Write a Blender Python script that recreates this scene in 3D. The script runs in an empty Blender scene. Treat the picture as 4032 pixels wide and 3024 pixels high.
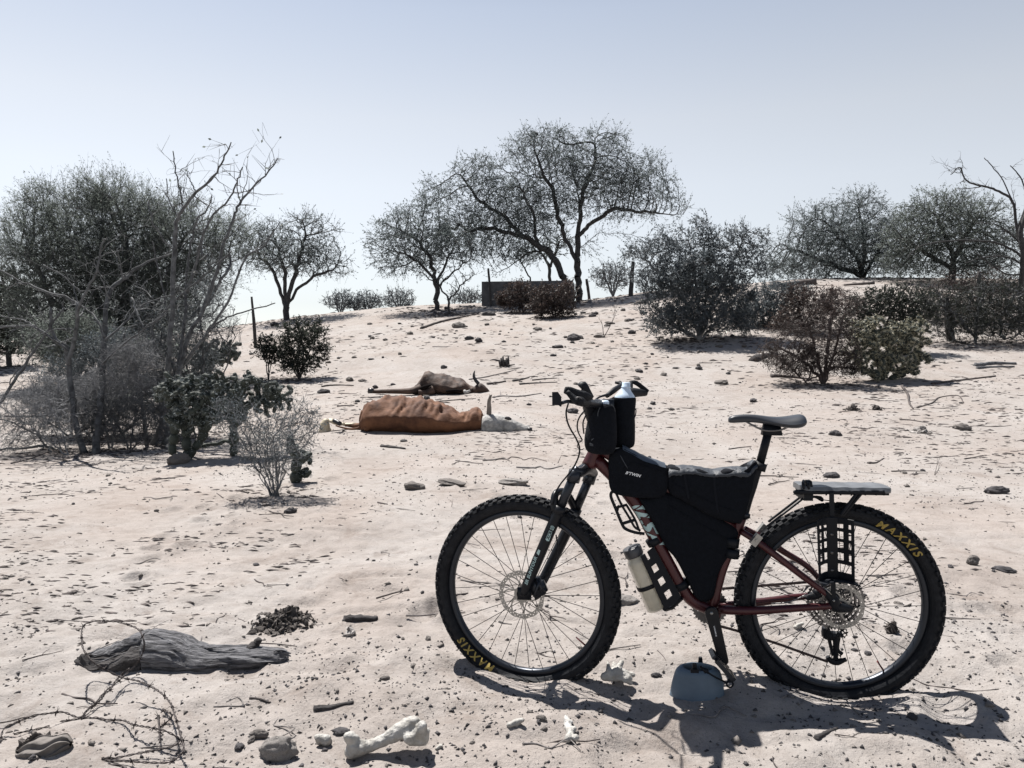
import bpy, bmesh, math, random
import numpy as np
from mathutils import Vector, Matrix, kdtree, noise as mnoise

# ------------------------------------------------------------------ camera, sky, sun, exposure
scene = bpy.context.scene
COL = scene.collection
CAM_H = 1.22
PITCH = math.radians(1.954)
cam_data = bpy.data.cameras.new("camera")
cam_data.lens = 26.0
cam_data.sensor_width = 36.0
cam_data.clip_start = 0.05
cam_data.clip_end = 3000.0
cam = bpy.data.objects.new("camera", cam_data)
COL.objects.link(cam)
cam.location = (0, 0, CAM_H)
cam.rotation_euler = (math.pi / 2 - PITCH, 0, 0)
scene.camera = cam

SUN_FROM = Vector((-0.31, 0.42, 1.0)).normalized()          # towards the sun: high, behind the bike and to the left
SUN_EL = math.asin(SUN_FROM.z)
SUN_AZ = math.atan2(SUN_FROM.x, SUN_FROM.y)                  # clockwise from +Y
world = bpy.data.worlds.new("World")
scene.world = world
world.use_nodes = True
wn = world.node_tree.nodes
wl = world.node_tree.links
wn.clear()
w_out = wn.new("ShaderNodeOutputWorld")
w_bg = wn.new("ShaderNodeBackground")
w_sky = wn.new("ShaderNodeTexSky")
w_sky.sky_type = 'NISHITA'
w_sky.sun_disc = False
w_sky.sun_elevation = SUN_EL
w_sky.sun_rotation = SUN_AZ
w_sky.altitude = 0.0
w_sky.air_density = 1.0
w_sky.dust_density = 0.3
w_sky.ozone_density = 1.0
w_hsv = wn.new("ShaderNodeHueSaturation")
w_hsv.inputs["Saturation"].default_value = 0.60
w_hsv.inputs["Value"].default_value = 1.0
w_bg.inputs["Strength"].default_value = 0.068
# sky whitened towards the horizon; overhead darkened and made bluer to cut shadow fill
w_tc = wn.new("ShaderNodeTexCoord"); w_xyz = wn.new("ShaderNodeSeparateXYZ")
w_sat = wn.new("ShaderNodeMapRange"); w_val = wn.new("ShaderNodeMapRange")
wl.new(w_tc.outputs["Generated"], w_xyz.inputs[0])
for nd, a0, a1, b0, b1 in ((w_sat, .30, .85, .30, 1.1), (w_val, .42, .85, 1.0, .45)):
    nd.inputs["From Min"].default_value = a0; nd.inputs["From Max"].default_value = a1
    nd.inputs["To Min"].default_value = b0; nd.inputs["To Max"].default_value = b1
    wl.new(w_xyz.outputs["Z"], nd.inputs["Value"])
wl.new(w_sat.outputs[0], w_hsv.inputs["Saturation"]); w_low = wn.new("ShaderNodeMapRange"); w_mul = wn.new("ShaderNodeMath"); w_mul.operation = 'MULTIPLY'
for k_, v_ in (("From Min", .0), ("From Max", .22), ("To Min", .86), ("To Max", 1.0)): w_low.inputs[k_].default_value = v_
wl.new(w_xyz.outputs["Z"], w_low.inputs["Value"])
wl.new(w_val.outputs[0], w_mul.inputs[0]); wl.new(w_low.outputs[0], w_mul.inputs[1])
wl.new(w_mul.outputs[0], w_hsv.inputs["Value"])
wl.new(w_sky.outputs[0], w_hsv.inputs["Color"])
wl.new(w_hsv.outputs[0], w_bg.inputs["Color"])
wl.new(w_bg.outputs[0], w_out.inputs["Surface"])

sun_data = bpy.data.lights.new("sun", 'SUN')
sun_data.energy = 5.0
sun_data.angle = math.radians(0.5)
sun_data.color = (1.0, 0.955, 0.90)
sun = bpy.data.objects.new("sun", sun_data)
COL.objects.link(sun)
sun.rotation_euler = SUN_FROM.to_track_quat('Z', 'Y').to_euler()
sun.location = SUN_FROM * 50

scene.view_settings.view_transform = 'Standard'
scene.view_settings.look = 'None'
scene.view_settings.gamma = 1.0
scene.view_settings.exposure = 1.03
try:
    scene.cycles.max_bounces = 5
    scene.cycles.transparent_max_bounces = 8
except Exception:
    pass

# ------------------------------------------------------------------ helpers
rnd = random.Random(11)
RNG = np.random.default_rng(5)
FPX = 4032 * 26.0 / 36.0
ZOOM = {'Z1': (1650, 1450, 1100 / 2212), 'Z2': (2650, 1450, 1200 / 2212), 'Z3': (1650, 1900, 800 / 1659),
        'Z4': (2350, 2200, 1600 / 2212), 'Z5': (1200, 1380, 1000 / 2212), 'Z6': (0, 500, 1300 / 1391),
        'Z7': (1300, 400, 1500 / 2212), 'Z8': (2400, 600, 1632 / 2212), 'B1': (0, 2300, 1200 / 2212),
        'B2': (900, 2300, 1800 / 2212), 'B3': (900, 1300, 1300 / 2212), 'B4': (2100, 1450, 600 / 1810),
        'B5': (2350, 1700, 700 / 1548), 'B6': (2900, 1800, 800 / 1475), 'B7': (3000, 1000, 1032 / 1902),
        'B8': (0, 1400, 1300 / 2212), 'V': (0, 0, 4032 / 2212)}
CAM = np.array([0.0, 0.0, CAM_H])
cp, sp = math.cos(PITCH), math.sin(PITCH)


def ray(z, x, y):
    """direction (depth component 1 along the view axis) for a spot read off the photograph"""
    ox, oy, s = ZOOM[z]
    a = (ox + s * x - 2016) / FPX
    b = -(oy + s * y - 1512) / FPX
    return np.array([a, cp + b * sp, -sp + b * cp])


# ---- noise on a lattice, vectorised
_perm = np.random.default_rng(3).random((256, 256))


def vnoise(x, y, f, seed=0):
    x = np.asarray(x, float) * f + seed * 17.31
    y = np.asarray(y, float) * f + seed * 7.77
    xi = np.floor(x).astype(int); yi = np.floor(y).astype(int)
    fx = x - xi; fy = y - yi
    fx = fx * fx * fx * (fx * (fx * 6 - 15) + 10); fy = fy * fy * fy * (fy * (fy * 6 - 15) + 10)
    g = lambda i, j: _perm[i % 256, j % 256]
    return ((g(xi, yi) * (1 - fx) + g(xi + 1, yi) * fx) * (1 - fy) + (g(xi, yi + 1) * (1 - fx) + g(xi + 1, yi + 1) * fx) * fy) * 2 - 1


PY = np.array([-60, 0, 5, 7.5, 9, 10.5, 12, 14, 17, 20, 25, 30, 34, 40, 60, 120, 400, 3000])
PZ = np.array([0, 0, .02, .09, .17, .30, .43, .68, 1.18, 1.78, 2.75, 3.50, 3.75, 3.70, 3.2, 1.5, -2, -30])
MA = np.array([-3, -.69, -.5, -.34, -.22, -.1, .084, .18, .4, .69, 3])
MM = np.array([.5, .50, .58, .77, .87, .95, 1.05, 1.13, 1.24, 1.24, 1.2])
_ys = np.linspace(-60, 3000, 61201)
_pz = np.interp(_ys, PY, PZ)
_k = np.hanning(45); _k /= _k.sum()
_pz = np.convolve(np.pad(_pz, 22, mode='edge'), _k, mode='valid')
_as = np.linspace(-3, 3, 1201)
_mm = np.interp(_as, MA, MM)
_k2 = np.hanning(41); _k2 /= _k2.sum()
_mm = np.convolve(np.pad(_mm, 20, mode='edge'), _k2, mode='valid')
_rd = np.random.default_rng(42)
DIMPLES = []          # old hoof and foot prints
for _ in range(16):
    _x, _y, _a = _rd.uniform(-3.2, 3.2), _rd.uniform(1.9, 6.5), _rd.uniform(0, 6.28)
    for _k in range(_rd.integers(3, 7)):
        DIMPLES.append((_x + _k * .36 * math.cos(_a) + _rd.normal() * .06, _y + _k * .36 * math.sin(_a) + _rd.normal() * .06, _rd.uniform(.012, .026), _rd.uniform(.05, .085)))
FLAT = []          # (x, y, height, radius): spots where the sand carries something


def ground_z(X, Y, fine=True):
    X = np.asarray(X, float); Y = np.asarray(Y, float)
    z = np.interp(Y, _ys, _pz) * np.interp(X / np.maximum(Y, 12.0), _as, _mm)
    d = np.hypot(X, Y)
    z = z + .07 * vnoise(X, Y, .28, 1) * np.clip((d - 4) / 6, 0, 1) + .18 * vnoise(X, Y, .11, 2) * np.clip((d - 14) / 15, 0, 1)
    if fine:
        near = np.clip((9 - d) / 5, 0.25, 1) * (1 + .5 * np.clip((4.2 - d) / 1.2, 0, 1))
        lump = vnoise(X, Y, 2.1, 3) * .022 + np.abs(vnoise(X * .8, Y * 1.5, 3.9, 4)) * .022 + vnoise(X, Y, 8.3, 5) * .009
        z = z + near * lump
        z = z + np.clip((7 - d) / 3, 0, 1) * (vnoise(X, Y, 17.0, 6) * .0045 + vnoise(X, Y, 37.0, 8) * .0022)
        z = z + np.clip((30 - d) / 20, 0, 1) * .02 * vnoise(X, Y, 1.2, 7)
        for (fx, fy, fd, fr) in DIMPLES:
            q = ((X - fx) ** 2 + ((Y - fy) * .8) ** 2) / (fr * fr)
            z = z - fd * np.exp(-q * q) + fd * .45 * np.exp(-((np.sqrt(q) - 1.45) / .35) ** 2)
    for (fx, fy, fz, fr) in FLAT:
        w = np.exp(-((X - fx) ** 2 + (Y - fy) ** 2) / (fr * fr))
        z = z * (1 - w) + fz * w
    return z


def gp(z, x, y, h=0.0, dmax=90.0, fine=True):
    """the point of the ground (raised by h) seen at a spot of the photograph"""
    r = ray(z, x, y)
    s = np.concatenate([np.linspace(1.2, 12, 500), np.linspace(12.02, dmax, 1500)])
    p = CAM[None, :] + s[:, None] * r[None, :]
    dz = p[:, 2] - ground_z(p[:, 0], p[:, 1], fine) - h
    k = np.where(dz < 0)[0]
    if len(k) == 0:
        q = CAM + r * dmax
        q[2] = float(ground_z(q[0], q[1])) + h
        return q
    i = max(k[0], 1)
    a, b = s[i - 1], s[i]
    for _ in range(24):
        m = (a + b) / 2
        q = CAM + r * m
        if q[2] - float(ground_z(q[0], q[1], fine)) - h < 0: b = m
        else: a = m
    return CAM + r * b


def at_depth(z, x, y, depth):
    """the point seen at a spot of the photograph at a given distance Y in front of the camera"""
    r = ray(z, x, y)
    return CAM + r * (depth / r[1])


# ---- materials
def mat(name, col, rough=.8, metal=0.0, var=0.0, scale=8.0, bump=0.0, bscale=40.0, col2=None, spec=None, coords='Object', trans=0.0, detail=6.0):
    m = bpy.data.materials.new(name)
    m.use_nodes = True
    nt = m.node_tree
    b = nt.nodes["Principled BSDF"]
    b.inputs["Base Color"].default_value = (*col, 1)
    b.inputs["Roughness"].default_value = rough
    b.inputs["Metallic"].default_value = metal
    if spec is not None: b.inputs["Specular IOR Level"].default_value = spec
    if trans: b.inputs["Transmission Weight"].default_value = trans
    if var or col2 or bump:
        tc = nt.nodes.new("ShaderNodeTexCoord")
    if var or col2:
        n = nt.nodes.new("ShaderNodeTexNoise")
        n.inputs["Scale"].default_value = scale
        n.inputs["Detail"].default_value = detail
        n.inputs["Roughness"].default_value = .65
        nt.links.new(tc.outputs[coords], n.inputs["Vector"])
        rp = nt.nodes.new("ShaderNodeValToRGB")
        c2 = col2 or tuple(min(1, c * (1 + var)) for c in col)
        c1 = tuple(c * (1 - var) for c in col)
        rp.color_ramp.elements[0].position = .36; rp.color_ramp.elements[0].color = (*c1, 1)
        rp.color_ramp.elements[1].position = .64; rp.color_ramp.elements[1].color = (*c2, 1)
        nt.links.new(n.outputs["Fac"], rp.inputs["Fac"])
        nt.links.new(rp.outputs["Color"], b.inputs["Base Color"])
    if bump:
        n2 = nt.nodes.new("ShaderNodeTexNoise")
        n2.inputs["Scale"].default_value = bscale
        n2.inputs["Detail"].default_value = 5
        nt.links.new(tc.outputs[coords], n2.inputs["Vector"])
        bp = nt.nodes.new("ShaderNodeBump")
        bp.inputs["Strength"].default_value = bump
        bp.inputs["Distance"].default_value = .02
        nt.links.new(n2.outputs["Fac"], bp.inputs["Height"])
        nt.links.new(bp.outputs["Normal"], b.inputs["Normal"])
    return m


# ---- mesh builder
class MB:
    def __init__(s):
        s.v = []; s.f = []; s.n = 0

    def add(s, verts, faces):
        verts = np.asarray(verts, float)
        s.v.append(verts)
        o = s.n
        s.f.extend([[int(i) + o for i in f] for f in faces])
        s.n += len(verts)

    def build(s, name, m, parent=None, smooth=True, loc=None):
        me = bpy.data.meshes.new(name)
        v = np.concatenate(s.v) if s.v else np.zeros((0, 3))
        if loc is not None: v = v - np.asarray(loc, float)[None, :]
        me.from_pydata(v.tolist(), [], s.f)
        if smooth: me.polygons.foreach_set("use_smooth", [True] * len(me.polygons))
        me.update()
        if m is not None: me.materials.append(m)
        o = bpy.data.objects.new(name, me)
        COL.objects.link(o)
        if parent is not None: o.parent = parent
        if loc is not None: o.location = loc
        return o


def fast_mesh(name, verts, quads, m, parent=None, smooth=False, loc=None):
    """a mesh from numpy arrays of vertices and equal-sized faces"""
    verts = np.asarray(verts, np.float32)
    if loc is not None: verts = verts - np.asarray(loc, np.float32)[None, :]
    quads = np.asarray(quads, np.int32)
    k = quads.shape[1]
    me = bpy.data.meshes.new(name)
    me.vertices.add(len(verts)); me.vertices.foreach_set("co", verts.ravel())
    me.loops.add(quads.size); me.loops.foreach_set("vertex_index", quads.ravel())
    me.polygons.add(len(quads))
    me.polygons.foreach_set("loop_start", np.arange(0, quads.size, k, dtype=np.int32))
    if smooth: me.polygons.foreach_set("use_smooth", np.ones(len(quads), bool))
    me.update(calc_edges=True)
    me.validate()
    if m is not None: me.materials.append(m)
    o = bpy.data.objects.new(name, me)
    COL.objects.link(o)
    if parent is not None: o.parent = parent
    if loc is not None: o.location = tuple(float(c) for c in loc)
    return o


def prisms(P0, P1, R0, R1, n=3):
    """many tapered segments at once -> verts, quads"""
    P0 = np.asarray(P0, float); P1 = np.asarray(P1, float)
    R0 = np.asarray(R0, float); R1 = np.asarray(R1, float)
    d = P1 - P0
    L = np.linalg.norm(d, axis=1, keepdims=True); L[L < 1e-9] = 1e-9
    d = d / L
    a = np.where(np.abs(d[:, 2:3]) < .9, np.array([[0, 0, 1.0]]), np.array([[1.0, 0, 0]]))
    e1 = np.cross(d, a); e1 /= np.linalg.norm(e1, axis=1, keepdims=True)
    e2 = np.cross(d, e1)
    ang = np.arange(n) * 2 * math.pi / n
    ring = e1[:, None, :] * np.cos(ang)[None, :, None] + e2[:, None, :] * np.sin(ang)[None, :, None]
    A = P0[:, None, :] + ring * R0[:, None, None]
    B = P1[:, None, :] + ring * R1[:, None, None]
    V = np.concatenate([A, B], axis=1).reshape(-1, 3)
    base = (np.arange(len(P0)) * 2 * n)[:, None]
    i = np.arange(n); j = (i + 1) % n
    q = np.stack([i, j, j + n, i + n], axis=1)
    Q = (base[:, :, None] + q[None, :, :]).reshape(-1, 4)
    return V, Q


def leaf_quads(C, U, size, aspect=.45, rng=RNG):
    """diamond leaflets: centre, direction, length"""
    C = np.asarray(C, float)
    n = len(C)
    U = U / np.maximum(np.linalg.norm(U, axis=1, keepdims=True), 1e-9)
    W = rng.normal(size=(n, 3)); W = np.cross(U, W); W /= np.maximum(np.linalg.norm(W, axis=1, keepdims=True), 1e-9)
    s = np.asarray(size, float).reshape(-1, 1) * np.ones((n, 1))
    V = np.stack([C - U * s * .5, C + W * s * aspect * .5, C + U * s * .5, C - W * s * aspect * .5], axis=1).reshape(-1, 3)
    Q = np.arange(4 * n).reshape(-1, 4)
    return V, Q


def catmull(pts, per=6):
    P = [np.asarray(p, float) for p in pts]
    if len(P) < 3: per = max(per, 2)
    out = []
    for i in range(len(P) - 1):
        p0 = P[i - 1] if i > 0 else 2 * P[i] - P[i + 1]
        p1, p2 = P[i], P[i + 1]
        p3 = P[i + 2] if i + 2 < len(P) else 2 * p2 - p1
        for k in range(per):
            t = k / per
            out.append(.5 * ((2 * p1) + (-p0 + p2) * t + (2 * p0 - 5 * p1 + 4 * p2 - p3) * t * t + (-p0 + 3 * p1 - 3 * p2 + p3) * t ** 3))
    out.append(P[-1])
    return np.array(out)


def tube(mb, pts, r, n=8, smooth=6, cap=True, squash=None, rough=0.0, closed=False):
    """a tube along points; r a number or one per control point"""
    pts = [np.asarray(p, float) for p in pts]
    if closed: pts = pts + [pts[0]]
    rr = np.full(len(pts), float(r)) if np.isscalar(r) else np.asarray(r, float)
    if smooth > 1:
        Q = catmull(pts, smooth)
        rr = np.interp(np.linspace(0, len(pts) - 1, len(Q)), np.arange(len(pts)), rr)
    else:
        Q = np.array(pts)
    m = len(Q)
    T = np.gradient(Q, axis=0); T /= np.maximum(np.linalg.norm(T, axis=1, keepdims=True), 1e-9)
    a = np.array([0, 0, 1.0]) if abs(T[0][2]) < .9 else np.array([0, 1.0, 0])
    N = np.cross(T[0], a); N /= np.linalg.norm(N)
    V = []
    ang = np.arange(n) * 2 * math.pi / n
    for i in range(m):
        N = N - T[i] * np.dot(N, T[i]); N /= max(np.linalg.norm(N), 1e-9)
        Bn = np.cross(T[i], N)
        k = rr[i] * (1 + rough * RNG.normal(size=n)) if rough else np.full(n, rr[i])
        ring = Q[i] + np.outer(np.cos(ang) * k, N) + np.outer(np.sin(ang) * k * (squash or 1), Bn)
        V.append(ring)
    V = np.concatenate(V)
    F = []
    for i in range(m - 1):
        for j in range(n):
            F.append([i * n + j, i * n + (j + 1) % n, (i + 1) * n + (j + 1) % n, (i + 1) * n + j])
    if cap:
        F.append(list(range(n))[::-1]); F.append([(m - 1) * n + j for j in range(n)])
    mb.add(V, F)


def box(mb, c, ax, ay, az, hx, hy, hz, taper=1.0):
    c = np.asarray(c, float); ax, ay, az = [np.asarray(a, float) for a in (ax, ay, az)]
    V = []
    for sz in (-1, 1):
        k = 1 if sz < 0 else taper
        for sx, sy in ((-1, -1), (1, -1), (1, 1), (-1, 1)):
            V.append(c + ax * hx * sx * k + ay * hy * sy * k + az * hz * sz)
    mb.add(V, [[3, 2, 1, 0], [4, 5, 6, 7], [0, 1, 5, 4], [1, 2, 6, 5], [2, 3, 7, 6], [3, 0, 4, 7]])


X3, Y3, Z3v = np.eye(3)


def puffy(mb, poly, T, t0=0.0, rings=((.5, 1.0), (.82, .95), (.94, .8), (1.0, .45)), per=6, wr=0.0, seed=0, sharp=False):
    """a stuffed bag: an outline in the bike's plane (list of local x, z) with half-thickness T about offset t0"""
    P = [np.array([p[0], p[1]]) for p in poly]
    P3 = [np.array([p[0], 0, p[1]]) for p in P]
    if sharp:
        Q = []
        for i in range(len(P3)):
            a, b = P3[i], P3[(i + 1) % len(P3)]
            for k in range(per): Q.append(a + (b - a) * (k + .04) / per)
        Q = np.array(Q)
    else:
        ext = [P3[-1]] + P3 + [P3[0], P3[1]]
        Q = catmull(ext, per)[per:per * (len(P3) + 1)]
    n = len(Q)
    c = Q.mean(axis=0)
    V = []
    seq = [(s, T * f) for s, f in rings] + [(s, -T * f) for s, f in reversed(rings)]
    rg = np.random.default_rng(seed)
    for s, t in seq:
        R = c + (Q - c) * s
        R = R + np.array([0, t + t0, 0])
        if wr:
            for i in range(n):
                w = mnoise.noise_vector(Vector((R[i][0] * 22 + seed, R[i][1] * 9, R[i][2] * 22)))
                R[i] = R[i] + np.array([w[0], w[1], w[2]]) * wr
        V.append(R)
    V.append(np.array([c + np.array([0, T * rings[0][1] * 1.03 + t0, 0]), c + np.array([0, -T * rings[0][1] * 1.03 + t0, 0])]))
    m = len(seq)
    F = []
    for i in range(m - 1):
        for j in range(n):
            F.append([i * n + j, i * n + (j + 1) % n, (i + 1) * n + (j + 1) % n, (i + 1) * n + j])
    a, b = m * n, m * n + 1
    for j in range(n):
        F.append([a, (j + 1) % n, j]); F.append([b, (m - 1) * n + j, (m - 1) * n + (j + 1) % n])
    mb.add(np.concatenate(V), F)


def tag(o, label, cat, group=None, kind=None):
    if label: o["label"] = label
    if cat: o["category"] = cat
    if group: o["group"] = group
    if kind: o["kind"] = kind
    return o


def empty(name, loc, label, cat, group=None, rz=0.0):
    o = bpy.data.objects.new(name, None)
    o.empty_display_size = .1
    COL.objects.link(o)
    o.location = tuple(float(c) for c in loc)
    o.rotation_euler = (0, 0, rz)
    return tag(o, label, cat, group)


def copy_tree(o, parent=None):
    c = o.copy(); COL.objects.link(c)
    if parent is not None: c.parent = parent
    for ch in list(o.children): copy_tree(ch, c)
    return c


def add_mod(o, kind, **kw):
    m = o.modifiers.new(kind.lower(), kind)
    for k, v in kw.items(): setattr(m, k, v)
    return m


def lettering(name, text, fn, m, parent, size=1.0, shear=0.0, bold=0.0, spacing=1.0, fit=None):
    """flat letters whose outline points go through fn(x, y) -> local point; fit = overall length"""
    cu = bpy.data.curves.new(name, 'FONT')
    cu.body = text; cu.size = size; cu.shear = shear; cu.offset = bold; cu.space_character = spacing; cu.resolution_u = 3
    to = bpy.data.objects.new("lettering_outline", cu); COL.objects.link(to)
    dg = bpy.context.evaluated_depsgraph_get()
    me = bpy.data.meshes.new_from_object(to.evaluated_get(dg))
    bpy.data.objects.remove(to); bpy.data.curves.remove(cu)
    co = np.zeros(len(me.vertices) * 3); me.vertices.foreach_get("co", co); co = co.reshape(-1, 3)
    x0, x1 = co[:, 0].min(), co[:, 0].max()
    co[:, 0] -= x0
    if fit: co[:, 0] *= fit / (x1 - x0)
    out = np.array([fn(a, b) for a, b, _ in co], dtype=np.float32)
    me.vertices.foreach_set("co", out.ravel()); me.update()
    me.materials.clear(); me.materials.append(m)
    o = bpy.data.objects.new(name, me); COL.objects.link(o)
    o.parent = parent
    return o
# ------------------------------------------------------------------ the bike's plane (needed to settle the sand under it)
Z_F, Z_R = 2.83, 2.72
HF = CAM + ray('Z3', 862, 893) * Z_F
HR = CAM + ray('B6', 737, 1062) * Z_R
BD = HF - HR; BD[2] = 0; BD /= np.linalg.norm(BD)          # rear -> front
BN = np.array([-BD[1], BD[0], 0])                          # towards the camera (the bike's left side)
BO = np.array([HR[0], HR[1], 0.0])
BROT = math.atan2(BD[1], BD[0])


def P(z, x, y, t=0.0):
    """a spot of the photograph on the bike's plane (offset t towards the camera) -> bike coordinates"""
    r = ray(z, x, y)
    s = (t - np.dot(CAM - BO, BN)) / np.dot(r, BN)
    q = CAM + r * s - BO
    return np.array([np.dot(q, BD), np.dot(q, BN), q[2]])


FLAT += [(HF[0], HF[1], HF[2] - .333, .16), (HR[0], HR[1], HR[2] - .345, .17)]

# ------------------------------------------------------------------ the ground: one sheet from the camera to the horizon
def axis_y():
    y = [-40, -25, -15, -8, -4, -2, -1, 0, .6, 1.0, 1.3]
    while y[-1] < 4.6: y.append(y[-1] + .0125)
    st = .0125
    while y[-1] < 46: st = min(st * 1.012, .22); y.append(y[-1] + st)
    while y[-1] < 2600: st *= 1.25; y.append(y[-1] + st)
    return np.array(y)


def axis_x():
    x = [0.0]
    while x[-1] < 2.25: x.append(x[-1] + .0125)
    st = .0125
    while x[-1] < 30: st = min(st * 1.03, .3); x.append(x[-1] + st)
    while x[-1] < 2200: st *= 1.35; x.append(x[-1] + st)
    x = np.array(x)
    return np.concatenate([-x[:0:-1], x])


gx, gy = axis_x(), axis_y()
GX, GY = np.meshgrid(gx, gy)
GZ = ground_z(GX, GY)
nx, ny = len(gx), len(gy)
ii = (np.arange(ny - 1)[:, None] * nx + np.arange(nx - 1)[None, :]).ravel()
sand = bpy.data.materials.new("sand")
sand.use_nodes = True
nt = sand.node_tree
bs = nt.nodes["Principled BSDF"]
bs.inputs["Roughness"].default_value = .95
bs.inputs["Specular IOR Level"].default_value = .15
tc = nt.nodes.new("ShaderNodeTexCoord")
def _noise(sc, det=6, ro=.6, dist=0.0):
    n = nt.nodes.new("ShaderNodeTexNoise"); n.inputs["Scale"].default_value = sc; n.inputs["Detail"].default_value = det
    n.inputs["Roughness"].default_value = ro; n.inputs["Distortion"].default_value = dist
    nt.links.new(tc.outputs["Object"], n.inputs["Vector"]); return n
def _ramp(n, stops):
    r = nt.nodes.new("ShaderNodeValToRGB")
    while len(r.color_ramp.elements) < len(stops): r.color_ramp.elements.new(.5)
    for e, (p, c) in zip(r.color_ramp.elements, stops): e.position = p; e.color = (*c, 1)
    nt.links.new(n.outputs["Fac"], r.inputs["Fac"]); return r
def _mix(a, b, fac, mode='MIX'):
    m = nt.nodes.new("ShaderNodeMix"); m.data_type = 'RGBA'; m.blend_type = mode
    if isinstance(fac, float): m.inputs[0].default_value = fac
    else: nt.links.new(fac, m.inputs[0])
    nt.links.new(a, m.inputs[6]); nt.links.new(b, m.inputs[7]); return m.outputs[2]
base = _ramp(_noise(.9, 8, .6), [(.3, (.268, .245, .230)), (.5, (.302, .281, .267)), (.7, (.328, .309, .297))])
mot = _ramp(_noise(14, 8, .7), [(.35, (.72, .70, .68)), (.6, (1, 1, 1))])
c1 = _mix(base.outputs[0], mot.outputs[0], .55, 'MULTIPLY')
grit = _ramp(_noise(95, 4, .75), [(.30, (.35, .33, .33)), (.42, (1, 1, 1))])
c2 = _mix(c1, grit.outputs[0], .7, 'MULTIPLY')
lit = _ramp(_noise(3.2, 9, .75, .6), [(.36, (.62, .56, .52)), (.47, (1, 1, 1))])
c3a = _mix(c2, lit.outputs[0], .5, 'MULTIPLY')
pink = _ramp(_noise(.55, 5, .55, .8), [(.42, (1, 1, 1)), (.66, (.93, .875, .84))])
c3 = _mix(c3a, pink.outputs[0], .8, 'MULTIPLY')
nt.links.new(c3, bs.inputs["Base Color"])
bn = nt.nodes.new("ShaderNodeBump"); bn.inputs["Strength"].default_value = .8; bn.inputs["Distance"].default_value = .015
bnn = _noise(55, 8, .7)
nt.links.new(bnn.outputs["Fac"], bn.inputs["Height"])
nt.links.new(bn.outputs["Normal"], bs.inputs["Normal"])
gnd = fast_mesh("ground", np.stack([GX.ravel(), GY.ravel(), GZ.ravel()], axis=1), np.stack([ii, ii + 1, ii + nx + 1, ii + nx], axis=1), sand, smooth=True)
gnd["kind"] = "structure"
# ------------------------------------------------------------------ the bicycle
ZOOM.update({'C1': (2420, 1920, 300 / 1555), 'C2': (2050, 2050, 200 / 1106), 'C3': (3050, 1850, 500 / 2212),
             'C4': (3150, 2200, 350 / 1382), 'C5': (2600, 2380, 350 / 1528)})
M = {}
M['red'] = mat("red_frame_paint", (.048, .008, .011), .36, .2, var=.15, scale=6)
M['black'] = mat("black_paint", (.004, .0055, .009), .4, spec=.25)
M['alloy_black'] = mat("black_anodised_alloy", (.022, .026, .034), .33, .6)
M['rubber'] = mat("tyre_rubber", (.007, .0085, .012), .68, var=.35, scale=30, col2=(.014, .0155, .019), bump=.15, bscale=120, spec=.2)
M['plastic'] = mat("black_plastic", (.0045, .006, .0095), .55, spec=.22)
M['spoke'] = mat("matte_black_spoke", (.004, .005, .008), .7, spec=.1)
M['fabric'] = mat("black_bag_fabric", (.0045, .0058, .009), .9, var=.2, scale=60, bump=.2, bscale=160, spec=.15)
M['slate'] = mat("slate_coated_fabric", (.022, .028, .038), .6, var=.15, scale=25, bump=.3, bscale=60)
M['lit_cover'] = mat("sunlit_slate_cover", (.05, .062, .08), .45, var=.1, scale=20)
M['steel'] = mat("brushed_steel", (.30, .295, .28), .42, .7, var=.08, scale=60)
M['steel_dark'] = mat("dark_steel", (.16, .155, .155), .42, .85, var=.12, scale=60)
M['chain'] = mat("oily_chain_steel", (.07, .055, .055), .45, .8)
M['saddle'] = mat("black_saddle_vinyl", (.016, .02, .027), .4, var=.1, scale=30)
M['gold'] = mat("gold_lettering", (.30, .22, .05), .6)
M['pale'] = mat("pale_teal_decal", (.36, .50, .50), .5)
M['white'] = mat("white_decal", (.7, .72, .74), .5)
M['pet'] = mat("white_bottle_plastic", (.50, .60, .72), .25, var=.05, scale=5)
M['clear'] = mat("cloudy_bottle_plastic", (.52, .49, .40), .3, var=.2, scale=9, trans=.25)
M['lid'] = mat("grey_bottle_lid", (.05, .052, .058), .45)
M['board'] = mat("grey_board", (.11, .116, .126), .42, var=.2, scale=10)
M['jug'] = mat("grey_jug_plastic", (.085, .125, .17), .5, var=.15, scale=7)  # dark blue base carries the shade that lies on the jug
M['redplastic'] = mat("red_valve", (.16, .03, .03), .5)

bike = empty("mountain_bike", BO, "red and black mountain bike loaded with bags, propped up by its pedal", "bicycle", rz=BROT)


def bag(name, label, cat, z, poly, T, t0, m, sharp=False, rings=((.5, 1.0), (.82, .95), (.94, .8), (1.0, .45)), wr=0.0, per=6, seed=0):
    mb = MB()
    puffy(mb, [(lambda q: (q[0], q[2]))(P(z, x, y, t0)) for x, y in poly], T, t0, rings, per, wr, seed, sharp)
    o = mb.build(name, m)
    o.location = tuple(BO); o.rotation_euler = (0, 0, BROT)
    return tag(o, label, cat)


def on_bike(o):
    o.location = tuple(BO); o.rotation_euler = (0, 0, BROT)
    return o


# ---- wheels
R_T, R_M, R_IN, R_RIM = .372, .3405, .294, .315
HUB_F, HUB_R = .333, .345


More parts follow.
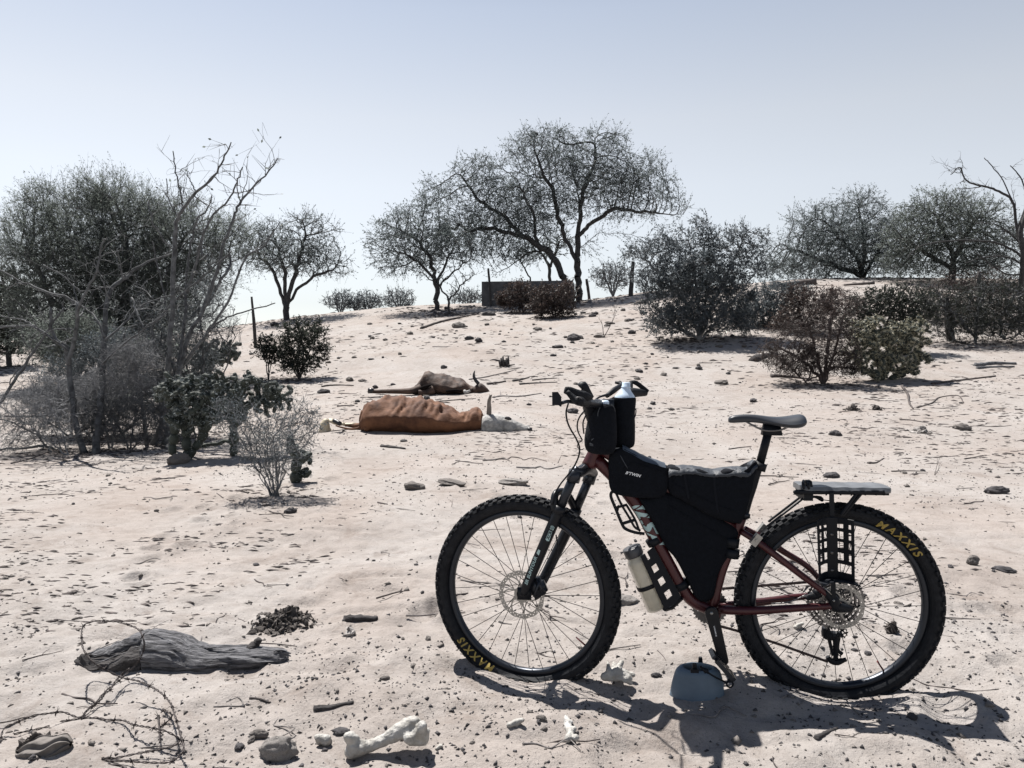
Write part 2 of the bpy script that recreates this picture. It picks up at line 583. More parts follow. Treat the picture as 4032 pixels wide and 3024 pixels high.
def tyre_mesh(sink, seed):
    mb = MB()
    nM, nm = 144, 16
    V = []
    for i in range(nM):
        a = i * 2 * math.pi / nM
        for j in range(nm):
            b = j * 2 * math.pi / nm
            r = R_M + .0275 * math.cos(b); y = .0305 * math.sin(b)
            V.append([r * math.sin(a), y, r * math.cos(a)])
    F = [[i * nm + j, i * nm + (j + 1) % nm, ((i + 1) % nM) * nm + (j + 1) % nm, ((i + 1) % nM) * nm + j] for i in range(nM) for j in range(nm)]
    mb.add(V, F)
    K = 60
    for row, (b, hw, off) in enumerate(((-1.05, .0055, 0), (-.62, .0065, .5), (-.12, .006, 0), (.32, .006, .5), (.70, .0065, 0), (1.08, .0055, .5))):
        for k in range(K):
            a = (k + off) * 2 * math.pi / K
            er = np.array([math.sin(a), 0, math.cos(a)]); et = np.array([math.cos(a), 0, -math.sin(a)]); ey = np.array([0, 1.0, 0])
            nrm = er * math.cos(b) + ey * math.sin(b)
            lat = -er * math.sin(b) + ey * math.cos(b)
            c = er * (R_M + .0275 * math.cos(b)) + ey * .0305 * math.sin(b) + nrm * .0025
            box(mb, c, et, lat, nrm, .0105, hw, .0042, .82)
    for v in mb.v:
        low = v[:, 2] < -sink + .012
        d = np.clip((-sink + .012) - v[:, 2], 0, .06)
        v[:, 1] *= 1 + d * 9
        v[:, 2] = np.where(low, -sink + .012 - d * .22, v[:, 2])
    return mb


def ring_sheet(mb, rs, n, y, skip=lambda i, j: False, wave=0.0, th=.0):
    V = []; F = []
    for i in range(n):
        a = i * 2 * math.pi / n
        for j, r in enumerate(rs):
            rr = r * (1 + (wave * math.sin(a * 12) if j in (len(rs) - 1,) else 0))
            V.append([rr * math.sin(a), y, rr * math.cos(a)])
    m = len(rs)
    for i in range(n):
        for j in range(m - 1):
            if not skip(i, j): F.append([i * m + j, i * m + j + 1, ((i + 1) % n) * m + j + 1, ((i + 1) % n) * m + j])
    mb.add(V, F)


def revolve_y(mb, prof, n=48):
    """profile of (radius, y) turned about the local y axis"""
    V = [[r * math.sin(i * 2 * math.pi / n), y, r * math.cos(i * 2 * math.pi / n)] for i in range(n) for r, y in prof]
    m = len(prof)
    F = [[i * m + j, i * m + j + 1, ((i + 1) % n) * m + j + 1, ((i + 1) % n) * m + j] for i in range(n) for j in range(m - 1)]
    mb.add(V, F)


def rotor(r0, r1, rin, y, arms=6, sweep=.55):
    mb = MB()
    w = r1 - r0
    ring_sheet(mb, [r0, r0 + w * .2, r0 + w * .47, r0 + w * .53, r0 + w * .8, r1], 112, y, lambda i, j: (j == 1 and i % 4 == 0) or (j == 3 and i % 4 == 2), .012)
    for k in range(arms):
        a0 = k * 2 * math.pi / arms
        V = []; F = []
        for s in range(9):
            f = s / 8
            r = rin + (r0 + .001 - rin) * f
            a = a0 + sweep * f ** 1.3
            c = np.array([math.sin(a), 0, math.cos(a)]); t = np.array([math.cos(a), 0, -math.sin(a)])
            h = .0045 - .0015 * math.sin(f * math.pi)
            V += [c * r + t * h + Y3 * (y + .0004), c * r - t * h + Y3 * (y + .0004)]
            if s: F.append([2 * s - 2, 2 * s - 1, 2 * s + 1, 2 * s])
        mb.add(V, F)
    ring_sheet(mb, [.02, rin + .002], 24, y - .0004)
    return mb


def tyre_text(phi0, phi1, r_lo, h, parent):
    L = (phi1 - phi0) * (r_lo + h / 2)
    def fn(x, y):
        r = r_lo + y / .69 * h
        ph = phi0 + x / (r_lo + h / 2)
        t = math.sqrt(max(0, 1 - ((r - R_M) / .0275) ** 2)) * .0305 + .0050
        return (-r * math.sin(ph), t, r * math.cos(ph))
    return lettering("tyre_lettering", "MAXXIS", fn, M['gold'], parent, 1.0, .18, .03, 1.35, fit=L)


def wheel(center, turn, sink, phi, valve, spin, rear=False):
    w = bpy.data.objects.new("wheel", None); w.empty_display_size = .1; COL.objects.link(w)
    w.parent = bike
    w.location = tuple(center); w.rotation_euler = (0, 0, turn)
    ty = tyre_mesh(sink, 1).build("tyre", M['rubber'], w, smooth=False)
    tyre_text(phi[0], phi[1], .3185, .0235, w)
    mb = MB()
    revolve_y(mb, [(R_IN, -.006), (R_IN + .001, .006), (R_IN + .006, .0135), (R_RIM + .002, .0145), (R_RIM + .002, .011), (R_RIM - .006, .009), (R_RIM - .006, -.009), (R_RIM + .002, -.011), (R_RIM + .002, -.0145), (R_IN + .006, -.0135), (R_IN, -.006)], 96)
    mb.build("rim", M['alloy_black'], w)
    P0, P1 = [], []
    for k in range(32):
        a = spin + k * 2 * math.pi / 32
        side = 1 if k % 2 else -1
        ha = a + (.85 if (k // 2) % 2 else -.85)
        P0.append([.026 * math.sin(ha), side * .026, .026 * math.cos(ha)])
        P1.append([(R_IN + .002) * math.sin(a), side * .003, (R_IN + .002) * math.cos(a)])
    V, Q = prisms(P0, P1, np.full(32, .0013), np.full(32, .0013), 5)
    fast_mesh("spoke_lacing", V, Q, M['spoke'], w)
    mb = MB()
    revolve_y(mb, [(.0, -.05), (.010, -.05), (.010, -.031), (.028, -.029), (.028, -.025), (.017, -.018), (.015, 0), (.017, .018), (.028, .025), (.028, .029), (.012, .031), (.010, .05), (0, .05)], 28)
    mb.build("hub", M['black'], w)
    ro = (rotor(.067, .0815, .026, .036) if rear else rotor(.0745, .0905, .028, .036)).build("brake_rotor", M['steel'], w, smooth=False)
    add_mod(ro, 'SOLIDIFY', thickness=.0018)
    mb = MB()
    a = valve
    c = np.array([-math.sin(a), 0, math.cos(a)])
    tube(mb, [c * R_IN, c * (R_IN - .042)], [.0034, .0026], 8, 1)
    mb.build("valve", M['redplastic'], w)
    if rear:
        mb = MB()
        for r, y in ((.104, -.024), (.088, -.028), (.073, -.032), (.06, -.036), (.048, -.040), (.037, -.043), (.027, -.046)):
            nt_ = int(r * 2 * math.pi / .0127)
            n = nt_ * 4
            V = []; F = []
            for i in range(n):
                a = i * 2 * math.pi / n
                ro_ = r + (.0028 if i % 4 in (1, 2) else -.0016)
                for rr in (r * .80, r * .86, r * .92, ro_): V.append([rr * math.sin(a), y, rr * math.cos(a)])
            for i in range(n):
                for j in range(3):
                    if j == 1 and (i // 2) % 3: continue
                    F.append([i * 4 + j, i * 4 + j + 1, ((i + 1) % n) * 4 + j + 1, ((i + 1) % n) * 4 + j])
            for k in range(6):
                a = k * math.pi / 3 + .3
                c = np.array([math.sin(a), 0, math.cos(a)]); t = np.array([math.cos(a), 0, -math.sin(a)])
                o = len(V)
                V += [c * .02 + t * .004 + Y3 * y, c * .02 - t * .004 + Y3 * y, c * r * .81 - t * .004 + Y3 * y, c * r * .81 + t * .004 + Y3 * y]
                F.append([o, o + 1, o + 2, o + 3])
            mb.add(V, F)
        cs = mb.build("cassette", M['steel_dark'], w, smooth=False)
        add_mod(cs, 'SOLIDIFY', thickness=.002)
    return w


cF = P('Z3', 862, 893); cF[1] = 0
cR = P('B6', 737, 1062); cR[1] = 0
rad = math.radians
# dial angle in the photo, clockwise from the top
wheel(cF, -rad(15), HUB_F, (rad(201), rad(232)), rad(126), .06)
wheel(cR, 0.0, HUB_R, (rad(22), rad(55)), rad(146), .0, rear=True)

# ---- frame
mb = MB()
BB = P('Z4', 628, 285)
dt = [(P('B4', 745, 1075)), P('B5', 200, 450), P('B5', 380, 690), P('B5', 470, 860), P('B5', 620, 1140), P('B5', 735, 1345), P('B5', 830, 1470), BB]
dt[1:-1] = [p for p in dt[1:-1]]
for p in dt: p[1] = 0
tube(mb, dt, [.024, .024, .0235, .0235, .0235, .0225, .022, .021], 18, 5)
tube(mb, [BB, P('B5', 1080, 1240), P('B5', 1170, 1000), P('B5', 1262, 745)], [.018, .0175, .0175, .0185], 16, 4)
tube(mb, [P('B4', 790, 960), P('B5', 350, 350), P('B5', 720, 560), P('B5', 1215, 845)], [.02, .02, .019, .016], 14, 4)
ht = [P('B4', 660, 1165), P('B4', 725, 1010), P('B4', 790, 860)]
tube(mb, ht, [.029, .025, .028], 18, 3)
frame = mb.build("frame", M['red'], bike)
mb = MB()
tube(mb, [BB + [0, -.042, 0], BB + [0, .042, 0]], .024, 20, 1)
for s in (1, -1):
    e = cR + [0, .062 * s, 0]
    if s > 0:
        tube(mb, [P('Z4', 660, 278, .03), P('Z4', 850, 282, .045), P('Z4', 1100, 268, .058), P('Z4', 1290, 258, .062), e], [.017, .0155, .0135, .012, .010], 12, 4)
        tube(mb, [P('Z2', 495, 1185, .018), P('Z2', 600, 1250, .04), P('Z2', 760, 1370, .055), P('Z2', 950, 1515, .06), P('Z2', 1090, 1620, .062), e + [.01, 0, .012]], [.0115, .0125, .013, .0125, .011, .009], 12, 4)
    else:
        tube(mb, [P('Z4', 660, 262, -.03), P('Z4', 900, 235, -.045), P('Z4', 1130, 205, -.058), e], [.017, .015, .0125, .010], 12, 4)
        tube(mb, [P('Z2', 520, 1165, -.018), P('Z2', 640, 1230, -.04), P('Z2', 800, 1330, -.055), P('Z2', 1000, 1460, -.06), e], [.0115, .0125, .012, .011, .009], 12, 4)
mb.build("rear_triangle", M['red'], bike)
# pale block lettering wrapped on the down tube
POLY = [[(355, 395), (430, 358), (515, 365), (385, 445)], [(430, 450), (580, 362), (632, 462), (585, 440), (500, 440)],
        [(400, 478), (520, 505), (670, 535), (690, 555), (620, 600), (515, 590), (535, 640), (505, 658)], [(655, 610), (705, 585), (722, 625)],
        [(515, 685), (555, 668), (592, 745), (562, 765)],
        [(570, 785), (605, 772), (630, 798), (650, 795), (665, 752), (740, 708), (775, 720), (800, 760), (910, 962), (850, 940), (790, 815), (765, 800), (750, 850), (715, 895), (670, 902), (620, 870)],
        [(640, 915), (730, 950), (872, 1005), (815, 1040), (812, 1065), (780, 1075), (735, 990), (680, 970)], [(910, 1165), (990, 1112), (1030, 1182), (970, 1165)]]


def inside(px, py, poly):
    c = np.zeros(px.shape, bool)
    for i in range(len(poly)):
        x0, y0 = poly[i]; x1, y1 = poly[i - 1]
        if y0 == y1: continue
        k = ((y0 > py) != (y1 > py)) & (px < (x1 - x0) * (py - y0) / (y1 - y0) + x0)
        c ^= k
    return c


dtc = catmull(dt, 12)
def wrap(q):
    d = np.linalg.norm(dtc[:, [0, 2]] - q[[0, 2]][None, :], axis=1)
    i = int(np.clip(np.argmin(d), 1, len(dtc) - 2))
    tg = dtc[i + 1] - dtc[i - 1]; tg /= np.linalg.norm(tg)
    off = q - dtc[i]; off[1] = 0
    s = np.dot(off, np.array([-tg[2], 0, tg[0]]))
    s = max(-.0226, min(.0226, s))
    return np.array([q[0], math.sqrt(.0243 ** 2 - s * s) + .0006, q[2]])
mb = MB()
st = 7
xs, ys = np.arange(330, 1050, st), np.arange(340, 1200, st)
XX, YY = np.meshgrid(xs, ys)
ins = np.zeros(XX.shape, bool)
for pl in POLY: ins |= inside(XX + st / 2, YY + st / 2, pl)
vid = {}; VV = []; FF = []
for i, j in zip(*np.where(ins)):
    f = []
    for di, dj in ((0, 0), (0, 1), (1, 1), (1, 0)):
        k = (i + di, j + dj)
        if k not in vid:
            vid[k] = len(VV); VV.append(wrap(P('C1', xs[0] + (j + dj) * st, ys[0] + (i + di) * st, .022)))
        f.append(vid[k])
    FF.append(f[::-1])
mb.add(VV, FF)
mb.build("tube_lettering", M['pale'], frame)
for a, b in (((430, 985), (560, 915)), ((680, 1360), (790, 1305))):
    p0, p1 = P('B5', *a), P('B5', *b)
    c = (p0 + p1) / 2; ax = (p1 - p0); L = np.linalg.norm(ax); ax /= L
    n = np.array([-ax[2], 0, ax[0]])
    mb = MB()
    tube(mb, [c - n * .013, c + n * .013], .0285, 16, 1)
    mb.build("tube_strap", M['plastic'], bike)

# ---- seat post, clamp, saddle
mb = MB()
tube(mb, [P('B5', 1262, 745), P('B5', 1300, 600), P('B5', 1345, 470), P('B5', 1390, 330), P('B5', 1425, 270)], [.0215, .022, .021, .0195, .0195], 16, 3)
tube(mb, [P('B5', 1420, 280), P('Z2', 690, 470)], .0152, 16, 1)
tube(mb, [P('B5', 1412, 335), P('B5', 1432, 272)], .0225, 16, 1)
box(mb, P('Z2', 715, 445), X3, Y3, Z3v, .035, .02, .02, .8)
mb.build("seatpost", M['plastic'], bike)
mb = MB()
tube(mb, [P('B5', 1250, 735), P('B5', 1312, 705)], .0215, 16, 1)
tube(mb, [P('B5', 1262, 720, .018), P('B5', 1330, 735, .018)], .009, 10, 1)
mb.build("seat_clamp", M['alloy_black'], bike)
mb = MB()
st_ = [(402, 366, 382, .010), (408, 352, 390, .017), (440, 340, 392, .020), (500, 334, 388, .022), (560, 333, 386, .026), (620, 338, 392, .032), (690, 350, 402, .043), (750, 355, 412, .055), (810, 352, 428, .066), (870, 342, 430, .071), (915, 334, 424, .069), (940, 336, 405, .060), (949, 350, 388, .044)]
ringsV = []
NR = 22
for x, yt, yb, hw in [(s_[0], s_[1] - 3, s_[2] + 11, s_[3]) for s_ in st_]:
    a = P('Z2', x, yt); b = P('Z2', x, yb)
    h = a[2] - b[2]
    for k in range(NR):
        th = 2 * math.pi * k / NR
        cy, cz = math.cos(th), math.sin(th)
        yy = hw * np.sign(cy) * abs(cy) ** .75
        zz = (abs(cz) ** .8 * np.sign(cz))
        droop = .012 * (yy / .07) ** 2
        zc = (b[2] + h * .45) + (h * .55 * zz if zz > 0 else h * .45 * zz * (1 - .35 * (1 - abs(yy) / max(hw, 1e-6))))
        groove = .004 * math.exp(-(yy / .008) ** 2) if zz > 0 else 0
        ringsV.append([a[0], yy, zc - (droop if zz > 0 else 0) - groove])
m = len(st_)
Fs = [[i * NR + j, i * NR + (j + 1) % NR, (i + 1) * NR + (j + 1) % NR, (i + 1) * NR + j] for i in range(m - 1) for j in range(NR)]
Fs += [list(range(NR))[::-1], [(m - 1) * NR + j for j in range(NR)]]
mb.add(ringsV, Fs)
sad = mb.build("saddle", M['saddle'], bike)
add_mod(sad, 'SUBSURF', levels=1, render_levels=1)
mb = MB()
for s in (-.022, .022):
    tube(mb, [P('Z2', 520, 382, s * .5), P('Z2', 600, 425, s), P('Z2', 670, 452, s), P('Z2', 770, 450, s), P('Z2', 850, 420, s)], .0036, 8, 4)
mb.build("saddle_rail", M['steel_dark'], sad)

# ---- fork
mb = MB()
nearL = [P('Z3', 1150, 215, .062), P('Z3', 1085, 360, .064), P('Z3', 965, 640, .066), P('Z3', 880, 840, .066), P('Z3', 855, 905, .058)]
tube(mb, nearL, [.0225, .0205, .020, .019, .014], 16, 4)
tube(mb, [P('Z3', 1160, 195, .062), P('Z3', 1135, 255, .062)], .0245, 16, 1)
farL = [P('Z3', 1285, 215, -.062), P('Z3', 1225, 360, -.064), P('Z3', 1100, 620, -.066), P('Z3', 990, 830, -.066), P('Z3', 900, 900, -.05)]
tube(mb, farL, [.0225, .0205, .020, .019, .014], 16, 4)
tube(mb, [P('Z1', 1075, 1130, .062), P('Z1', 1075, 1010, .05), P('Z1', 1120, 975, .01), P('Z1', 1175, 1000, -.045), P('Z1', 1240, 1120, -.062)], [.016, .014, .013, .014, .016], 10, 5)
box(mb, P('Z3', 860, 905, .06), X3, Y3, Z3v, .026, .008, .022)
fork = mb.build("fork", M['black'], bike)
mb = MB()
tube(mb, [P('B4', 470, 1205, .068), P('B4', 540, 1235, .055), P('B4', 630, 1195, .0), P('B4', 690, 1230, -.05), P('B4', 720, 1260, -.066)], [.018, .021, .024, .021, .018], 14, 4)
tube(mb, [P('B4', 505, 1215, .063), P('B4', 468, 1345, .063)], .0245, 18, 1)
tube(mb, [P('B4', 690, 1235, -.063), P('B4', 650, 1360, -.063)], .0245, 18, 1)
mb.build("fork_crown", M['alloy_black'], fork)
for a, b in ((P('B4', 500, 1240, .062), P('Z3', 1140, 235, .062)), (P('B4', 672, 1290, -.062), P('Z3', 1280, 225, -.062))):
    mb = MB()
    tube(mb, [a, b], .0172, 18, 1)
    mb.build("stanchion", M['alloy_black'], fork)


def on_leg(z, pts, name, m, parent, wrapR=.0205, t=.066):
    pass


def frame_text(name, text, z, a, b, h, t, m, parent, shear=0.0, bold=.02, up=1):
    """letters running from spot a to spot b of the photo, on the side of a tube"""
    p0, p1 = P(z, a[0], a[1], t), P(z, b[0], b[1], t)
    ax = p1 - p0; L = np.linalg.norm(ax); ax /= L
    # text reads left to right as seen from the near side: up = ax turned a quarter to the left in the photo
    n = np.array([ax[2], 0, -ax[0]]) if up > 0 else np.array([-ax[2], 0, ax[0]])
    k = h / .72
    return lettering(name, text, lambda x, y: tuple(p0 + ax * x + n * (y * k)), m, parent, 1.0, shear, bold, 1.05, fit=L)


mb = MB()
def decal(pts, z, t):
    mb.add([P(z, x, y, t) for x, y in pts], [list(range(len(pts)))])
for pts in ([(540, 405), (620, 212), (692, 245), (620, 448), (575, 446)], [(635, 180), (660, 112), (705, 112), (736, 150), (708, 216)], [(345, 705), (385, 625), (432, 655), (392, 762)]):
    mb = MB(); decal(pts, 'C2', .0875); mb.build("fork_decal", M['pale'], fork, smooth=False)
frame_text("decal_lettering", "XCR", 'C2', (612, 425), (688, 248), .012, .0885, M['black'], fork, .1, .03)
frame_text("fork_lettering", "SR SUNTOUR", 'C2', (140, 1405), (362, 800), .0115, .0872, M['pale'], fork, .25, .03)
mb = MB()
ring = [P('C2', 684 + 26 * math.cos(k * .4), 160 + 26 * math.sin(k * .4), .0885) for k in range(16)]
tube(mb, ring, .0012, 5, 1, closed=True)
mb.build("decal_emblem", M['black'], fork)
mb = MB()
box(mb, P('Z3', 965, 850, .045), np.array([.4, 0, .9]), Y3, np.array([-.9, 0, .4]), .04, .02, .024, .8)
box(mb, P('Z3', 1005, 850, .05), np.array([.4, 0, .9]), Y3, np.array([-.9, 0, .4]), .028, .015, .016, .7)
tube(mb, [P('Z3', 940, 930, .07), P('Z3', 985, 800, .07)], .006, 8, 1)
tube(mb, [P('Z3', 960, 790, .066), P('Z3', 1020, 900, .066)], .007, 8, 1)
tube(mb, [P('Z3', 1010, 910, .055), P('Z3', 1030, 860, .055)], .008, 8, 1)
mb.build("brake_caliper", M['alloy_black'], fork)

# ---- cockpit
mb = MB()
tube(mb, [P('B4', 790, 870), P('B4', 830, 560), P('B4', 850, 440)], [.02, .018, .018], 14, 3)
box(mb, P('B4', 845, 440), X3, Y3, Z3v, .035, .024, .022)
stem = mb.build("stem", M['alloy_black'], bike)
mb = MB()
tube(mb, [P('B4', 545, 392, .36), P('B4', 640, 405, .25), P('B4', 770, 425, .08), P('B4', 850, 430, .0), P('B4', 930, 400, -.08), P('B4', 1090, 315, -.25), P('B4', 1250, 275, -.36)], [.0112, .0112, .0155, .0158, .0155, .0112, .0112], 14, 5)
mb.build("handlebar", M['black'], bike)
mb = MB()
tube(mb, [P('B4', 538, 391, .375), P('B4', 575, 396, .33), P('B4', 640, 405, .25)], [.0155, .0165, .016], 16, 3)
tube(mb, [P('B4', 372, 258, .355), P('B4', 430, 275, .35), P('B4', 520, 320, .34), P('B4', 610, 335, .33), P('B4', 690, 348, .31)], [.0075, .0105, .013, .0115, .006], 12, 5, squash=1.5)
tube(mb, [P('B4', 400, 275, .36), P('B4', 480, 360, .365), P('B4', 530, 395, .37)], [.008, .012, .014], 12, 4)
g = mb.build("grip", M['rubber'], bike)
mb = MB()
c = P('B4', 538, 391, .376)
tube(mb, [c + np.array([.0135 * math.cos(k * .4), 0, .0135 * math.sin(k * .4)]) for k in range(16)], .0012, 6, 1, closed=True)
mb.build("grip_ring", M['steel_dark'], g)
mb = MB()
tube(mb, [P('B4', 1090, 315, -.25), P('B4', 1180, 290, -.31), P('B4', 1330, 292, -.37)], [.018, .021, .014], 14, 4)
tube(mb, [P('B4', 1150, 165, -.36), P('B4', 1210, 170, -.36), P('B4', 1290, 225, -.365), P('B4', 1348, 285, -.37)], [.007, .010, .010, .014], 10, 4)
tube(mb, [P('B4', 1150, 300, -.30), P('B4', 1150, 200, -.34), P('B4', 1160, 165, -.36)], [.012, .012, .007], 10, 3)
mb.build("grip", M['rubber'], bike)
mb = MB()
tube(mb, [P('B4', 560, 235, .15), P('B4', 590, 215, .15), P('B4', 640, 275, .15), P('B4', 690, 350, .14)], [.016, .019, .013, .010], 12, 4)
mb.build("gear_shifter", M['plastic'], bike)
mb = MB()
tube(mb, [P('B4', 640, 390, .1), P('B4', 670, 470, .06), P('B4', 700, 600, .03)], [.022, .026, .022], 12, 4)
mb.build("bar_mount", M['plastic'], bike)
mb = MB()
tube(mb, [P('B4', 870, 330, -.16), P('B4', 960, 260, -.2), P('B4', 1050, 190, -.28), P('B4', 975, 168, -.3)], [.009, .012, .008, .006], 10, 4)
tube(mb, [P('B4', 720, 390, -.05), P('B4', 790, 340, -.1), P('B4', 900, 310, -.15)], [.004, .004, .006], 8, 4)
mb.build("brake_lever", M['plastic'], bike)
mb = MB()
tube(mb, [P('B4', 330, 415, .37), P('B4', 400, 395, .36), P('B4', 470, 400, .34), P('B4', 600, 415, .27)], [.006, .006, .007, .009], 10, 4)
lev = mb.build("brake_lever", M['alloy_black'], bike)
mb = MB()
pol = [(222, 282), (292, 280), (333, 340), (336, 452), (322, 458), (300, 440), (224, 440)]
A = [P('B4', x, y, .385) for x, y in pol]; Bq = [P('B4', x, y, .365) for x, y in pol]
n = len(pol)
mb.add(A + Bq, [list(range(n)), [n + i for i in range(n)][::-1]] + [[i, n + i, n + (i + 1) % n, (i + 1) % n] for i in range(n)])
mb.build("handlebar_mirror", M['plastic'], bike, smooth=False)
for pts, r in (([(415, 420, .3), (390, 520, .27), (402, 625, .23), (440, 720, .2), (500, 820, .16), (540, 910, .13), (550, 980, .12), (530, 1070, .11), (470, 1190, .1), (400, 1280, .09), (320, 1380, .085), (258, 1490, .08), (222, 1620, .08)], .0031),
               ([(612, 500, .1), (555, 570, .1), (524, 650, .09), (530, 750, .08), (580, 850, .06)], .0028),
               ([(625, 555, .08), (590, 650, .08), (600, 775, .06)], .0028),
               ([(575, 868, .06), (535, 890, .06), (524, 935, .06), (560, 966, .05), (605, 955, .05)], .0016)):
    mb = MB()
    tube(mb, [P('B4', x, y, t) for x, y, t in pts], r, 8, 5)
    mb.build("cable", M['plastic'], bike)
mb = MB()
tube(mb, [P('C2', 770, 310, .07), P('C2', 795, 470, .06), P('C2', 820, 650, .055), P('C2', 800, 830, .05), P('C2', 720, 1010, .05), P('C2', 620, 1220, .05), P('C2', 560, 1350, .05)], .0026, 8, 5)
mb.build("brake_hose", M['plastic'], fork)

# ---- drivetrain
mb = MB()
ring_sheet(mb, [.03, .05, .062], 64, -.048, lambda i, j: j == 0 and (i // 4) % 4 == 0)
n = 128; V = []; F = []
for i in range(n):
    a = i * 2 * math.pi / n
    for rr in (.061, .0655 + (.003 if i % 4 in (1, 2) else -.0015)): V.append([rr * math.sin(a), -.0483, rr * math.cos(a)])
F = [[2 * i, 2 * i + 1, (2 * i + 3) % (2 * n), (2 * i + 2) % (2 * n)] for i in range(n)]
mb.add(V, F)
cr = mb.build("chainring", M['steel_dark'], bike, smooth=False); cr.location = tuple(BB)
add_mod(cr, 'SOLIDIFY', thickness=.003)


def crank(z, a, b, t, w0, w1, text):
    p0, p1 = P(z, *a, t), P(z, *b, t)
    ax = p1 - p0; L = np.linalg.norm(ax); ax /= L
    n = np.array([-ax[2], 0, ax[0]])
    mb = MB()
    pts = []
    for k in range(13):
        th = math.pi / 2 + math.pi * k / 12
        pts.append(p0 + (ax * math.cos(th) + n * math.sin(th)) * w0)
    for k in range(13):
        th = -math.pi / 2 + math.pi * k / 12
        pts.append(p1 + (ax * math.cos(th) + n * math.sin(th)) * w1)
    m = len(pts)
    top = [p + Y3 * .008 for p in pts]; bot = [p - Y3 * .008 for p in pts]
    mb.add(top + bot, [list(range(m)), [m + i for i in range(m)][::-1]] + [[i, m + i, m + (i + 1) % m, (i + 1) % m] for i in range(m)])
    o = mb.build("crank_arm", M['black'], bike, smooth=False)
    add_mod(o, 'BEVEL', width=.003, segments=2, limit_method='ANGLE')
    return o
ca = crank('C5', (880, 150), (1085, 960), .075, .0235, .0175, True)
mb = MB(); tube(mb, [P('C5', 880, 150, .082), P('C5', 880, 150, .0855)], .006, 12, 1); mb.build("crank_bolt", M['steel'], ca)
frame_text("crank_lettering", "SHIMANO", 'C5', (975, 548), (935, 368), .005, .0846, M['white'], ca, 0, .02)
pf = 2 * BB - P('C5', 1085, 960, .075)
mb = MB()
tube(mb, [BB + [0, -.075, 0], [pf[0], -.078, pf[2]]], [.018, .013], 10, 1)
mb.build("crank_arm", M['black'], bike)


def pedal(c, ax, t0, t1):
    """a flat platform pedal: body axis ax in the bike's plane, between offsets t0 and t1"""
    n = np.array([-ax[2], 0, ax[0]])
    mb = MB()
    L, H = .052, .008
    for s in (-1, 1):
        box(mb, c + ax * L * s + Y3 * (t0 + t1) / 2, ax, Y3, n, .004, (t1 - t0) / 2 * .8, H)
        box(mb, c + ax * L * s * .45 + Y3 * (t0 + t1) / 2, ax, Y3, n, .003, (t1 - t0) / 2, H)
    for f in (0, .33, .66, 1):
        y = t0 + (t1 - t0) * f
        box(mb, c + Y3 * y, ax, Y3, n, L * (.82 if f in (0, 1) else 1), .0035, H)
    tube(mb, [c + Y3 * (t0 - .02), c + Y3 * t1], .0085, 10, 1)
    return mb.build("pedal", M['alloy_black'], bike, smooth=False)
pc = P('C5', 1062, 1035, .13)
a_ = P('C5', 900, 860, .13); b_ = P('C5', 1215, 1215, .13)
ax = b_ - a_; ax /= np.linalg.norm(ax)
ax = ax * .94
pedal(np.array([pc[0], 0, pc[2]]), ax / np.linalg.norm(ax), .085, .175)
pedal(np.array([pf[0], 0, pf[2]]), X3, -.18, -.09)

links = []
upper = [BB + [-.0, -.047, .066], cR + [.01, -.034, .076]]
lower = [BB + [-.01, -.047, -.066], P('Z4', 800, 402, -.047), P('Z4', 1000, 468, -.047), P('Z4', 1255, 560, -.047)]
for path in (upper, lower):
    mb = MB()
    for a, b in zip(path[:-1], path[1:]):
        L = np.linalg.norm(b - a); d = (b - a) / L
        nL = max(1, int(L / .0127))
        nn = np.array([-d[2], 0, d[0]])
        for k in range(nL):
            c = a + (b - a) * (k + .5) / nL
            w = .0032 if k % 2 else .0022
            for s in (-1, 1): box(mb, c + Y3 * w * s, d, Y3, nn, .0078, .0007, .0042)
            tube(mb, [c - d * .0063 - Y3 * .0034, c - d * .0063 + Y3 * .0034], .0036, 6, 1)
    mb.build("chain", M['chain'], bike, smooth=False)
mb = MB()
p1, p2 = P('C4', 660, 1150, -.048), P('C4', 560, 1560, -.048)
for p, r in ((p1, .019), (p2, .021)):
    n = 44; V = []
    for i in range(n):
        a = i * 2 * math.pi / n
        ro_ = r + (.002 if i % 4 in (1, 2) else -.0015)
        for rr in (.004, r * .45, r * .8, ro_): V.append(p + np.array([rr * math.sin(a), 0, rr * math.cos(a)]))
    mb.add(V, [[i * 4 + j, i * 4 + j + 1, ((i + 1) % n) * 4 + j + 1, ((i + 1) % n) * 4 + j] for i in range(n) for j in range(3) if not (j == 1 and (i // 5) % 2)])
tube(mb, [P('C4', 400, 1060, -.055), P('C4', 420, 1180, -.06), P('C4', 560, 1190, -.06), P('C4', 640, 1150, -.05)], [.014, .02, .016, .008], 10, 4)
tube(mb, [P('C4', 440, 1200, -.055), P('C4', 510, 1500, -.055)], [.007, .006], 8, 1)
tube(mb, [P('C4', 560, 1200, -.055), P('C4', 555, 1560, -.055)], [.012, .009], 8, 1)
tube(mb, [P('C4', 620, 1180, -.055), P('C4', 590, 1400, -.055), P('C4', 650, 1480, -.055)], [.005, .005, .008], 8, 3)
tube(mb, [P('C4', 425, 1520, -.052), P('C4', 480, 1590, -.052), P('C4', 580, 1610, -.052), P('C4', 720, 1560, -.052)], [.008, .010, .012, .007], 8, 4)
de = mb.build("rear_derailleur", M['plastic'], bike, smooth=False)
mb = MB(); tube(mb, [P('C4', 415, 1068, -.036), P('C4', 415, 1068, -.03)], .0065, 12, 1); mb.build("derailleur_bolt", M['steel'], de)
mb = MB()
tube(mb, [P('C4', 380, 500, .06), P('C4', 520, 640, .062), P('C4', 560, 740, .06), P('C4', 800, 780, .055)], [.012, .02, .022, .012], 12, 4)
tube(mb, [P('C4', 100, 620, .03), P('C4', 220, 570, .04), P('C4', 330, 540, .045)], [.008, .016, .013], 10, 4)
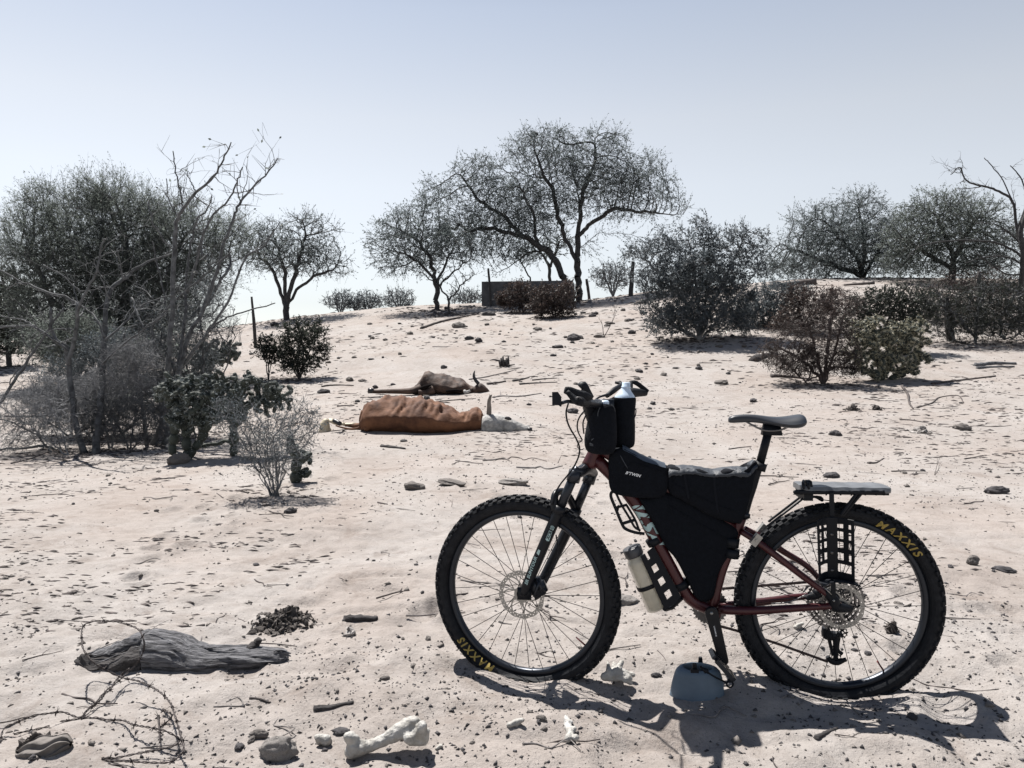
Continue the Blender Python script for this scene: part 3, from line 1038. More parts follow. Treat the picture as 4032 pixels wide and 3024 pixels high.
tube(mb, [P('C4', 230, 480, .04), P('C4', 300, 560, .05)], [.012, .014], 10, 1)
cal = mb.build("brake_caliper", M['plastic'], bike)
for pts, r in (([P('C4', 525, 652, .082), P('C4', 525, 652, .086)], .0045), ([P('C4', 30, 600, .05), P('C4', 120, 560, .055), P('C4', 210, 535, .056)], .0024), ([P('C4', 395, 460, .074), P('C4', 490, 560, .076)], .0025)):
    mb = MB(); tube(mb, pts, r, 8, 2); mb.build("caliper_fitting", M['steel'], cal)
mb = MB()
tube(mb, [P('Z4', 950, 245, .02), P('Z4', 1050, 235, .035), P('Z4', 1140, 195, .045)], .0026, 6, 4)
mb.build("brake_hose", M['steel_dark'], bike)

# ---- rear rack with its two cargo cages
mb = MB()
for t in (.058, -.058):
    tube(mb, [P('C3', 350, 388, t * .8), P('C3', 420, 386, t), P('C3', 1900, 380, t), P('C3', 1915, 440, t)], [.008, .009, .009, .006], 10, 1)
for x in (420, 640, 880, 1130, 1320, 1560, 1750, 1890):
    tube(mb, [P('C3', x, 385, .058), P('C3', x, 385, -.058)], .006, 8, 1)
    if x not in (420,): tube(mb, [P('C3', x + 20, 395, .055), P('C3', x + 20, 445, .055)], [.0036, .003], 6, 1)
box(mb, P('C3', 1160, 362, 0), X3, Y3, Z3v, P('C3', 430, 360)[0] / 2 - P('C3', 1900, 360)[0] / 2, .05, .006)
for t, dx in ((.074, 0),):
    top = P('B6', 690, 258, t); bot = P('B6', 704, 1040, t)
    if t < 0: top = np.array([P('B6', 690, 258, .074)[0], t, top[2]]); bot = np.array([P('B6', 704, 1040, .074)[0], t, P('B6', 704, 1040, .074)[2]]); top[2] = P('B6', 690, 258, .074)[2]
    axd = (top - bot); L = np.linalg.norm(axd); axd /= L
    box(mb, (top + bot) / 2, X3, Y3, axd, .0075, .004, L / 2)
    tube(mb, [P('C3', 1430, 410, .058), P('C3', 1150, 790, .06)], .0062, 8, 1)
    tube(mb, [P('C3', 1510, 410, .05), P('C3', 1190, 790, .05)], .0062, 8, 1)
for t, a, b in ((.05, (495, 500), (-130, 985)), (-.05, (455, 470), (-110, 905))):
    tube(mb, [P('C3', *a, t * .6), P('C3', *b, t)], .0045, 8, 1)
box(mb, P('C3', 520, 420, 0), X3, Y3, Z3v, .016, .05, .016)
tube(mb, [P('C3', 540, 470, .03), P('C3', 700, 470, .02), P('C3', 800, 500, .01), P('C3', 830, 530, .0)], [.005, .005, .009, .006], 8, 4)
tube(mb, [P('C3', 830, 520, 0), P('C3', 980, 540, .0)], .0018, 6, 1)
rack = mb.build("rear_rack", M['plastic'], bike, smooth=False)
for t, z in ((.06, (140, 600)), (-.06, (185, 525))):
    mb = MB()
    p = P('B6', *z, t)
    box(mb, p, np.array([.8, 0, .6]), Y3, np.array([-.6, 0, .8]), .012, .012, .022)
    tube(mb, [p + [0, .008, .0], p + [0, .016, 0]], .0055, 10, 1)
    mb.build("rack_clamp", M['steel'], rack, smooth=False)
us = [555, 578, 604, 628, 656, 738, 772, 800, 812, 828]
vs = [440, 482, 514, 540, 592, 616, 660, 694, 746, 775, 833, 862, 884]


def cage_sheet(t0, out, sx=0.0):
    V = []; F = []
    for j, v in enumerate(vs):
        for i, u in enumerate(us):
            f = (u - 692) / 136
            sq = 1 - .04 * (v - 440) / 444
            bend = max(0, abs(f) - .32) / .68
            pt = P('B6', 692 + (u - 692) * sq + 10 * (v - 440) / 444, v, .095 if out > 0 else .095)
            V.append([pt[0] + sx, t0 + out * .05 * bend ** 1.2, pt[2]])
    m = len(us)
    for j in range(len(vs) - 1):
        for i in range(m - 1):
            hole = j in (1, 3, 5, 7, 9) and i in (1, 3, 5, 7)
            if j == 9 and i in (1, 2, 3, 5, 6, 7): hole = True
            if j == 11 and i in (2, 6): hole = False
            if not hole: F.append([j * m + i, j * m + i + 1, (j + 1) * m + i + 1, (j + 1) * m + i])
    mb = MB(); mb.add(V, F)
    lo = [V[(len(vs) - 1) * m + i] for i in range(m)]
    mb.add([l for l in lo] + [[l[0], l[1] + out * .06, l[2]] for l in lo], [[i, i + 1, m + i + 1, m + i] for i in range(m - 1)])
    o = mb.build("cargo_cage", M['plastic'], rack, smooth=False)
    add_mod(o, 'SOLIDIFY', thickness=.004)
    add_mod(o, 'BEVEL', width=.0015, segments=1, limit_method='ANGLE')
    for v in (565, 698, 828):
        mb = MB()
        p = P('B6', 694 + 6 * (v - 440) / 444, v, .095)
        p[1] = t0 + out * .001
        tube(mb, [p, p + Y3 * out * .005], .0055, 12, 1)
        mb.build("cage_bolt", M['steel_dark'], o)
cage_sheet(.084, 1)

# bottle cages under the down tube
def cage_bars(t):
    mb = MB()
    B5 = lambda pts, r, s=4: tube(mb, [P('B5', x, y, t) for x, y in pts], r, 8, s)
    B5([(190, 535), (140, 520), (122, 560), (160, 660), (225, 815), (262, 852), (340, 878), (415, 888)], .0058)
    B5([(165, 530), (215, 635), (290, 760), (330, 830), (380, 862)], .0045)
    B5([(260, 640), (330, 760), (365, 850)], .0045)
    B5([(150, 665), (265, 635)], .005, 1); B5([(220, 800), (330, 768)], .006, 1); B5([(180, 690), (190, 640)], .004, 1)
    return mb.build("bottle_cage", M['plastic'], bike)
cage_bars(.03); cage_bars(-.03)
mb = MB()
nu, nv = 7, 9
cor = [np.array(c, float) for c in ((378, 1085), (495, 1010), (735, 1450), (590, 1548))]
V = []; F = []
for j in range(nv):
    for i in range(nu):
        u, v = i / (nu - 1), j / (nv - 1)
        q = (cor[0] * (1 - u) + cor[1] * u) * (1 - v) + (cor[3] * (1 - u) + cor[2] * u) * v
        pt = P('B5', q[0], q[1], .04)
        V.append([pt[0], .043 - .02 * u * u, pt[2]])
for j in range(nv - 1):
    for i in range(nu - 1):
        if i in (2, 3) and j in (0, 2, 4, 6) and not (j == 0 and i == 3): continue
        F.append([j * nu + i, j * nu + i + 1, (j + 1) * nu + i + 1, (j + 1) * nu + i])
mb.add(V, F)
tube(mb, [P('B5', 590, 1545, .04), P('B5', 640, 1535, .0), P('B5', 600, 1548, -.04)], .008, 8, 4)
tube(mb, [P('B5', 735, 1445, .02), P('B5', 640, 1535, .0)], .010, 8, 2)
bc = mb.build("bottle_cage", M['plastic'], bike, smooth=False)
add_mod(bc, 'SOLIDIFY', thickness=.004)

# ---- the things the bike carries
def bottle(name, label, z, a, b, t, prof, m, square=0.0, n=28):
    """profile of (fraction from a to b, radius) turned about the line a-b"""
    p0, p1 = P(z, *a, t), P(z, *b, t)
    ax = (p1 - p0); L = np.linalg.norm(ax); d = ax / L
    e1 = np.array([-d[2], 0, d[0]]); e2 = Y3
    V = []
    for f, r in prof:
        for k in range(n):
            th = 2 * math.pi * k / n
            rr = r * (1 + square * math.cos(4 * th))
            V.append(p0 + ax * f + (e1 * math.cos(th) + e2 * math.sin(th)) * rr)
    mlen = len(prof)
    F = [[i * n + j, i * n + (j + 1) % n, (i + 1) * n + (j + 1) % n, (i + 1) * n + j] for i in range(mlen - 1) for j in range(n)]
    F += [list(range(n))[::-1], [(mlen - 1) * n + j for j in range(n)]]
    return V, F
V, F = bottle("", "", 'B5', (330, 1075), (527, 1540), .0, [(0, .028), (.03, .033), (.06, .034), (.08, .0395), (.14, .041), (.5, .0405), (.93, .041), (.98, .039), (1, .034)], None, -.035)
mb = MB(); mb.add(V, F)
wb = on_bike(mb.build("water_bottle", M['clear'], None))
tag(wb, "cloudy square drinking bottle with dark grey lid strapped under the red down tube", "bottle")
V, F = bottle("", "", 'B5', (300, 1005), (332, 1080), .0, [(0, .033), (.08, .0355), (.9, .0355), (1, .033)], None)
mb = MB(); mb.add(V, F); mb.build("lid", M['lid'], wb)
mb = MB()
V, F = bottle("", "", 'B5', (330, 1075), (527, 1540), .0, [(.52, .0425), (.525, .0435), (.585, .0435), (.59, .0425)], None, -.03)
mb.add(V, F[:-2]); mb.build("strap", M['plastic'], wb)

V, F = bottle("", "", 'B4', (1100, 232), (1072, 560), -.035, [(0, .0165), (.03, .017), (.12, .022), (.22, .031), (.33, .0395), (.6, .041), (1, .041)], None)
mb = MB(); mb.add(V, F)
pb = on_bike(mb.build("soda_bottle", M['pet'], None))
tag(pb, "pale blue white plastic bottle poking out of the tall black handlebar bag", "bottle")
V, F = bottle("", "", 'B4', (1104, 168), (1100, 232), -.035, [(0, .0135), (.08, .0155), (.75, .0155), (.8, .0175), (1, .0175)], None)
mb = MB(); mb.add(V, F); mb.build("cap", M['pet'], pb)
V, F = bottle("", "", 'B4', (842, 380), (848, 470), .055, [(0, .004), (.05, .013), (.2, .0175), (1, .018)], None)
mb = MB(); mb.add(V, F)
b2 = on_bike(mb.build("bidon", M['pet'], None))
tag(b2, "small white bottle cap peeking from the drawstring bag behind the handlebar stem", "bottle")

def revolve_bag(name, label, a, b, t, prof, m, seed):
    V, F = bottle("", "", 'B4', a, b, t, prof, None, 0, 32)
    V = np.array(V)
    for i in range(len(V)):
        w = mnoise.noise_vector(Vector(V[i] * 16) + Vector((seed, 0, 0)))
        V[i] += np.array([w[0], w[1], w[2]]) * .006
    mb = MB(); mb.add(V, F[:-2] + [F[-1]])
    o = on_bike(mb.build(name, m, None)); tag(o, label, "bag")
    add_mod(o, 'SUBSURF', levels=1, render_levels=1)
    return o
tb = revolve_bag("bottle_bag", "tall black cylindrical bag on the handlebar holding the pale plastic bottle", (1076, 345), (1066, 955), -.035, [(0, .044), (.02, .047), (.1, .0465), (.28, .045), (.42, .0435), (.52, .046), (.7, .0455), (.92, .0435), (1, .036)], M['fabric'], 3)
mb = MB(); tube(mb, [P('B4', 1205, 475, 0), P('B4', 1220, 500, 0), P('B4', 1210, 570, 0), P('B4', 1190, 590, 0)], .0022, 6, 4); mb.build("loop", M['plastic'], tb)
sb = revolve_bag("stem_bag", "black drawstring bag beside the handlebar stem with a grey tab near its base", (835, 425), (785, 1015), .045, [(0, .034), (.05, .044), (.12, .049), (.3, .054), (.5, .056), (.75, .060), (.95, .054), (1, .042)], M['fabric'], 9)
mb = MB()
c = P('B4', 732, 915, .092)
box(mb, c, np.array([-.98, 0, -.17]), Y3, Z3v, .020, .003, .0045)
mb.build("fabric_tab", M['slate'], sb, smooth=False)
for pts in ([(690, 860, .095), (715, 835, .095), (738, 812, .095)], [(745, 470, .085), (790, 455, .095), (770, 520, .095), (765, 570, .093)], [(930, 435, .07), (960, 470, .07), (970, 520, .06)]):
    mb = MB(); tube(mb, [P('B4', x, y, t) for x, y, t in pts], .0018, 6, 4)
    mb.build("drawstring", M['slate'], sb)

ttb = bag("top_tube_bag", "black zipped bag with white lettering behind the handlebar on the top tube", "bag", 'B5',
          [(112, 190), (205, 132), (300, 172), (420, 236), (600, 297), (614, 330), (610, 480), (560, 545), (430, 562), (250, 552), (150, 528), (110, 480), (100, 400)], .046, 0, M['fabric'], wr=.003, rings=((.6, 1.0), (.9, .97), (.98, .88), (1.0, .7)))
frame_text("bag_lettering", "B'TWIN", 'B5', (248, 366), (382, 398), .0105, .0495, M['white'], ttb, .3, .03)
ttb.children[-1].matrix_parent_inverse = Matrix()
mb = MB()
tube(mb, [P('B5', x, y, .047) for x, y in ((206, 208), (228, 250), (268, 318))], [.0016, .0022, .0018], 6, 4)
mb.build("zip_cord", M['slate'], ttb)
rings_in = [(220, 140), (300, 180), (420, 242), (590, 300)]
mb = MB()
L = [P('B5', x, y - 2, 0) for x, y in rings_in]
Lc = catmull(L, 6)
V = []; F = []
for i, p in enumerate(Lc):
    for k, (t, h) in enumerate(((-.046, -.002), (-.028, .010), (.0, .013), (.028, .010), (.046, -.002))):
        w = mnoise.noise(Vector((p[0] * 40, t * 60, 2))) * .004
        V.append([p[0], t, p[2] + h + w])
    if i:
        for k in range(4): F.append([(i - 1) * 5 + k, (i - 1) * 5 + k + 1, i * 5 + k + 1, i * 5 + k])
mb.add(V, F)
mb.build("lit_bag_cover", M['lit_cover'], ttb)  # lighter strip: sunlight on the bag's top is put into its colour

rb = bag("frame_top_bag", "long black roll bag with creased sunlit grey top between bar bag and seat post", "bag", 'B5',
         [(606, 322), (700, 303), (830, 307), (900, 318), (1000, 336), (1100, 322), (1230, 314), (1292, 320), (1318, 285), (1365, 256), (1388, 275), (1345, 470), (1300, 620), (1255, 775), (1190, 785), (1050, 752), (880, 668), (720, 578), (618, 510)], .052, 0, M['fabric'], wr=.006, per=7, rings=((.5, 1.0), (.82, .97), (.95, .82), (1.0, .45)))
mb = MB()
top = catmull([P('B5', x, y, 0) for x, y in ((610, 318), (700, 300), (830, 303), (910, 316), (1000, 332), (1100, 318), (1230, 310), (1300, 316), (1330, 275), (1370, 252))], 8)
V = []; F = []
for i, p in enumerate(top):
    sag = .006 + .014 * max(0, mnoise.noise(Vector((p[0] * 18, 5, 1)))) + .012 * max(0, mnoise.noise(Vector((p[0] * 70, 9, 1))))
    for k, (t, h) in enumerate(((-.054, -sag - .012), (-.047, -.008), (-.025, .001), (0, .003), (.025, .001), (.045, -.006), (.055, -.012), (.0575, -sag - .014))):
        w = mnoise.noise(Vector((p[0] * 35, t * 40, 7))) * .006
        V.append([p[0], t, p[2] + h + w])
    if i:
        for k in range(7): F.append([(i - 1) * 8 + k, (i - 1) * 8 + k + 1, i * 8 + k + 1, i * 8 + k])
mb.add(V, F)
rc = mb.build("lit_bag_cover", M['slate'], rb)  # lighter sheet: the sunlit top band is put into its colour and hem
add_mod(rc, 'SOLIDIFY', thickness=.002)
bag("frame_bag", "black triangular bag filling the bike frame under the top tube", "bag", 'B5',
    [(430, 560), (540, 510), (700, 548), (900, 655), (1205, 838), (1195, 960), (1150, 1060), (1060, 1210), (1020, 1380), (985, 1450), (925, 1472), (860, 1440), (785, 1290), (690, 1115), (610, 1010), (540, 890), (470, 760), (405, 645), (365, 570)], .034, 0, M['fabric'], wr=.002)
for y0, y1 in ((940, 975), (1020, 1085)):
    mb = MB()
    pts = [P('B5', 1140, y0, .02), P('B5', 1250, y0 + 30, .02), P('B5', 1195, y1 + 10, .02), P('B5', 1110, y1 - 20, .02)]
    q = sum(pts) / 4
    tube(mb, [q + [.0, -.0, -.016], q + [-.004, 0, .016]], .026, 14, 1)
    mb.build("frame_strap", M['plastic'], bike)

M['seam'] = mat("dark_webbing", (.0055, .007, .011), .8, spec=.15)
def seam(parent, name, pts, r, t, m='seam', z='B5'):
    mb = MB(); tube(mb, [P(z, x, y, t) for x, y in pts], r, 6, 5, squash=.5); return mb.build(name, M[m], parent)
fb = [o for o in COL.objects if o.name == "frame_bag"][0]
seam(fb, "zip", [(620, 640), (800, 745), (1000, 860), (1165, 950)], .0022, .0345)
seam(fb, "zip_puller", [(640, 655), (650, 690), (655, 720)], .0020, .036)
seam(fb, "piping", [(560, 700), (640, 900), (720, 1085), (800, 1270), (880, 1430)], .0016, .031)
seam(fb, "piping", [(1120, 990), (1040, 1200), (985, 1420)], .0016, .031)
seam(rb, "webbing", [(760, 345), (775, 450), (800, 585)], .0055, .0525)
seam(rb, "webbing", [(1020, 370), (1030, 520), (1055, 715)], .0055, .0525)
seam(rb, "piping", [(640, 440), (800, 520), (1000, 620), (1200, 690)], .0016, .053)
seam(ttb, "zip", [(230, 330), (300, 270), (420, 300), (560, 350)], .0018, .0468)

# the flat grey board lying on the rack, with its strap
mb = MB()
xa, xb = P('C3', 388, 300)[0], P('C3', 1932, 300)[0]
zb = P('C3', 1000, 345, .0)[2]
V = []; F = []
nb = 40
for i in range(nb + 1):
    f = i / nb
    x = xa + (xb - xa) * f
    e = 1 - max(0, abs(f - .5) * 2 - .93) / .07 * .22
    top = .019 + .001 * math.sin(f * 30)
    for (t, h) in ((-.062, .0), (-.066, .008), (-.06, top), (-.03, top + .001), (0, top + .0015), (.03, top + .001), (.06, top), (.066, .008 + .002 * math.sin(f * 45)), (.062, .0)):
        V.append([x, t * e, zb + h])
    if i:
        o = (i - 1) * 9
        for k in range(8): F.append([o + k, o + k + 1, o + 9 + k + 1, o + 9 + k])
        F.append([o + 8, o, o + 9, o + 17])
F += [list(range(9)), [nb * 9 + k for k in range(9)][::-1]]
mb.add(V, F)
bd = on_bike(mb.build("carrier_board", M['board'], None, smooth=False))
tag(bd, "long flat grey board strapped on top of the rear rack", "board")
mb = MB()
for x in (510, 600):
    pts = [P('C3', x, 335, .068), P('C3', x - 15, 250, .066), P('C3', x - 10, 200, .03), P('C3', x, 195, -.03), P('C3', x, 300, -.068)]
    tube(mb, pts, [.004, .005, .005, .004, .003], 8, 4)
box(mb, P('C3', 590, 245, .04), X3, Y3, Z3v, .011, .02, .013, .7)
mb.build("strap", M['plastic'], bd)
# ------------------------------------------------------------------ plants
def leaf_mat(name, col, var=.4, scale=1.2, through=.45):
    m = mat(name, col, .55, var=var, scale=scale)
    nt = m.node_tree
    p = nt.nodes["Principled BSDF"]; out = nt.nodes["Material Output"]
    tr = nt.nodes.new("ShaderNodeBsdfTranslucent"); mx = nt.nodes.new("ShaderNodeMixShader")
    mx.inputs[0].default_value = through
    src = p.inputs["Base Color"].links[0].from_socket
    nt.links.new(src, tr.inputs["Color"])
    nt.links.new(p.outputs[0], mx.inputs[1]); nt.links.new(tr.outputs[0], mx.inputs[2]); nt.links.new(mx.outputs[0], out.inputs["Surface"])
    return m


M['bark'] = mat("dark_bark", (.036, .035, .036), .9, var=.4, scale=14, bump=.4, bscale=30)
M['bark_grey'] = mat("grey_bark", (.056, .059, .064), .85, var=.4, scale=12, col2=(.12, .126, .134))
M['twig_grey'] = mat("bleached_twig", (.17, .175, .185), .8, var=.3, scale=6)
M['twig_red'] = mat("reddish_twig", (.06, .046, .044), .85, var=.35, scale=6)
M['leaf_mesq'] = leaf_mat("mesquite_leaf", (.110, .130, .132), var=.25, through=.6)
M['leaf_palo'] = leaf_mat("palo_verde_leaf", (.120, .138, .126), var=.25, scale=1.0, through=.65)
M['leaf_grey'] = leaf_mat("grey_green_leaf", (.092, .108, .118), var=.3, scale=1.5)
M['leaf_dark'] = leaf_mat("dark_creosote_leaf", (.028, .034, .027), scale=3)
M['leaf_brown'] = leaf_mat("brown_dry_leaf", (.055, .041, .037), scale=2)
M['cactus'] = mat("cactus_skin", (.030, .037, .030), .75, var=.35, scale=14)
M['spine'] = mat("cactus_spine", (.36, .34, .25), .6)
M['spine_grey'] = mat("grey_cactus_spine", (.22, .25, .25), .6)


def blob_points(blobs, n, Y, flat=.8, shell=.45, seed=0, gaps=.75):
    """points through ellipsoids read off the photo: (zoom, x, y, rx, ry) at distance Y"""
    rg = np.random.default_rng(seed)
    vol = np.array([b[3] * b[4] * max(b[3], b[4]) for b in blobs], float)
    vol = vol ** 1.0
    out = []
    for b, w in zip(blobs, vol / vol.sum()):
        k = max(4, int(n * w))
        yy = Y + (b[5] if len(b) > 5 else 0)
        c = at_depth(b[0], b[1], b[2], yy)
        s = ZOOM[b[0]][2] * yy / FPX
        d = rg.normal(size=(k, 3)); d /= np.linalg.norm(d, axis=1, keepdims=True)
        r = rg.random(k) ** shell
        p = c + d * r[:, None] * np.array([b[3] * s, max(b[3], b[4]) * s * flat, b[4] * s])
        out.append(p)
    p = np.concatenate(out)
    if gaps:
        size = np.median([b[4] * ZOOM[b[0]][2] * Y / FPX for b in blobs])
        f = 1.5 / max(size, .05)
        keep = [mnoise.noise(Vector((q[0] * f + seed, q[1] * f, q[2] * f))) > -.30 + .22 * (1 - gaps) * 4 * -1 for q in p]
        p = p[np.array(keep)]
    g = ground_z(p[:, 0], p[:, 1], False)
    return p[p[:, 2] > g + .05]


def colonize(guides, A, D, di, dk, seed=0, maxit=140, tropism=(0, 0, 0.05), wander=.18):
    """branches growing towards the points A; guides are polylines that the trunk follows"""
    rg = np.random.default_rng(seed)
    pos, par = [], []
    for g in guides:
        g = [np.asarray(q, float) for q in g]
        last = -1
        if pos:
            dd = np.linalg.norm(np.array(pos) - g[0], axis=1)
            if dd.min() < D * 1.5: last = int(dd.argmin())
        for a, b in zip(g[:-1], g[1:]):
            n = max(1, int(np.linalg.norm(b - a) / D))
            for k in range(n + (1 if b is g[-1] else 0)):
                pos.append(a + (b - a) * k / n + (rg.normal(size=3) * D * .16 if pos else 0)); par.append(last); last = len(pos) - 1
    A = np.asarray(A, float)
    P_ = np.array(pos)
    d2 = ((A[:, None, :] - P_[None, :, :]) ** 2).sum(2)
    near = d2.argmin(1); nd = np.sqrt(d2.min(1))
    alive = np.ones(len(A), bool)
    tro = np.array(tropism, float)
    for it in range(maxit):
        act = alive & (nd < di)
        if not act.any():
            if alive.any() and nd[alive].min() < di * 6: act = alive & (nd < nd[alive].min() * 1.3)
            else: break
        idx = near[act]
        v = A[act] - P_[idx]
        v /= np.maximum(np.linalg.norm(v, axis=1, keepdims=True), 1e-9)
        u, inv = np.unique(idx, return_inverse=True)
        S = np.zeros((len(u), 3)); np.add.at(S, inv, v)
        S /= np.maximum(np.linalg.norm(S, axis=1, keepdims=True), 1e-9)
        pu = np.array(par)[u]
        dd = P_[u] - P_[np.maximum(pu, 0)]; dd /= np.maximum(np.linalg.norm(dd, axis=1, keepdims=True), 1e-9)
        S += tro + rg.normal(size=S.shape) * wander + dd * .45
        S /= np.maximum(np.linalg.norm(S, axis=1, keepdims=True), 1e-9)
        new = P_[u] + S * D
        k0 = len(P_)
        P_ = np.concatenate([P_, new]); par.extend(u.tolist())
        dn = np.sqrt(((A[:, None, :] - new[None, :, :]) ** 2).sum(2))
        m = dn.min(1); am = dn.argmin(1)
        better = m < nd
        nd = np.where(better, m, nd); near = np.where(better, am + k0, near)
        alive &= nd > dk
        if not alive.any() or len(P_) > 16000: break
    return P_, np.array(par)


def radii(P_, par, tip, power=2.3, cap=None):
    n = len(P_)
    s = np.zeros(n); r = np.zeros(n)
    for i in range(n - 1, -1, -1):
        r[i] = max(tip, s[i] ** (1 / power))
        if par[i] >= 0: s[par[i]] += r[i] ** power
    if cap: r = np.minimum(r, cap)
    return r


def twigs_from(P_, par, r, thr, per, L, seed, up=.1, spread=.8, droop=0.0):
    """fine side twigs on the thin branches -> start, end, direction"""
    rg = np.random.default_rng(seed)
    idx = np.where((r < thr) & (par >= 0))[0]
    idx = np.repeat(idx, per)
    d = P_[idx] - P_[par[idx]]
    d /= np.maximum(np.linalg.norm(d, axis=1, keepdims=True), 1e-9)
    q = d + rg.normal(size=d.shape) * spread + np.array([0, 0, up - droop])
    q /= np.linalg.norm(q, axis=1, keepdims=True)
    ln = L * (.45 + .75 * rg.random((len(idx), 1)))
    s = P_[idx] - d * rg.random((len(idx), 1)) * .12
    return s, s + q * ln, q


def leaves_on(S, E, q, per, size, seed, spread=.5, jit=.02):
    rg = np.random.default_rng(seed)
    n = len(S)
    t = rg.random((n, per, 1)) * .85 + .2
    C = S[:, None, :] + (E - S)[:, None, :] * t + rg.normal(size=(n, per, 3)) * jit
    U = q[:, None, :] * .7 + rg.normal(size=(n, per, 3)) * spread
    C = C.reshape(-1, 3); U = U.reshape(-1, 3)
    return C, U, size * (.55 + .9 * rg.random(len(C)))


PLANTED = []
def plant(name, label, cat, base, guides, A, D, di, dk, tip, bark, leafm=None, twig=(2, .3, .05), leaf=(3, .08), seed=0, group=None,
          power=2.3, cap=None, tropism=(0, 0, .05), wander=.18, droop=0.0, trunk_name="trunk", leaf_aspect=.42, up=.1, sides=(6, 3), jit=.02, spread=.8):
    base = np.asarray(base, float)
    PLANTED.append((base[0], base[1], float(np.percentile(np.abs(A[:, 0] - np.median(A[:, 0])), 80))))
    root = empty(name, base, label, cat, group)
    P_, par = colonize(guides, A, D * .8, di, dk * .45, seed, tropism=tropism, wander=wander)
    r = radii(P_, par, tip, power, cap)
    k = np.where(par >= 0)[0]
    big = k[r[k] > tip * 3.5]; small = k[r[k] <= tip * 3.5]
    def seg(ix, n, ext):
        a, b = P_[par[ix]], P_[ix]
        d = b - a
        return prisms(a - d * ext, b + d * ext, np.minimum(r[par[ix]], r[ix] * 1.35), r[ix], n)
    V, Q = seg(big, sides[0], .06) if len(big) else (np.zeros((0, 3)), np.zeros((0, 4), int))
    V2, Q2 = seg(small, sides[1], .03) if len(small) else (np.zeros((0, 3)), np.zeros((0, 4), int))
    parts = [(V, Q), (V2, Q2)]
    if twig[0]:
        S, E, q = twigs_from(P_, par, r, tip * 2.2, twig[0], twig[1], seed + 1, up, spread, droop)
        tr = twig[2]
        TW = prisms(S, E, np.full(len(S), tr), np.full(len(S), tr * .5), 3)
        if leafm is None: parts.append(TW)
    off = 0; VV = []; QQ = []
    for v, q_ in parts:
        VV.append(v); QQ.append(q_ + off); off += len(v)
    fast_mesh(trunk_name, np.concatenate(VV), np.concatenate(QQ), bark, root, smooth=True).location = tuple(-base)
    if leafm is not None and twig[0]:
        C, U, sz = leaves_on(S, E, q, leaf[0], leaf[1], seed + 2, jit=jit)
        V, Q = leaf_quads(C, U, sz, leaf_aspect, np.random.default_rng(seed + 3))
        Q = np.concatenate([Q, TW[1] + len(V)]); V = np.concatenate([V, TW[0]])          # green twigs carry the leaves
        fast_mesh("crown", V, Q, leafm, root).location = tuple(-base)
    return root


def on_ground(z, x, y, Y):
    p = at_depth(z, x, y, Y)
    p[2] = float(ground_z(p[0], p[1]))
    return p


def guide(z, pts, Y, jit=0.0, seed=0, base=None):
    rg = np.random.default_rng(seed)
    out = []
    dy = 0
    for x, y in pts:
        out.append(at_depth(z, x, y, Y + dy)); dy += rg.normal() * jit
    if base is not None: out[0] = np.array(base)
    return out


def B_(z, *bl): return [(z, *b) for b in bl]


# ---- the mesquites on the hill
Yh = 30.0
b = on_ground('Z7', 1445, 1130, Yh)
plant("mesquite_tree", "tallest mesquite on the hill, its forked trunk rising right of the concrete tank", "tree", b,
      [guide('Z7', [(1445, 1130), (1440, 1000), (1432, 900), (1405, 930)], Yh, base=b)[:3],
       guide('Z7', [(1432, 900), (1440, 760), (1455, 600), (1430, 500)], Yh, .1, 1), guide('Z7', [(1432, 930), (1370, 800), (1320, 640), (1290, 500), (1240, 420)], Yh, .15, 2),
       guide('Z7', [(1440, 780), (1520, 700), (1650, 620), (1800, 640), (2050, 655)], Yh, .2, 3),
       guide('Z7', [(1440, 860), (1560, 770), (1700, 765), (1830, 795), (1870, 740), (1930, 715)], Yh, .1, 9), guide('Z7', [(1455, 600), (1500, 450), (1540, 330), (1530, 220)], Yh, .15, 4)],
      blob_points(B_('Z7', (1600, 240, 150, 130), (1270, 290, 240, 130), (1110, 240, 100, 60), (1740, 480, 270, 180), (1960, 590, 130, 70), (1480, 430, 280, 190), (1330, 600, 200, 120), (1700, 640, 190, 60), (1500, 850, 60, 50), (1200, 430, 160, 120)), 2600, Yh, .7, .5, 21),
      .22, 2.4, .42, .009, M['bark'], M['leaf_mesq'], (3, .60, .0034), (9, .064), 21, "mesquites on the hill", cap=.19, droop=.15)
b = on_ground('Z7', 1392, 1070, Yh - .6)
plant("mesquite_tree", "mesquite with a trunk leaning far over the concrete tank", "tree", b,
      [guide('Z7', [(1392, 1070), (1330, 950), (1250, 865), (1130, 790), (950, 740), (800, 740)], Yh - .6, .1, 5, b),
       guide('Z7', [(1250, 865), (1150, 880), (1050, 950), (970, 990)], Yh - .6, .1, 6), guide('Z7', [(1130, 790), (1000, 660), (850, 560), (760, 420)], Yh - .6, .2, 7), guide('Z7', [(1200, 840), (1180, 650), (1090, 480)], Yh - .6, .2, 8)],
      blob_points(B_('Z7', (850, 420, 170, 120), (650, 540, 150, 110), (1000, 570, 260, 160), (1120, 740, 220, 110), (880, 720, 260, 110), (960, 860, 160, 70), (1130, 880, 150, 60), (1010, 330, 60, 60)), 2300, Yh - .6, .7, .55, 22),
      .22, 2.4, .42, .009, M['bark'], M['leaf_mesq'], (3, .60, .0034), (9, .064), 22, "mesquites on the hill", cap=.20, droop=.25)
b = on_ground('Z7', 620, 1170, Yh - 2)
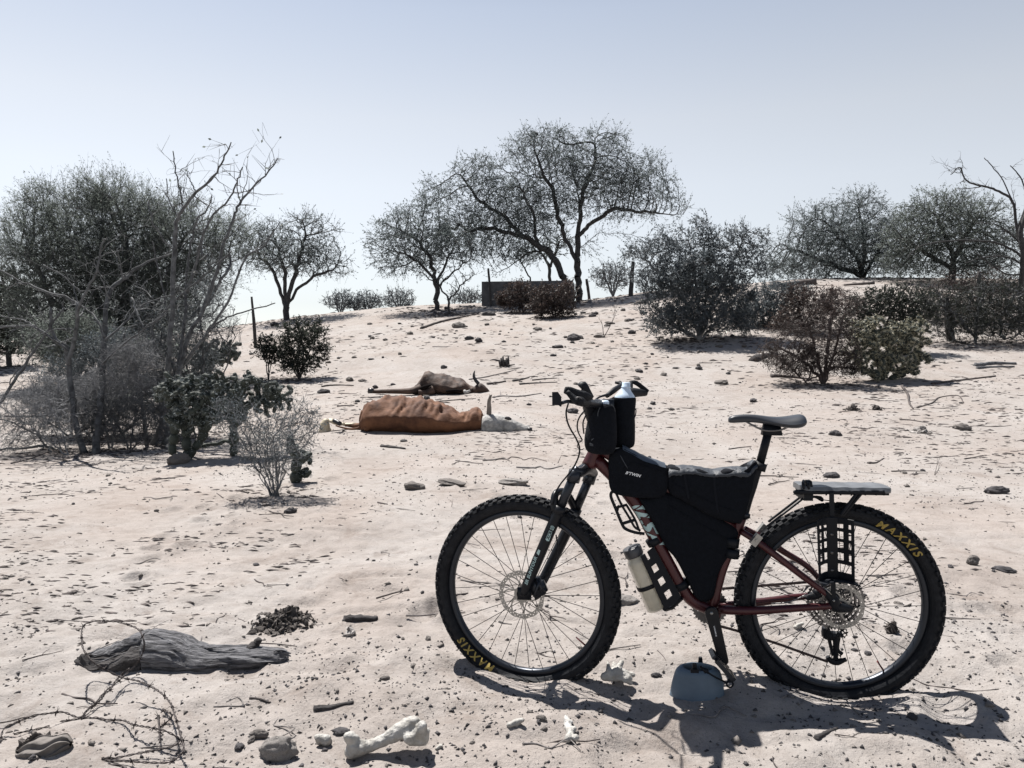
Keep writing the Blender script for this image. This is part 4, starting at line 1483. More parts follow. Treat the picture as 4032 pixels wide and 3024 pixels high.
plant("mesquite_tree", "low broad mesquite left of the tank with dense drooping crown and several stems", "tree", b,
      [guide('Z7', [(620, 1170), (620, 1080), (600, 1020), (540, 960), (470, 900)], Yh - 2, .1, 5, b), guide('Z7', [(620, 1060), (660, 960), (700, 880)], Yh - 2, .1, 6),
       guide('Z7', [(612, 1040), (580, 900), (500, 800)], Yh - 2, .2, 7), guide('Z7', [(620, 1080), (700, 1000), (800, 930)], Yh - 2, .2, 8)],
      blob_points(B_('Z7', (450, 760, 210, 140), (350, 860, 140, 110), (600, 830, 240, 120), (770, 870, 160, 70), (560, 620, 110, 90), (380, 960, 110, 60), (500, 900, 200, 90), (260, 800, 60, 50)), 2200, Yh - 2, .7, .6, 23),
      .22, 2.4, .42, .009, M['bark'], M['leaf_mesq'], (3, .58, .0034), (9, .064), 23, "mesquites on the hill", cap=.15, droop=.25)
b = on_ground('Z7', 685, 1200, 26.5)
plant("mesquite_sapling", "small bare forked sapling in front of the low broad mesquite", "tree", b,
      [guide('Z7', [(685, 1200), (690, 1150), (640, 1080), (560, 1020)], 26.5, 0, 5, b), guide('Z7', [(690, 1150), (760, 1070), (840, 1000)], 26.5, .05, 6)],
      blob_points(B_('Z7', (580, 1000, 90, 60), (760, 1010, 110, 80), (680, 1010, 80, 60)), 110, 26.5, .7, .6, 24),
      .15, 1.6, .35, .012, M['bark'], M['leaf_mesq'], (1, .25, .007), (1, .08), 24, None, cap=.06)
b = on_ground('Z7', 1270, 1050, 33)
plant("mesquite_tree", "thin mesquite stems standing behind the tank under the leaning trunk", "tree", b,
      [guide('Z7', [(1270, 1060), (1275, 950), (1240, 900), (1180, 850)], 33, 0, 5, b), guide('Z7', [(1275, 960), (1310, 880), (1340, 800)], 33, .05, 6), guide('Z7', [(1160, 1050), (1130, 960), (1090, 910)], 33, .05, 7)],
      blob_points(B_('Z7', (1150, 880, 120, 60), (1330, 820, 120, 80), (1240, 850, 120, 70)), 400, 33, .7, .6, 25),
      .2, 2, .42, .014, M['bark'], M['leaf_mesq'], (2, .4, .008), (3, .1), 25, "mesquites on the hill", cap=.12)

# the small tree on the left of the crest
Yt = 29.0
b = on_ground('Z6', 1208, 815, Yt)
plant("mesquite_tree", "small vase shaped tree with dark bare limbs left of the hill crest", "tree", b,
      [guide('Z6', [(1208, 815), (1205, 760), (1180, 680), (1150, 600), (1090, 540)], Yt, .05, 1, b), guide('Z6', [(1205, 760), (1230, 660), (1260, 560), (1290, 440)], Yt, .1, 2), guide('Z6', [(1208, 760), (1250, 690), (1320, 630), (1400, 600)], Yt, .1, 3), guide('Z6', [(1200, 740), (1200, 620), (1170, 500)], Yt, .1, 4)],
      blob_points(B_('Z6', (1280, 420, 85, 75), (1130, 480, 80, 90), (1200, 540, 180, 90), (1340, 560, 100, 90), (1420, 580, 70, 60), (1080, 560, 60, 50), (1380, 450, 60, 60)), 1500, Yt, .8, .45, 31),
      .2, 2, .38, .011, M['bark'], M['leaf_mesq'], (3, .50, .005), (3, .075), 31, None, cap=.12, up=.3)

# big feathery palo verde on the left, behind the bare trees
Yp = 17.0
b = on_ground('Z6', 480, 1000, Yp)
plant("palo_verde_tree", "large feathery grey green palo verde behind the bare thorny trees", "tree", b,
      [guide('Z6', [(480, 1000), (460, 850), (400, 700), (330, 520)], Yp, .1, 1, b), guide('Z6', [(480, 960), (520, 800), (540, 620), (520, 420)], Yp, .15, 2), guide('Z6', [(485, 960), (600, 820), (700, 650), (760, 480)], Yp, .15, 3), guide('Z6', [(480, 980), (330, 860), (200, 700), (130, 520)], Yp, .15, 4), guide('Z6', [(490, 980), (700, 880), (860, 760), (950, 620)], Yp, .15, 5)],
      blob_points(B_('Z6', (200, 380, 170, 130), (430, 330, 150, 130), (560, 400, 190, 130), (760, 450, 170, 150), (270, 580, 250, 200), (560, 620, 280, 220), (820, 620, 170, 150), (960, 500, 110, 130), (150, 780, 120, 150), (420, 820, 250, 120), (700, 800, 180, 100), (70, 500, 80, 120), (300, 930, 220, 70), (600, 930, 220, 70)), 6500, Yp, .8, .6, 41),
      .15, 1.5, .24, .006, M['bark_grey'], M['leaf_palo'], (4, .55, .0026), (8, .052), 41, None, cap=.11, up=.6, leaf_aspect=.24, spread=.6)
b = on_ground('Z6', 40, 980, 21)
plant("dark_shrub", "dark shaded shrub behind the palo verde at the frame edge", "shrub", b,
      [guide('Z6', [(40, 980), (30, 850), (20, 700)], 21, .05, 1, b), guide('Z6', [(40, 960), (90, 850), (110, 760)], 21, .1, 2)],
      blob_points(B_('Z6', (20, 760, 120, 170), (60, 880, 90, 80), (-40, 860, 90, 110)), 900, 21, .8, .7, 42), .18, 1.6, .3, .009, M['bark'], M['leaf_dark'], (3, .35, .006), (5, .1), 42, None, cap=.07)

b = on_ground('Z6', 330, 1030, 14.5)
plant("feathery_shrub", "low feathery grey green shrub skirting the big palo verde", "shrub", b,
      [guide('Z6', [(330, 1030), (300, 960), (240, 900)], 14.5, .1, 1, b), guide('Z6', [(335, 1030), (380, 950), (420, 880)], 14.5, .1, 2), guide('Z6', [(330, 1030), (340, 940), (330, 860)], 14.5, .1, 3)],
      blob_points(B_('Z6', (260, 930, 130, 80), (400, 920, 120, 90), (330, 860, 130, 70), (500, 950, 90, 60), (170, 880, 70, 70)), 1500, 14.5, .8, .6, 43),
      .12, 1.2, .2, .005, M['bark_grey'], M['leaf_palo'], (3, .32, .003), (6, .055), 43, None, cap=.05, up=.5, leaf_aspect=.26)

# ---- bushes on the right
Y1 = float(gp('Z8', 480, 1000)[1])
b = on_ground('Z8', 480, 1000, Y1)
plant("creosote_bush", "big grey creosote bush fanning upward right of the hill fence post", "shrub", b,
      [guide('Z8', [(480, 1000), (440, 850), (330, 700), (180, 560)], Y1, .1, 1, b), guide('Z8', [(480, 990), (470, 800), (450, 620), (420, 450)], Y1, .1, 2), guide('Z8', [(485, 990), (560, 780), (650, 600), (730, 430)], Y1, .1, 3), guide('Z8', [(480, 1000), (350, 930), (230, 850)], Y1, .1, 4), guide('Z8', [(490, 1000), (600, 860), (700, 750), (800, 620)], Y1, .1, 5), guide('Z8', [(480, 990), (520, 760), (510, 560), (500, 400)], Y1, .1, 6)],
      blob_points(B_('Z8', (180, 540, 120, 60), (260, 680, 150, 90), (350, 500, 130, 90), (490, 420, 60, 90), (560, 500, 110, 110), (690, 450, 80, 90), (790, 460, 70, 60), (730, 560, 110, 100), (450, 680, 260, 150), (450, 880, 250, 110), (280, 900, 110, 90), (640, 760, 150, 130), (790, 620, 80, 80), (700, 900, 120, 80), (200, 800, 80, 70)), 4200, Y1, .75, .6, 51),
      .12, 1.2, .21, .0055, M['twig_grey'], M['leaf_grey'], (3, .28, .004), (4, .055), 51, None, cap=.035, up=.5, power=2.6, leaf_aspect=.5, wander=.12)
b = on_ground('Z8', 830, 965, Y1 + 1.5)
plant("creosote_bush", "bluish grey low bush between the big creosote and the red brown bush", "shrub", b,
      [guide('Z8', [(830, 965), (800, 850), (760, 740)], Y1 + 1.5, .1, 1, b), guide('Z8', [(830, 960), (880, 830), (930, 720)], Y1 + 1.5, .1, 2)],
      blob_points(B_('Z8', (800, 850, 150, 110), (880, 780, 120, 100), (720, 890, 100, 80), (900, 890, 130, 80), (980, 760, 90, 80)), 2600, Y1 + 1.5, .75, .65, 52),
      .12, 1.2, .21, .006, M['twig_grey'], M['leaf_grey'], (2, .24, .004), (4, .07), 52, None, cap=.03, up=.3, power=2.6)
b = on_ground('Z8', 1040, 985, Y1 + .4)
plant("dry_bush", "red brown dry bush behind the dead twiggy shrub", "shrub", b,
      [guide('Z8', [(1040, 985), (1020, 880), (1000, 780)], Y1 + .4, .1, 1, b), guide('Z8', [(1040, 980), (1090, 880), (1120, 800)], Y1 + .4, .1, 2)],
      blob_points(B_('Z8', (1030, 850, 120, 120), (960, 920, 110, 70), (1120, 860, 100, 110), (1010, 760, 90, 60), (870, 965, 70, 30), (1190, 800, 90, 90)), 2200, Y1 + .4, .75, .65, 53),
      .12, 1.2, .21, .006, M['twig_red'], M['leaf_brown'], (2, .22, .004), (4, .065), 53, None, cap=.03, up=.3, power=2.6)
Y3_ = float(gp('Z8', 1150, 1235)[1])
b = on_ground('Z8', 1140, 1230, Y3_)
plant("dry_shrub", "dead reddish twiggy shrub spreading left of the spiny cactus", "shrub", b,
      [guide('Z8', [(1140, 1230), (1080, 1150), (980, 1080), (860, 1010)], Y3_, .05, 1, b), guide('Z8', [(1140, 1220), (1110, 1100), (1080, 980), (1040, 880)], Y3_, .1, 2), guide('Z8', [(1150, 1220), (1200, 1080), (1230, 950), (1260, 830)], Y3_, .1, 3), guide('Z8', [(1145, 1225), (1160, 1080), (1180, 900), (1190, 780)], Y3_, .1, 4)],
      blob_points(B_('Z8', (900, 1070, 130, 80), (970, 1150, 130, 55), (1010, 960, 130, 90), (1080, 1040, 140, 120), (1020, 1130, 120, 60), (1250, 1060, 90, 130), (1220, 960, 90, 150), (1130, 860, 100, 100), (1280, 820, 90, 90), (880, 1010, 50, 30), (1200, 760, 70, 60)), 4600, Y3_, .8, .6, 54),
      .09, 1.0, .15, .0036, M['twig_red'], M['leaf_brown'], (2, .16, .0026), (1, .04), 54, None, cap=.03, power=2.5)
b = on_ground('Z8', 1060, 1215, Y3_ - .1)
plant("dry_shrub", "low straggly dry twigs spreading along the ground beside the spiny cactus", "shrub", b,
      [guide('Z8', [(1060, 1215), (980, 1160), (900, 1110)], Y3_ - .1, .05, 1, b), guide('Z8', [(1060, 1215), (1090, 1130), (1120, 1060)], Y3_ - .1, .05, 2), guide('Z8', [(1065, 1215), (1180, 1160), (1260, 1120)], Y3_ - .1, .05, 3)],
      blob_points(B_('Z8', (930, 1120, 120, 50), (1050, 1130, 130, 80), (1200, 1130, 120, 80), (870, 1060, 60, 40), (1280, 1170, 70, 40)), 1700, Y3_ - .1, .8, .6, 56),
      .08, .9, .13, .003, M['twig_red'], M['leaf_brown'], (2, .15, .0022), (1, .035), 56, None, cap=.016, power=2.6)
b = on_ground('Z8', 1430, 1010, Y3_ + 3)
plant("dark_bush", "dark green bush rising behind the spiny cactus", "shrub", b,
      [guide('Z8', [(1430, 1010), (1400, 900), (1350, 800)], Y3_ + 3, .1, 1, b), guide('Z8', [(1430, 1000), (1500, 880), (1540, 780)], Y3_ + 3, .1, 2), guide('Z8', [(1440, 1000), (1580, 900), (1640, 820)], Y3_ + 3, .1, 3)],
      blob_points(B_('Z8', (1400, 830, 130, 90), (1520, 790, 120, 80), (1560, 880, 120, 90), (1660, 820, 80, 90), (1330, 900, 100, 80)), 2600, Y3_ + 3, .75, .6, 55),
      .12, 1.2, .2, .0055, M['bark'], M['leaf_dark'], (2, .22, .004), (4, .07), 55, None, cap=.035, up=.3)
# the two mesquites on the right skyline
Y6 = 31.0
b = on_ground('Z8', 1350, 680, Y6)
plant("mesquite_tree", "dense round mesquite on the skyline above the fallen log", "tree", b,
      [guide('Z8', [(1350, 680), (1330, 590), (1260, 490), (1180, 400)], Y6, .1, 1, b), guide('Z8', [(1350, 670), (1360, 540), (1350, 400), (1330, 300)], Y6, .1, 2), guide('Z8', [(1355, 670), (1420, 560), (1480, 450)], Y6, .1, 3), guide('Z8', [(1345, 660), (1200, 600), (1050, 540), (930, 500)], Y6, .1, 4)],
      blob_points(B_('Z8', (1110, 390, 180, 110), (1330, 310, 160, 110), (1280, 470, 330, 130), (960, 530, 160, 90), (1490, 420, 130, 130), (1120, 600, 340, 70), (1430, 590, 200, 80)), 3200, Y6, .7, .55, 61),
      .22, 2.4, .4, .009, M['bark'], M['leaf_mesq'], (3, .60, .0034), (9, .062), 61, "mesquites on the hill", cap=.13)
b = on_ground('Z8', 1830, 640, 28)
plant("mesquite_tree", "greener mesquite on the skyline behind the dead thorny tree", "tree", b,
      [guide('Z8', [(1830, 640), (1830, 560), (1790, 440), (1740, 330)], 28, .1, 1, b), guide('Z8', [(1830, 600), (1880, 480), (1950, 360)], 28, .1, 2), guide('Z8', [(1830, 620), (1720, 560), (1600, 480)], 28, .1, 3)],
      blob_points(B_('Z8', (1780, 330, 240, 120), (1950, 380, 190, 140), (1630, 450, 170, 140), (1800, 490, 290, 110), (1600, 590, 160, 80), (2090, 470, 150, 120), (1900, 600, 260, 70)), 3300, 28, .7, .55, 62),
      .2, 2.2, .38, .009, M['bark'], M['leaf_palo'], (3, .58, .0034), (9, .062), 62, "mesquites on the hill", cap=.12)

# red brown bushes in front of the tank
for (x, y, bl, lab, sd) in ((1120, 1225, ((1090, 1130, 100, 90), (1180, 1150, 90, 70), (1010, 1150, 50, 50)), "smaller red brown bush leaning against the concrete tank", 71), (1300, 1270, ((1290, 1160, 130, 110), (1370, 1110, 70, 80), (1220, 1150, 70, 90), (1330, 1220, 110, 60)), "larger red brown bush in front of the concrete tank's end", 72)):
    Yb = 24.0 if sd == 72 else 26.0
    b = on_ground('Z7', x, y, Yb)
    plant("dry_bush", lab, "shrub", b, [guide('Z7', [(x, y), (x - 10, y - 60), (x - 20, y - 120)], Yb, .05, 1, b), guide('Z7', [(x, y), (x + 40, y - 70)], Yb, .05, 2)],
          blob_points(B_('Z7', *bl), 900, Yb, .8, .75, sd), .14, 1.2, .22, .007, M['twig_red'], M['leaf_brown'], (3, .22, .005), (5, .07), sd, None, cap=.03)

# dark creosote left of the cattle
Yc = float(gp('Z6', 1260, 1060)[1])
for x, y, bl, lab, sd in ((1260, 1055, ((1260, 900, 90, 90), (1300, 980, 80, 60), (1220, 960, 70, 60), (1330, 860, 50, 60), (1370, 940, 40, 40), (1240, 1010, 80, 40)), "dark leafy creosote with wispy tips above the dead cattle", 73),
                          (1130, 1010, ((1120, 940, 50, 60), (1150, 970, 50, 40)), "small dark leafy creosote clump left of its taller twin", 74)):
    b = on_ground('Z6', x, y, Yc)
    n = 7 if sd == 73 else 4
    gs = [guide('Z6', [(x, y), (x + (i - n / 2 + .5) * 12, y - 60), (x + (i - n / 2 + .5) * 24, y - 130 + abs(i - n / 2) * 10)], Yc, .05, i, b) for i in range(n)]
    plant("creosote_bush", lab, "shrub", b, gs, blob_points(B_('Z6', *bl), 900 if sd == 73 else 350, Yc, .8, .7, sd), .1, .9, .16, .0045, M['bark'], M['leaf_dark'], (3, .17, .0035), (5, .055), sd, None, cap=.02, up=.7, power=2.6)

# grey bushes along the far skyline left of the tank, and behind the fence posts
for i, (x, w, h, lab) in enumerate(((60, 75, 105, "grey twiggy skyline bush nearest the vase shaped tree"), (150, 50, 70, "lowest grey twiggy bush on the skyline"), (225, 70, 100, "grey upright bush second from the broad mesquite on the skyline"), (400, 80, 120, "tall grey skyline bush touching the broad mesquite"), (790, 90, 80, "pale thin bush on the skyline between broad mesquite and tank"), (1640, 100, 150, "pale leafy bush on the skyline between the two fence posts"))):
    Yk = 37.0 if i < 5 else 33.0
    b = on_ground('Z7', x, 1180, Yk)
    yb = 1215 if i < 4 else (1180 if i == 4 else 1095)
    gs = [guide('Z7', [(x, yb), (x + k * w * .25, yb - h * .5), (x + k * w * .4, yb - h * .9)], Yk, .05, i, b) for k in (-1.5, -.5, .5, 1.5)]
    plant("skyline_bush", lab, "shrub", b, gs, blob_points(B_('Z7', (x, yb - h * .5, w * 1.25, h * .55)), 620, Yk, .8, .6, 80 + i), .2, 1.6, .3, .011, M['twig_grey'], M['leaf_grey'], (2, .34, .008), (2, .09), 80 + i, None, cap=.04, up=.8)

# ---- the bare thorny trees on the left
def bare_tree(name, label, z, base_xy, stems, Y, seed, barkm, tw=.1, side=5, leafm=None, r_px=None):
    rg = np.random.default_rng(seed)
    base = on_ground(z, base_xy[0], base_xy[1], Y)
    root = empty(name, base, label, "tree")
    sc = ZOOM[z][2] * Y / FPX
    mb = MB(); P0 = []; P1 = []; R0 = []; R1 = []; LC = []; LU = []
    for pts, w0, w1 in stems:
        dy = rg.normal() * .15; slope = rg.normal() * .25
        n = len(pts)
        q = [at_depth(z, x, y, Y + dy * min(1, i / 2) + slope * i / n * 1.2) for i, (x, y) in enumerate(pts)]
        r = np.linspace(w0 ** .9 * .85, w1 * .9, n) * sc * .5
        C = catmull(q, 5)
        C = C + rg.normal(size=C.shape) * .006
        tube(mb, C, np.interp(np.linspace(0, 1, len(C)), np.linspace(0, 1, n), r), 7, 1, rough=.05)
        rr = np.interp(np.linspace(0, 1, len(C)), np.linspace(0, 1, n), r)
        for i in range(3, len(C) - 1):
            if rg.random() < tw:
                d = C[i + 1] - C[i]; d /= np.linalg.norm(d)
                a = C[i]; rad_ = min(rr[i] * .55, .011)
                u = d * .5 + rg.normal(size=3) * .75 + np.array([0, 0, .2]); u /= np.linalg.norm(u)
                L = rg.uniform(.15, .75); steps = int(L / .07) + 2
                for s in range(steps):
                    e = a + u * L / steps
                    r1 = rad_ * (1 - .8 * (s + 1) / steps)
                    P0.append(a); P1.append(e); R0.append(rad_ * (1 - .8 * s / steps)); R1.append(r1)
                    if rg.random() < .45:
                        v = u * .4 + rg.normal(size=3) * .7; v /= np.linalg.norm(v)
                        l2 = rg.uniform(.06, .28); P0.append(e); P1.append(e + v * l2); R0.append(r1 * .8 + .0012); R1.append(.001)
                        if leafm is not None and rg.random() < .3: LC.append(e + v * l2); LU.append(v)
                    a = e; u = u + rg.normal(size=3) * .22; u /= np.linalg.norm(u)
            # thorns
            if rr[i] < .022 and rg.random() < .8:
                v = rg.normal(size=3); v /= np.linalg.norm(v)
                P0.append(C[i]); P1.append(C[i] + v * rg.uniform(.02, .05)); R0.append(.0035); R1.append(.0008)
    o = mb.build("trunk", barkm, root); o.location = tuple(-base)
    V, Q = prisms(P0, P1, R0, R1, 3)
    fast_mesh("foliage", V, Q, barkm, root).location = tuple(-base)
    if LC:
        V, Q = leaf_quads(LC, np.array(LU), np.full(len(LC), .05), .6, rg)
        fast_mesh("crown", V, Q, leafm, root).location = tuple(-base)
    return root


YA = float(gp('Z6', 700, 1340)[1])
bare_tree("thorny_tree", "bare thorny tree with long stems reaching above the palo verde", 'Z6', (690, 1345), [
    ([(640, 1345), (680, 1250), (700, 1050), (720, 850), (735, 520), (745, 400), (768, 350), (825, 275), (890, 220), (940, 140), (978, 62)], 46, 5),
    ([(768, 350), (765, 300), (745, 210), (732, 105)], 11, 5), ([(825, 275), (805, 235), (787, 190)], 8, 4),
    ([(750, 380), (725, 340), (708, 290), (702, 215)], 8, 4),
    ([(690, 1345), (720, 1200), (750, 1050), (790, 900), (850, 780), (900, 650), (945, 480), (985, 380), (1010, 320), (1060, 260), (1130, 190), (1175, 130)], 38, 5),
    ([(1010, 320), (1003, 280), (1000, 235)], 8, 4),
    ([(740, 1080), (775, 850), (785, 650), (800, 520), (825, 400), (870, 350), (895, 285)], 24, 5),
    ([(790, 700), (830, 560), (855, 460), (900, 370), (960, 310), (1000, 230), (1018, 170)], 20, 5),
    ([(850, 545), (850, 490), (858, 430)], 14, 8),
    ([(760, 1020), (860, 880), (960, 740), (1030, 560), (1110, 500), (1180, 400)], 22, 5),
    ([(780, 1000), (880, 860), (960, 800), (1060, 770), (1160, 742)], 16, 5),
    ([(700, 1000), (640, 870), (700, 770), (830, 650), (975, 525)], 16, 6),
    ([(735, 525), (690, 480), (640, 390), (625, 310)], 11, 5),
    ([(720, 900), (690, 700), (660, 570), (645, 480)], 12, 5),
    ([(620, 1345), (600, 1180), (585, 1080), (565, 980), (540, 920), (520, 870)], 30, 12),
    ([(735, 700), (780, 640), (840, 600), (980, 540)], 9, 4)], YA, 101, M['bark_grey'], .30, leafm=M['leaf_palo'])
YB = float(gp('Z6', 400, 1375)[1])
bare_tree("thorny_tree", "bare thorny tree with low pale branches reaching out of the frame", 'Z6', (400, 1380), [
    ([(400, 1380), (415, 1250), (430, 1100), (440, 900), (460, 700), (520, 640), (600, 580), (730, 530)], 60, 8),
    ([(360, 1380), (320, 1250), (290, 1000), (275, 920), (225, 880), (215, 760)], 50, 12),
    ([(290, 1000), (320, 860), (330, 770), (360, 700), (410, 600), (430, 490), (450, 470)], 30, 5),
    ([(280, 940), (230, 900), (150, 845), (70, 840), (-40, 845)], 18, 7), ([(150, 845), (100, 815), (0, 795)], 10, 5),
    ([(335, 760), (290, 720), (200, 695), (100, 655), (-20, 590)], 16, 6), ([(100, 655), (60, 665), (30, 685)], 7, 4),
    ([(-30, 1210), (60, 1070), (140, 950), (200, 860), (270, 760)], 22, 8),
    ([(440, 900), (520, 830), (590, 760), (640, 730), (760, 700)], 14, 5), ([(430, 1000), (540, 900), (610, 850), (700, 780)], 14, 5),
    ([(440, 880), (400, 800), (330, 740), (310, 660)], 14, 5), ([(460, 720), (430, 640), (400, 560), (500, 520)], 9, 4),
    ([(520, 640), (510, 590), (495, 515)], 8, 4), ([(345, 700), (250, 620), (180, 580)], 8, 4), ([(560, 720), (575, 780), (605, 850)], 12, 8),
    ([(640, 720), (610, 690), (560, 665)], 8, 4)], YB, 102, M['bark_grey'], .34)
YF = float(gp('Z6', 180, 1360)[1])
bare_tree("fallen_branch", "long forked fallen branch lying under the bare trees", 'Z6', (200, 1350), [
    ([(340, 1425), (280, 1388), (195, 1345), (100, 1355), (-20, 1358)], 22, 10), ([(195, 1345), (140, 1290), (40, 1240), (-30, 1225)], 14, 6)], YF, 103, M['bark_grey'], .25)

# grey tangled shrubs
Yg = YA - .25
b = on_ground('Z6', 470, 1395, Yg)
plant("tangled_shrub", "pale grey leafless tangle of twigs between the two bare thorny trees", "shrub", b,
      [guide('Z6', [(470, 1395), (490, 1250), (530, 1100), (560, 980)], Yg, .05, 1, b), guide('Z6', [(470, 1395), (440, 1250), (400, 1120)], Yg, .08, 2), guide('Z6', [(465, 1395), (360, 1280), (230, 1180), (130, 1130)], Yg, .08, 3)],
      blob_points(B_('Z6', (560, 980, 130, 110), (470, 1080, 130, 90), (380, 1130, 110, 110), (620, 1090, 70, 60), (220, 1130, 150, 90)), 4200, Yg, .75, .8, 91),
      .06, .8, .095, .0026, M['twig_grey'], None, (3, .13, .0019), (0, 0), 91, None, cap=.014, power=2.9, wander=.4)
Yw = float(gp('Z6', 100, 1400)[1]) + .3
b = on_ground('Z6', 290, 1400, Yw)
plant("tangled_shrub", "sparse dry twiggy shrub spreading low left of the bare thorny trees", "shrub", b,
      [guide('Z6', [(290, 1400), (200, 1320), (110, 1250), (20, 1190)], Yw, .05, 1, b), guide('Z6', [(290, 1400), (250, 1250), (190, 1120)], Yw, .05, 2)],
      blob_points(B_('Z6', (100, 1220, 140, 120), (230, 1250, 120, 120), (50, 1330, 110, 60)), 1700, Yw, .75, .8, 92), .07, .8, .11, .0024, M['twig_grey'], None, (2, .15, .0018), (0, 0), 92, None, cap=.009, power=3, wander=.35)
b = on_ground('Z6', 540, 1380, Yg - .1)
plant("tangled_shrub", "low dark tangle of twigs around the trunks of the bare thorny trees", "shrub", b,
      [guide('Z6', [(540, 1380), (520, 1300), (470, 1200)], Yg - .1, .05, 1, b), guide('Z6', [(540, 1380), (610, 1290), (660, 1180)], Yg - .1, .05, 2), guide('Z6', [(545, 1380), (560, 1280), (570, 1180)], Yg - .1, .05, 3)],
      blob_points(B_('Z6', (480, 1240, 130, 120), (600, 1230, 110, 120), (380, 1280, 90, 80), (680, 1280, 70, 80)), 1500, Yg - .1, .75, .8, 94), .06, .8, .1, .0024, M['bark_grey'], None, (3, .14, .0018), (0, 0), 94, None, cap=.011, power=2.9, wander=.4)
b = on_ground('Z6', 840, 1370, YA + .4)
plant("tangled_shrub", "grey twiggy shrub rising behind the dark cholla and the long stems", "shrub", b,
      [guide('Z6', [(840, 1370), (850, 1150), (860, 950), (840, 800)], YA + .4, .05, 1, b), guide('Z6', [(840, 1370), (760, 1100), (680, 900)], YA + .4, .05, 2), guide('Z6', [(845, 1370), (930, 1100), (970, 920)], YA + .4, .05, 3)],
      blob_points(B_('Z6', (800, 850, 150, 150), (680, 880, 100, 110), (930, 880, 90, 100), (860, 720, 100, 110), (600, 780, 90, 90)), 1500, YA + .4, .75, .75, 95), .09, .9, .14, .003, M['bark_grey'], M['leaf_grey'], (2, .2, .002), (1, .03), 95, None, cap=.014, power=2.8, wander=.3)
b = on_ground('Z6', 380, 1370, YA + .8)
plant("grey_bush", "dense blue grey twiggy bush filling the thicket behind the bare trunks", "shrub", b,
      [guide('Z6', [(380, 1370), (330, 1200), (240, 1050)], YA + .8, .05, 1, b), guide('Z6', [(385, 1370), (400, 1200), (420, 1000)], YA + .8, .05, 2), guide('Z6', [(390, 1370), (480, 1200), (560, 1040)], YA + .8, .05, 3), guide('Z6', [(395, 1370), (560, 1260), (660, 1150)], YA + .8, .05, 4), guide('Z6', [(375, 1370), (250, 1280), (160, 1200)], YA + .8, .05, 5)],
      blob_points(B_('Z6', (400, 1040, 190, 130), (580, 1080, 150, 130), (260, 1090, 150, 120), (430, 1190, 220, 110), (620, 1200, 110, 100), (220, 1220, 130, 80), (480, 930, 160, 90), (660, 980, 90, 110)), 2600, YA + .8, .75, .7, 96), .09, .9, .13, .003, M['bark_grey'], M['leaf_grey'], (3, .2, .002), (3, .03), 96, None, cap=.018, power=2.8, wander=.3, up=.3)
b = on_ground('Z6', 700, 1370, YA + .6)
plant("grey_bush", "blue grey twiggy bush between the long stemmed tree and the dark cholla", "shrub", b,
      [guide('Z6', [(700, 1370), (680, 1200), (650, 1050)], YA + .6, .05, 1, b), guide('Z6', [(705, 1370), (760, 1150), (800, 980)], YA + .6, .05, 2)],
      blob_points(B_('Z6', (680, 1080, 110, 130), (800, 1000, 120, 110), (720, 1230, 110, 80)), 1000, YA + .6, .75, .7, 97), .09, .9, .13, .003, M['bark_grey'], M['leaf_grey'], (3, .2, .002), (3, .03), 97, None, cap=.018, power=2.8, wander=.3, up=.3)
Ys = float(gp('Z6', 1160, 1555)[1])
b = on_ground('Z6', 1160, 1555, Ys)
gs = []
rg = np.random.default_rng(7)
for i in range(13):
    f = (i - 8) / 8
    x1 = 1150 + f * 150 + rg.normal() * 25; y1 = 1230 + abs(f) * 110 + rg.normal() * 40
    gs.append(guide('Z6', [(1160 + f * 18, 1553), (1160 + f * 60, 1480), (1155 + f * 105, 1405), (.5 * (1155 + f * 105) + .5 * x1, .5 * 1405 + .5 * y1)], Ys, .06, i, b + np.array([f * .04, 0, 0])))
plant("dry_shrub", "grey dry shrub fanning from one root in front of the cactus", "shrub", b, gs,
      blob_points(B_('Z6', (1150, 1330, 170, 130), (1000, 1230, 110, 110), (1240, 1220, 90, 100), (1160, 1420, 110, 70), (930, 1180, 60, 60), (1300, 1260, 60, 110)), 1900, Ys, .8, .7, 93),
      .06, .7, .1, .0022, M['twig_grey'], M['leaf_grey'], (2, .11, .0016), (2, .02), 93, None, cap=.0065, power=3, wander=.25)
for i, (x, y, hgt, lab) in enumerate((('Z3', (265, 200), 95, "dead forked stem standing left of the front wheel"), ('B7', (1250, 1605), 150, "broken forked dry stem standing right of the rack"), ('B8', (1650, 1040), 90, "short dry forked stem below the grey shrub"), ('Z7', (1590, 1365), 170, "dry leafless little stem on the slope below the fence posts"), ('B1', (670, 60), 60, "small dry sprig on the sand behind the log"))):
    q = gp(x, *y); s = ZOOM[x][2] * q[1] / FPX
    H = hgt * s
    P0 = []; P1 = []; R0 = []; R1 = []
    rg = np.random.default_rng(200 + i)
    def sprout(a, d, L, r, lev):
        n = 4
        for k in range(n):
            e = a + d * L / n
            P0.append(a); P1.append(e); R0.append(r); R1.append(r * .8)
            if lev < 2 and k in (1, 2): 
                u = d + rg.normal(size=3) * .55; u /= np.linalg.norm(u); sprout(e, u, L * rg.uniform(.4, .7), r * .6, lev + 1)
            a = e; r *= .8
            d = d + rg.normal(size=3) * .12; d /= np.linalg.norm(d)
    for k in range(2): sprout(q - np.array([0, 0, .01]), np.array([rg.normal() * .35, rg.normal() * .2, 1.0]), H * (.6 + .4 * k), H * .016, 0)
    V, Q = prisms(P0, P1, R0, R1, 4)
    o = fast_mesh("dry_sprig", V, Q, M['twig_red'] if i < 4 else M['bark'], None, loc=q)
    tag(o, lab, "stem")


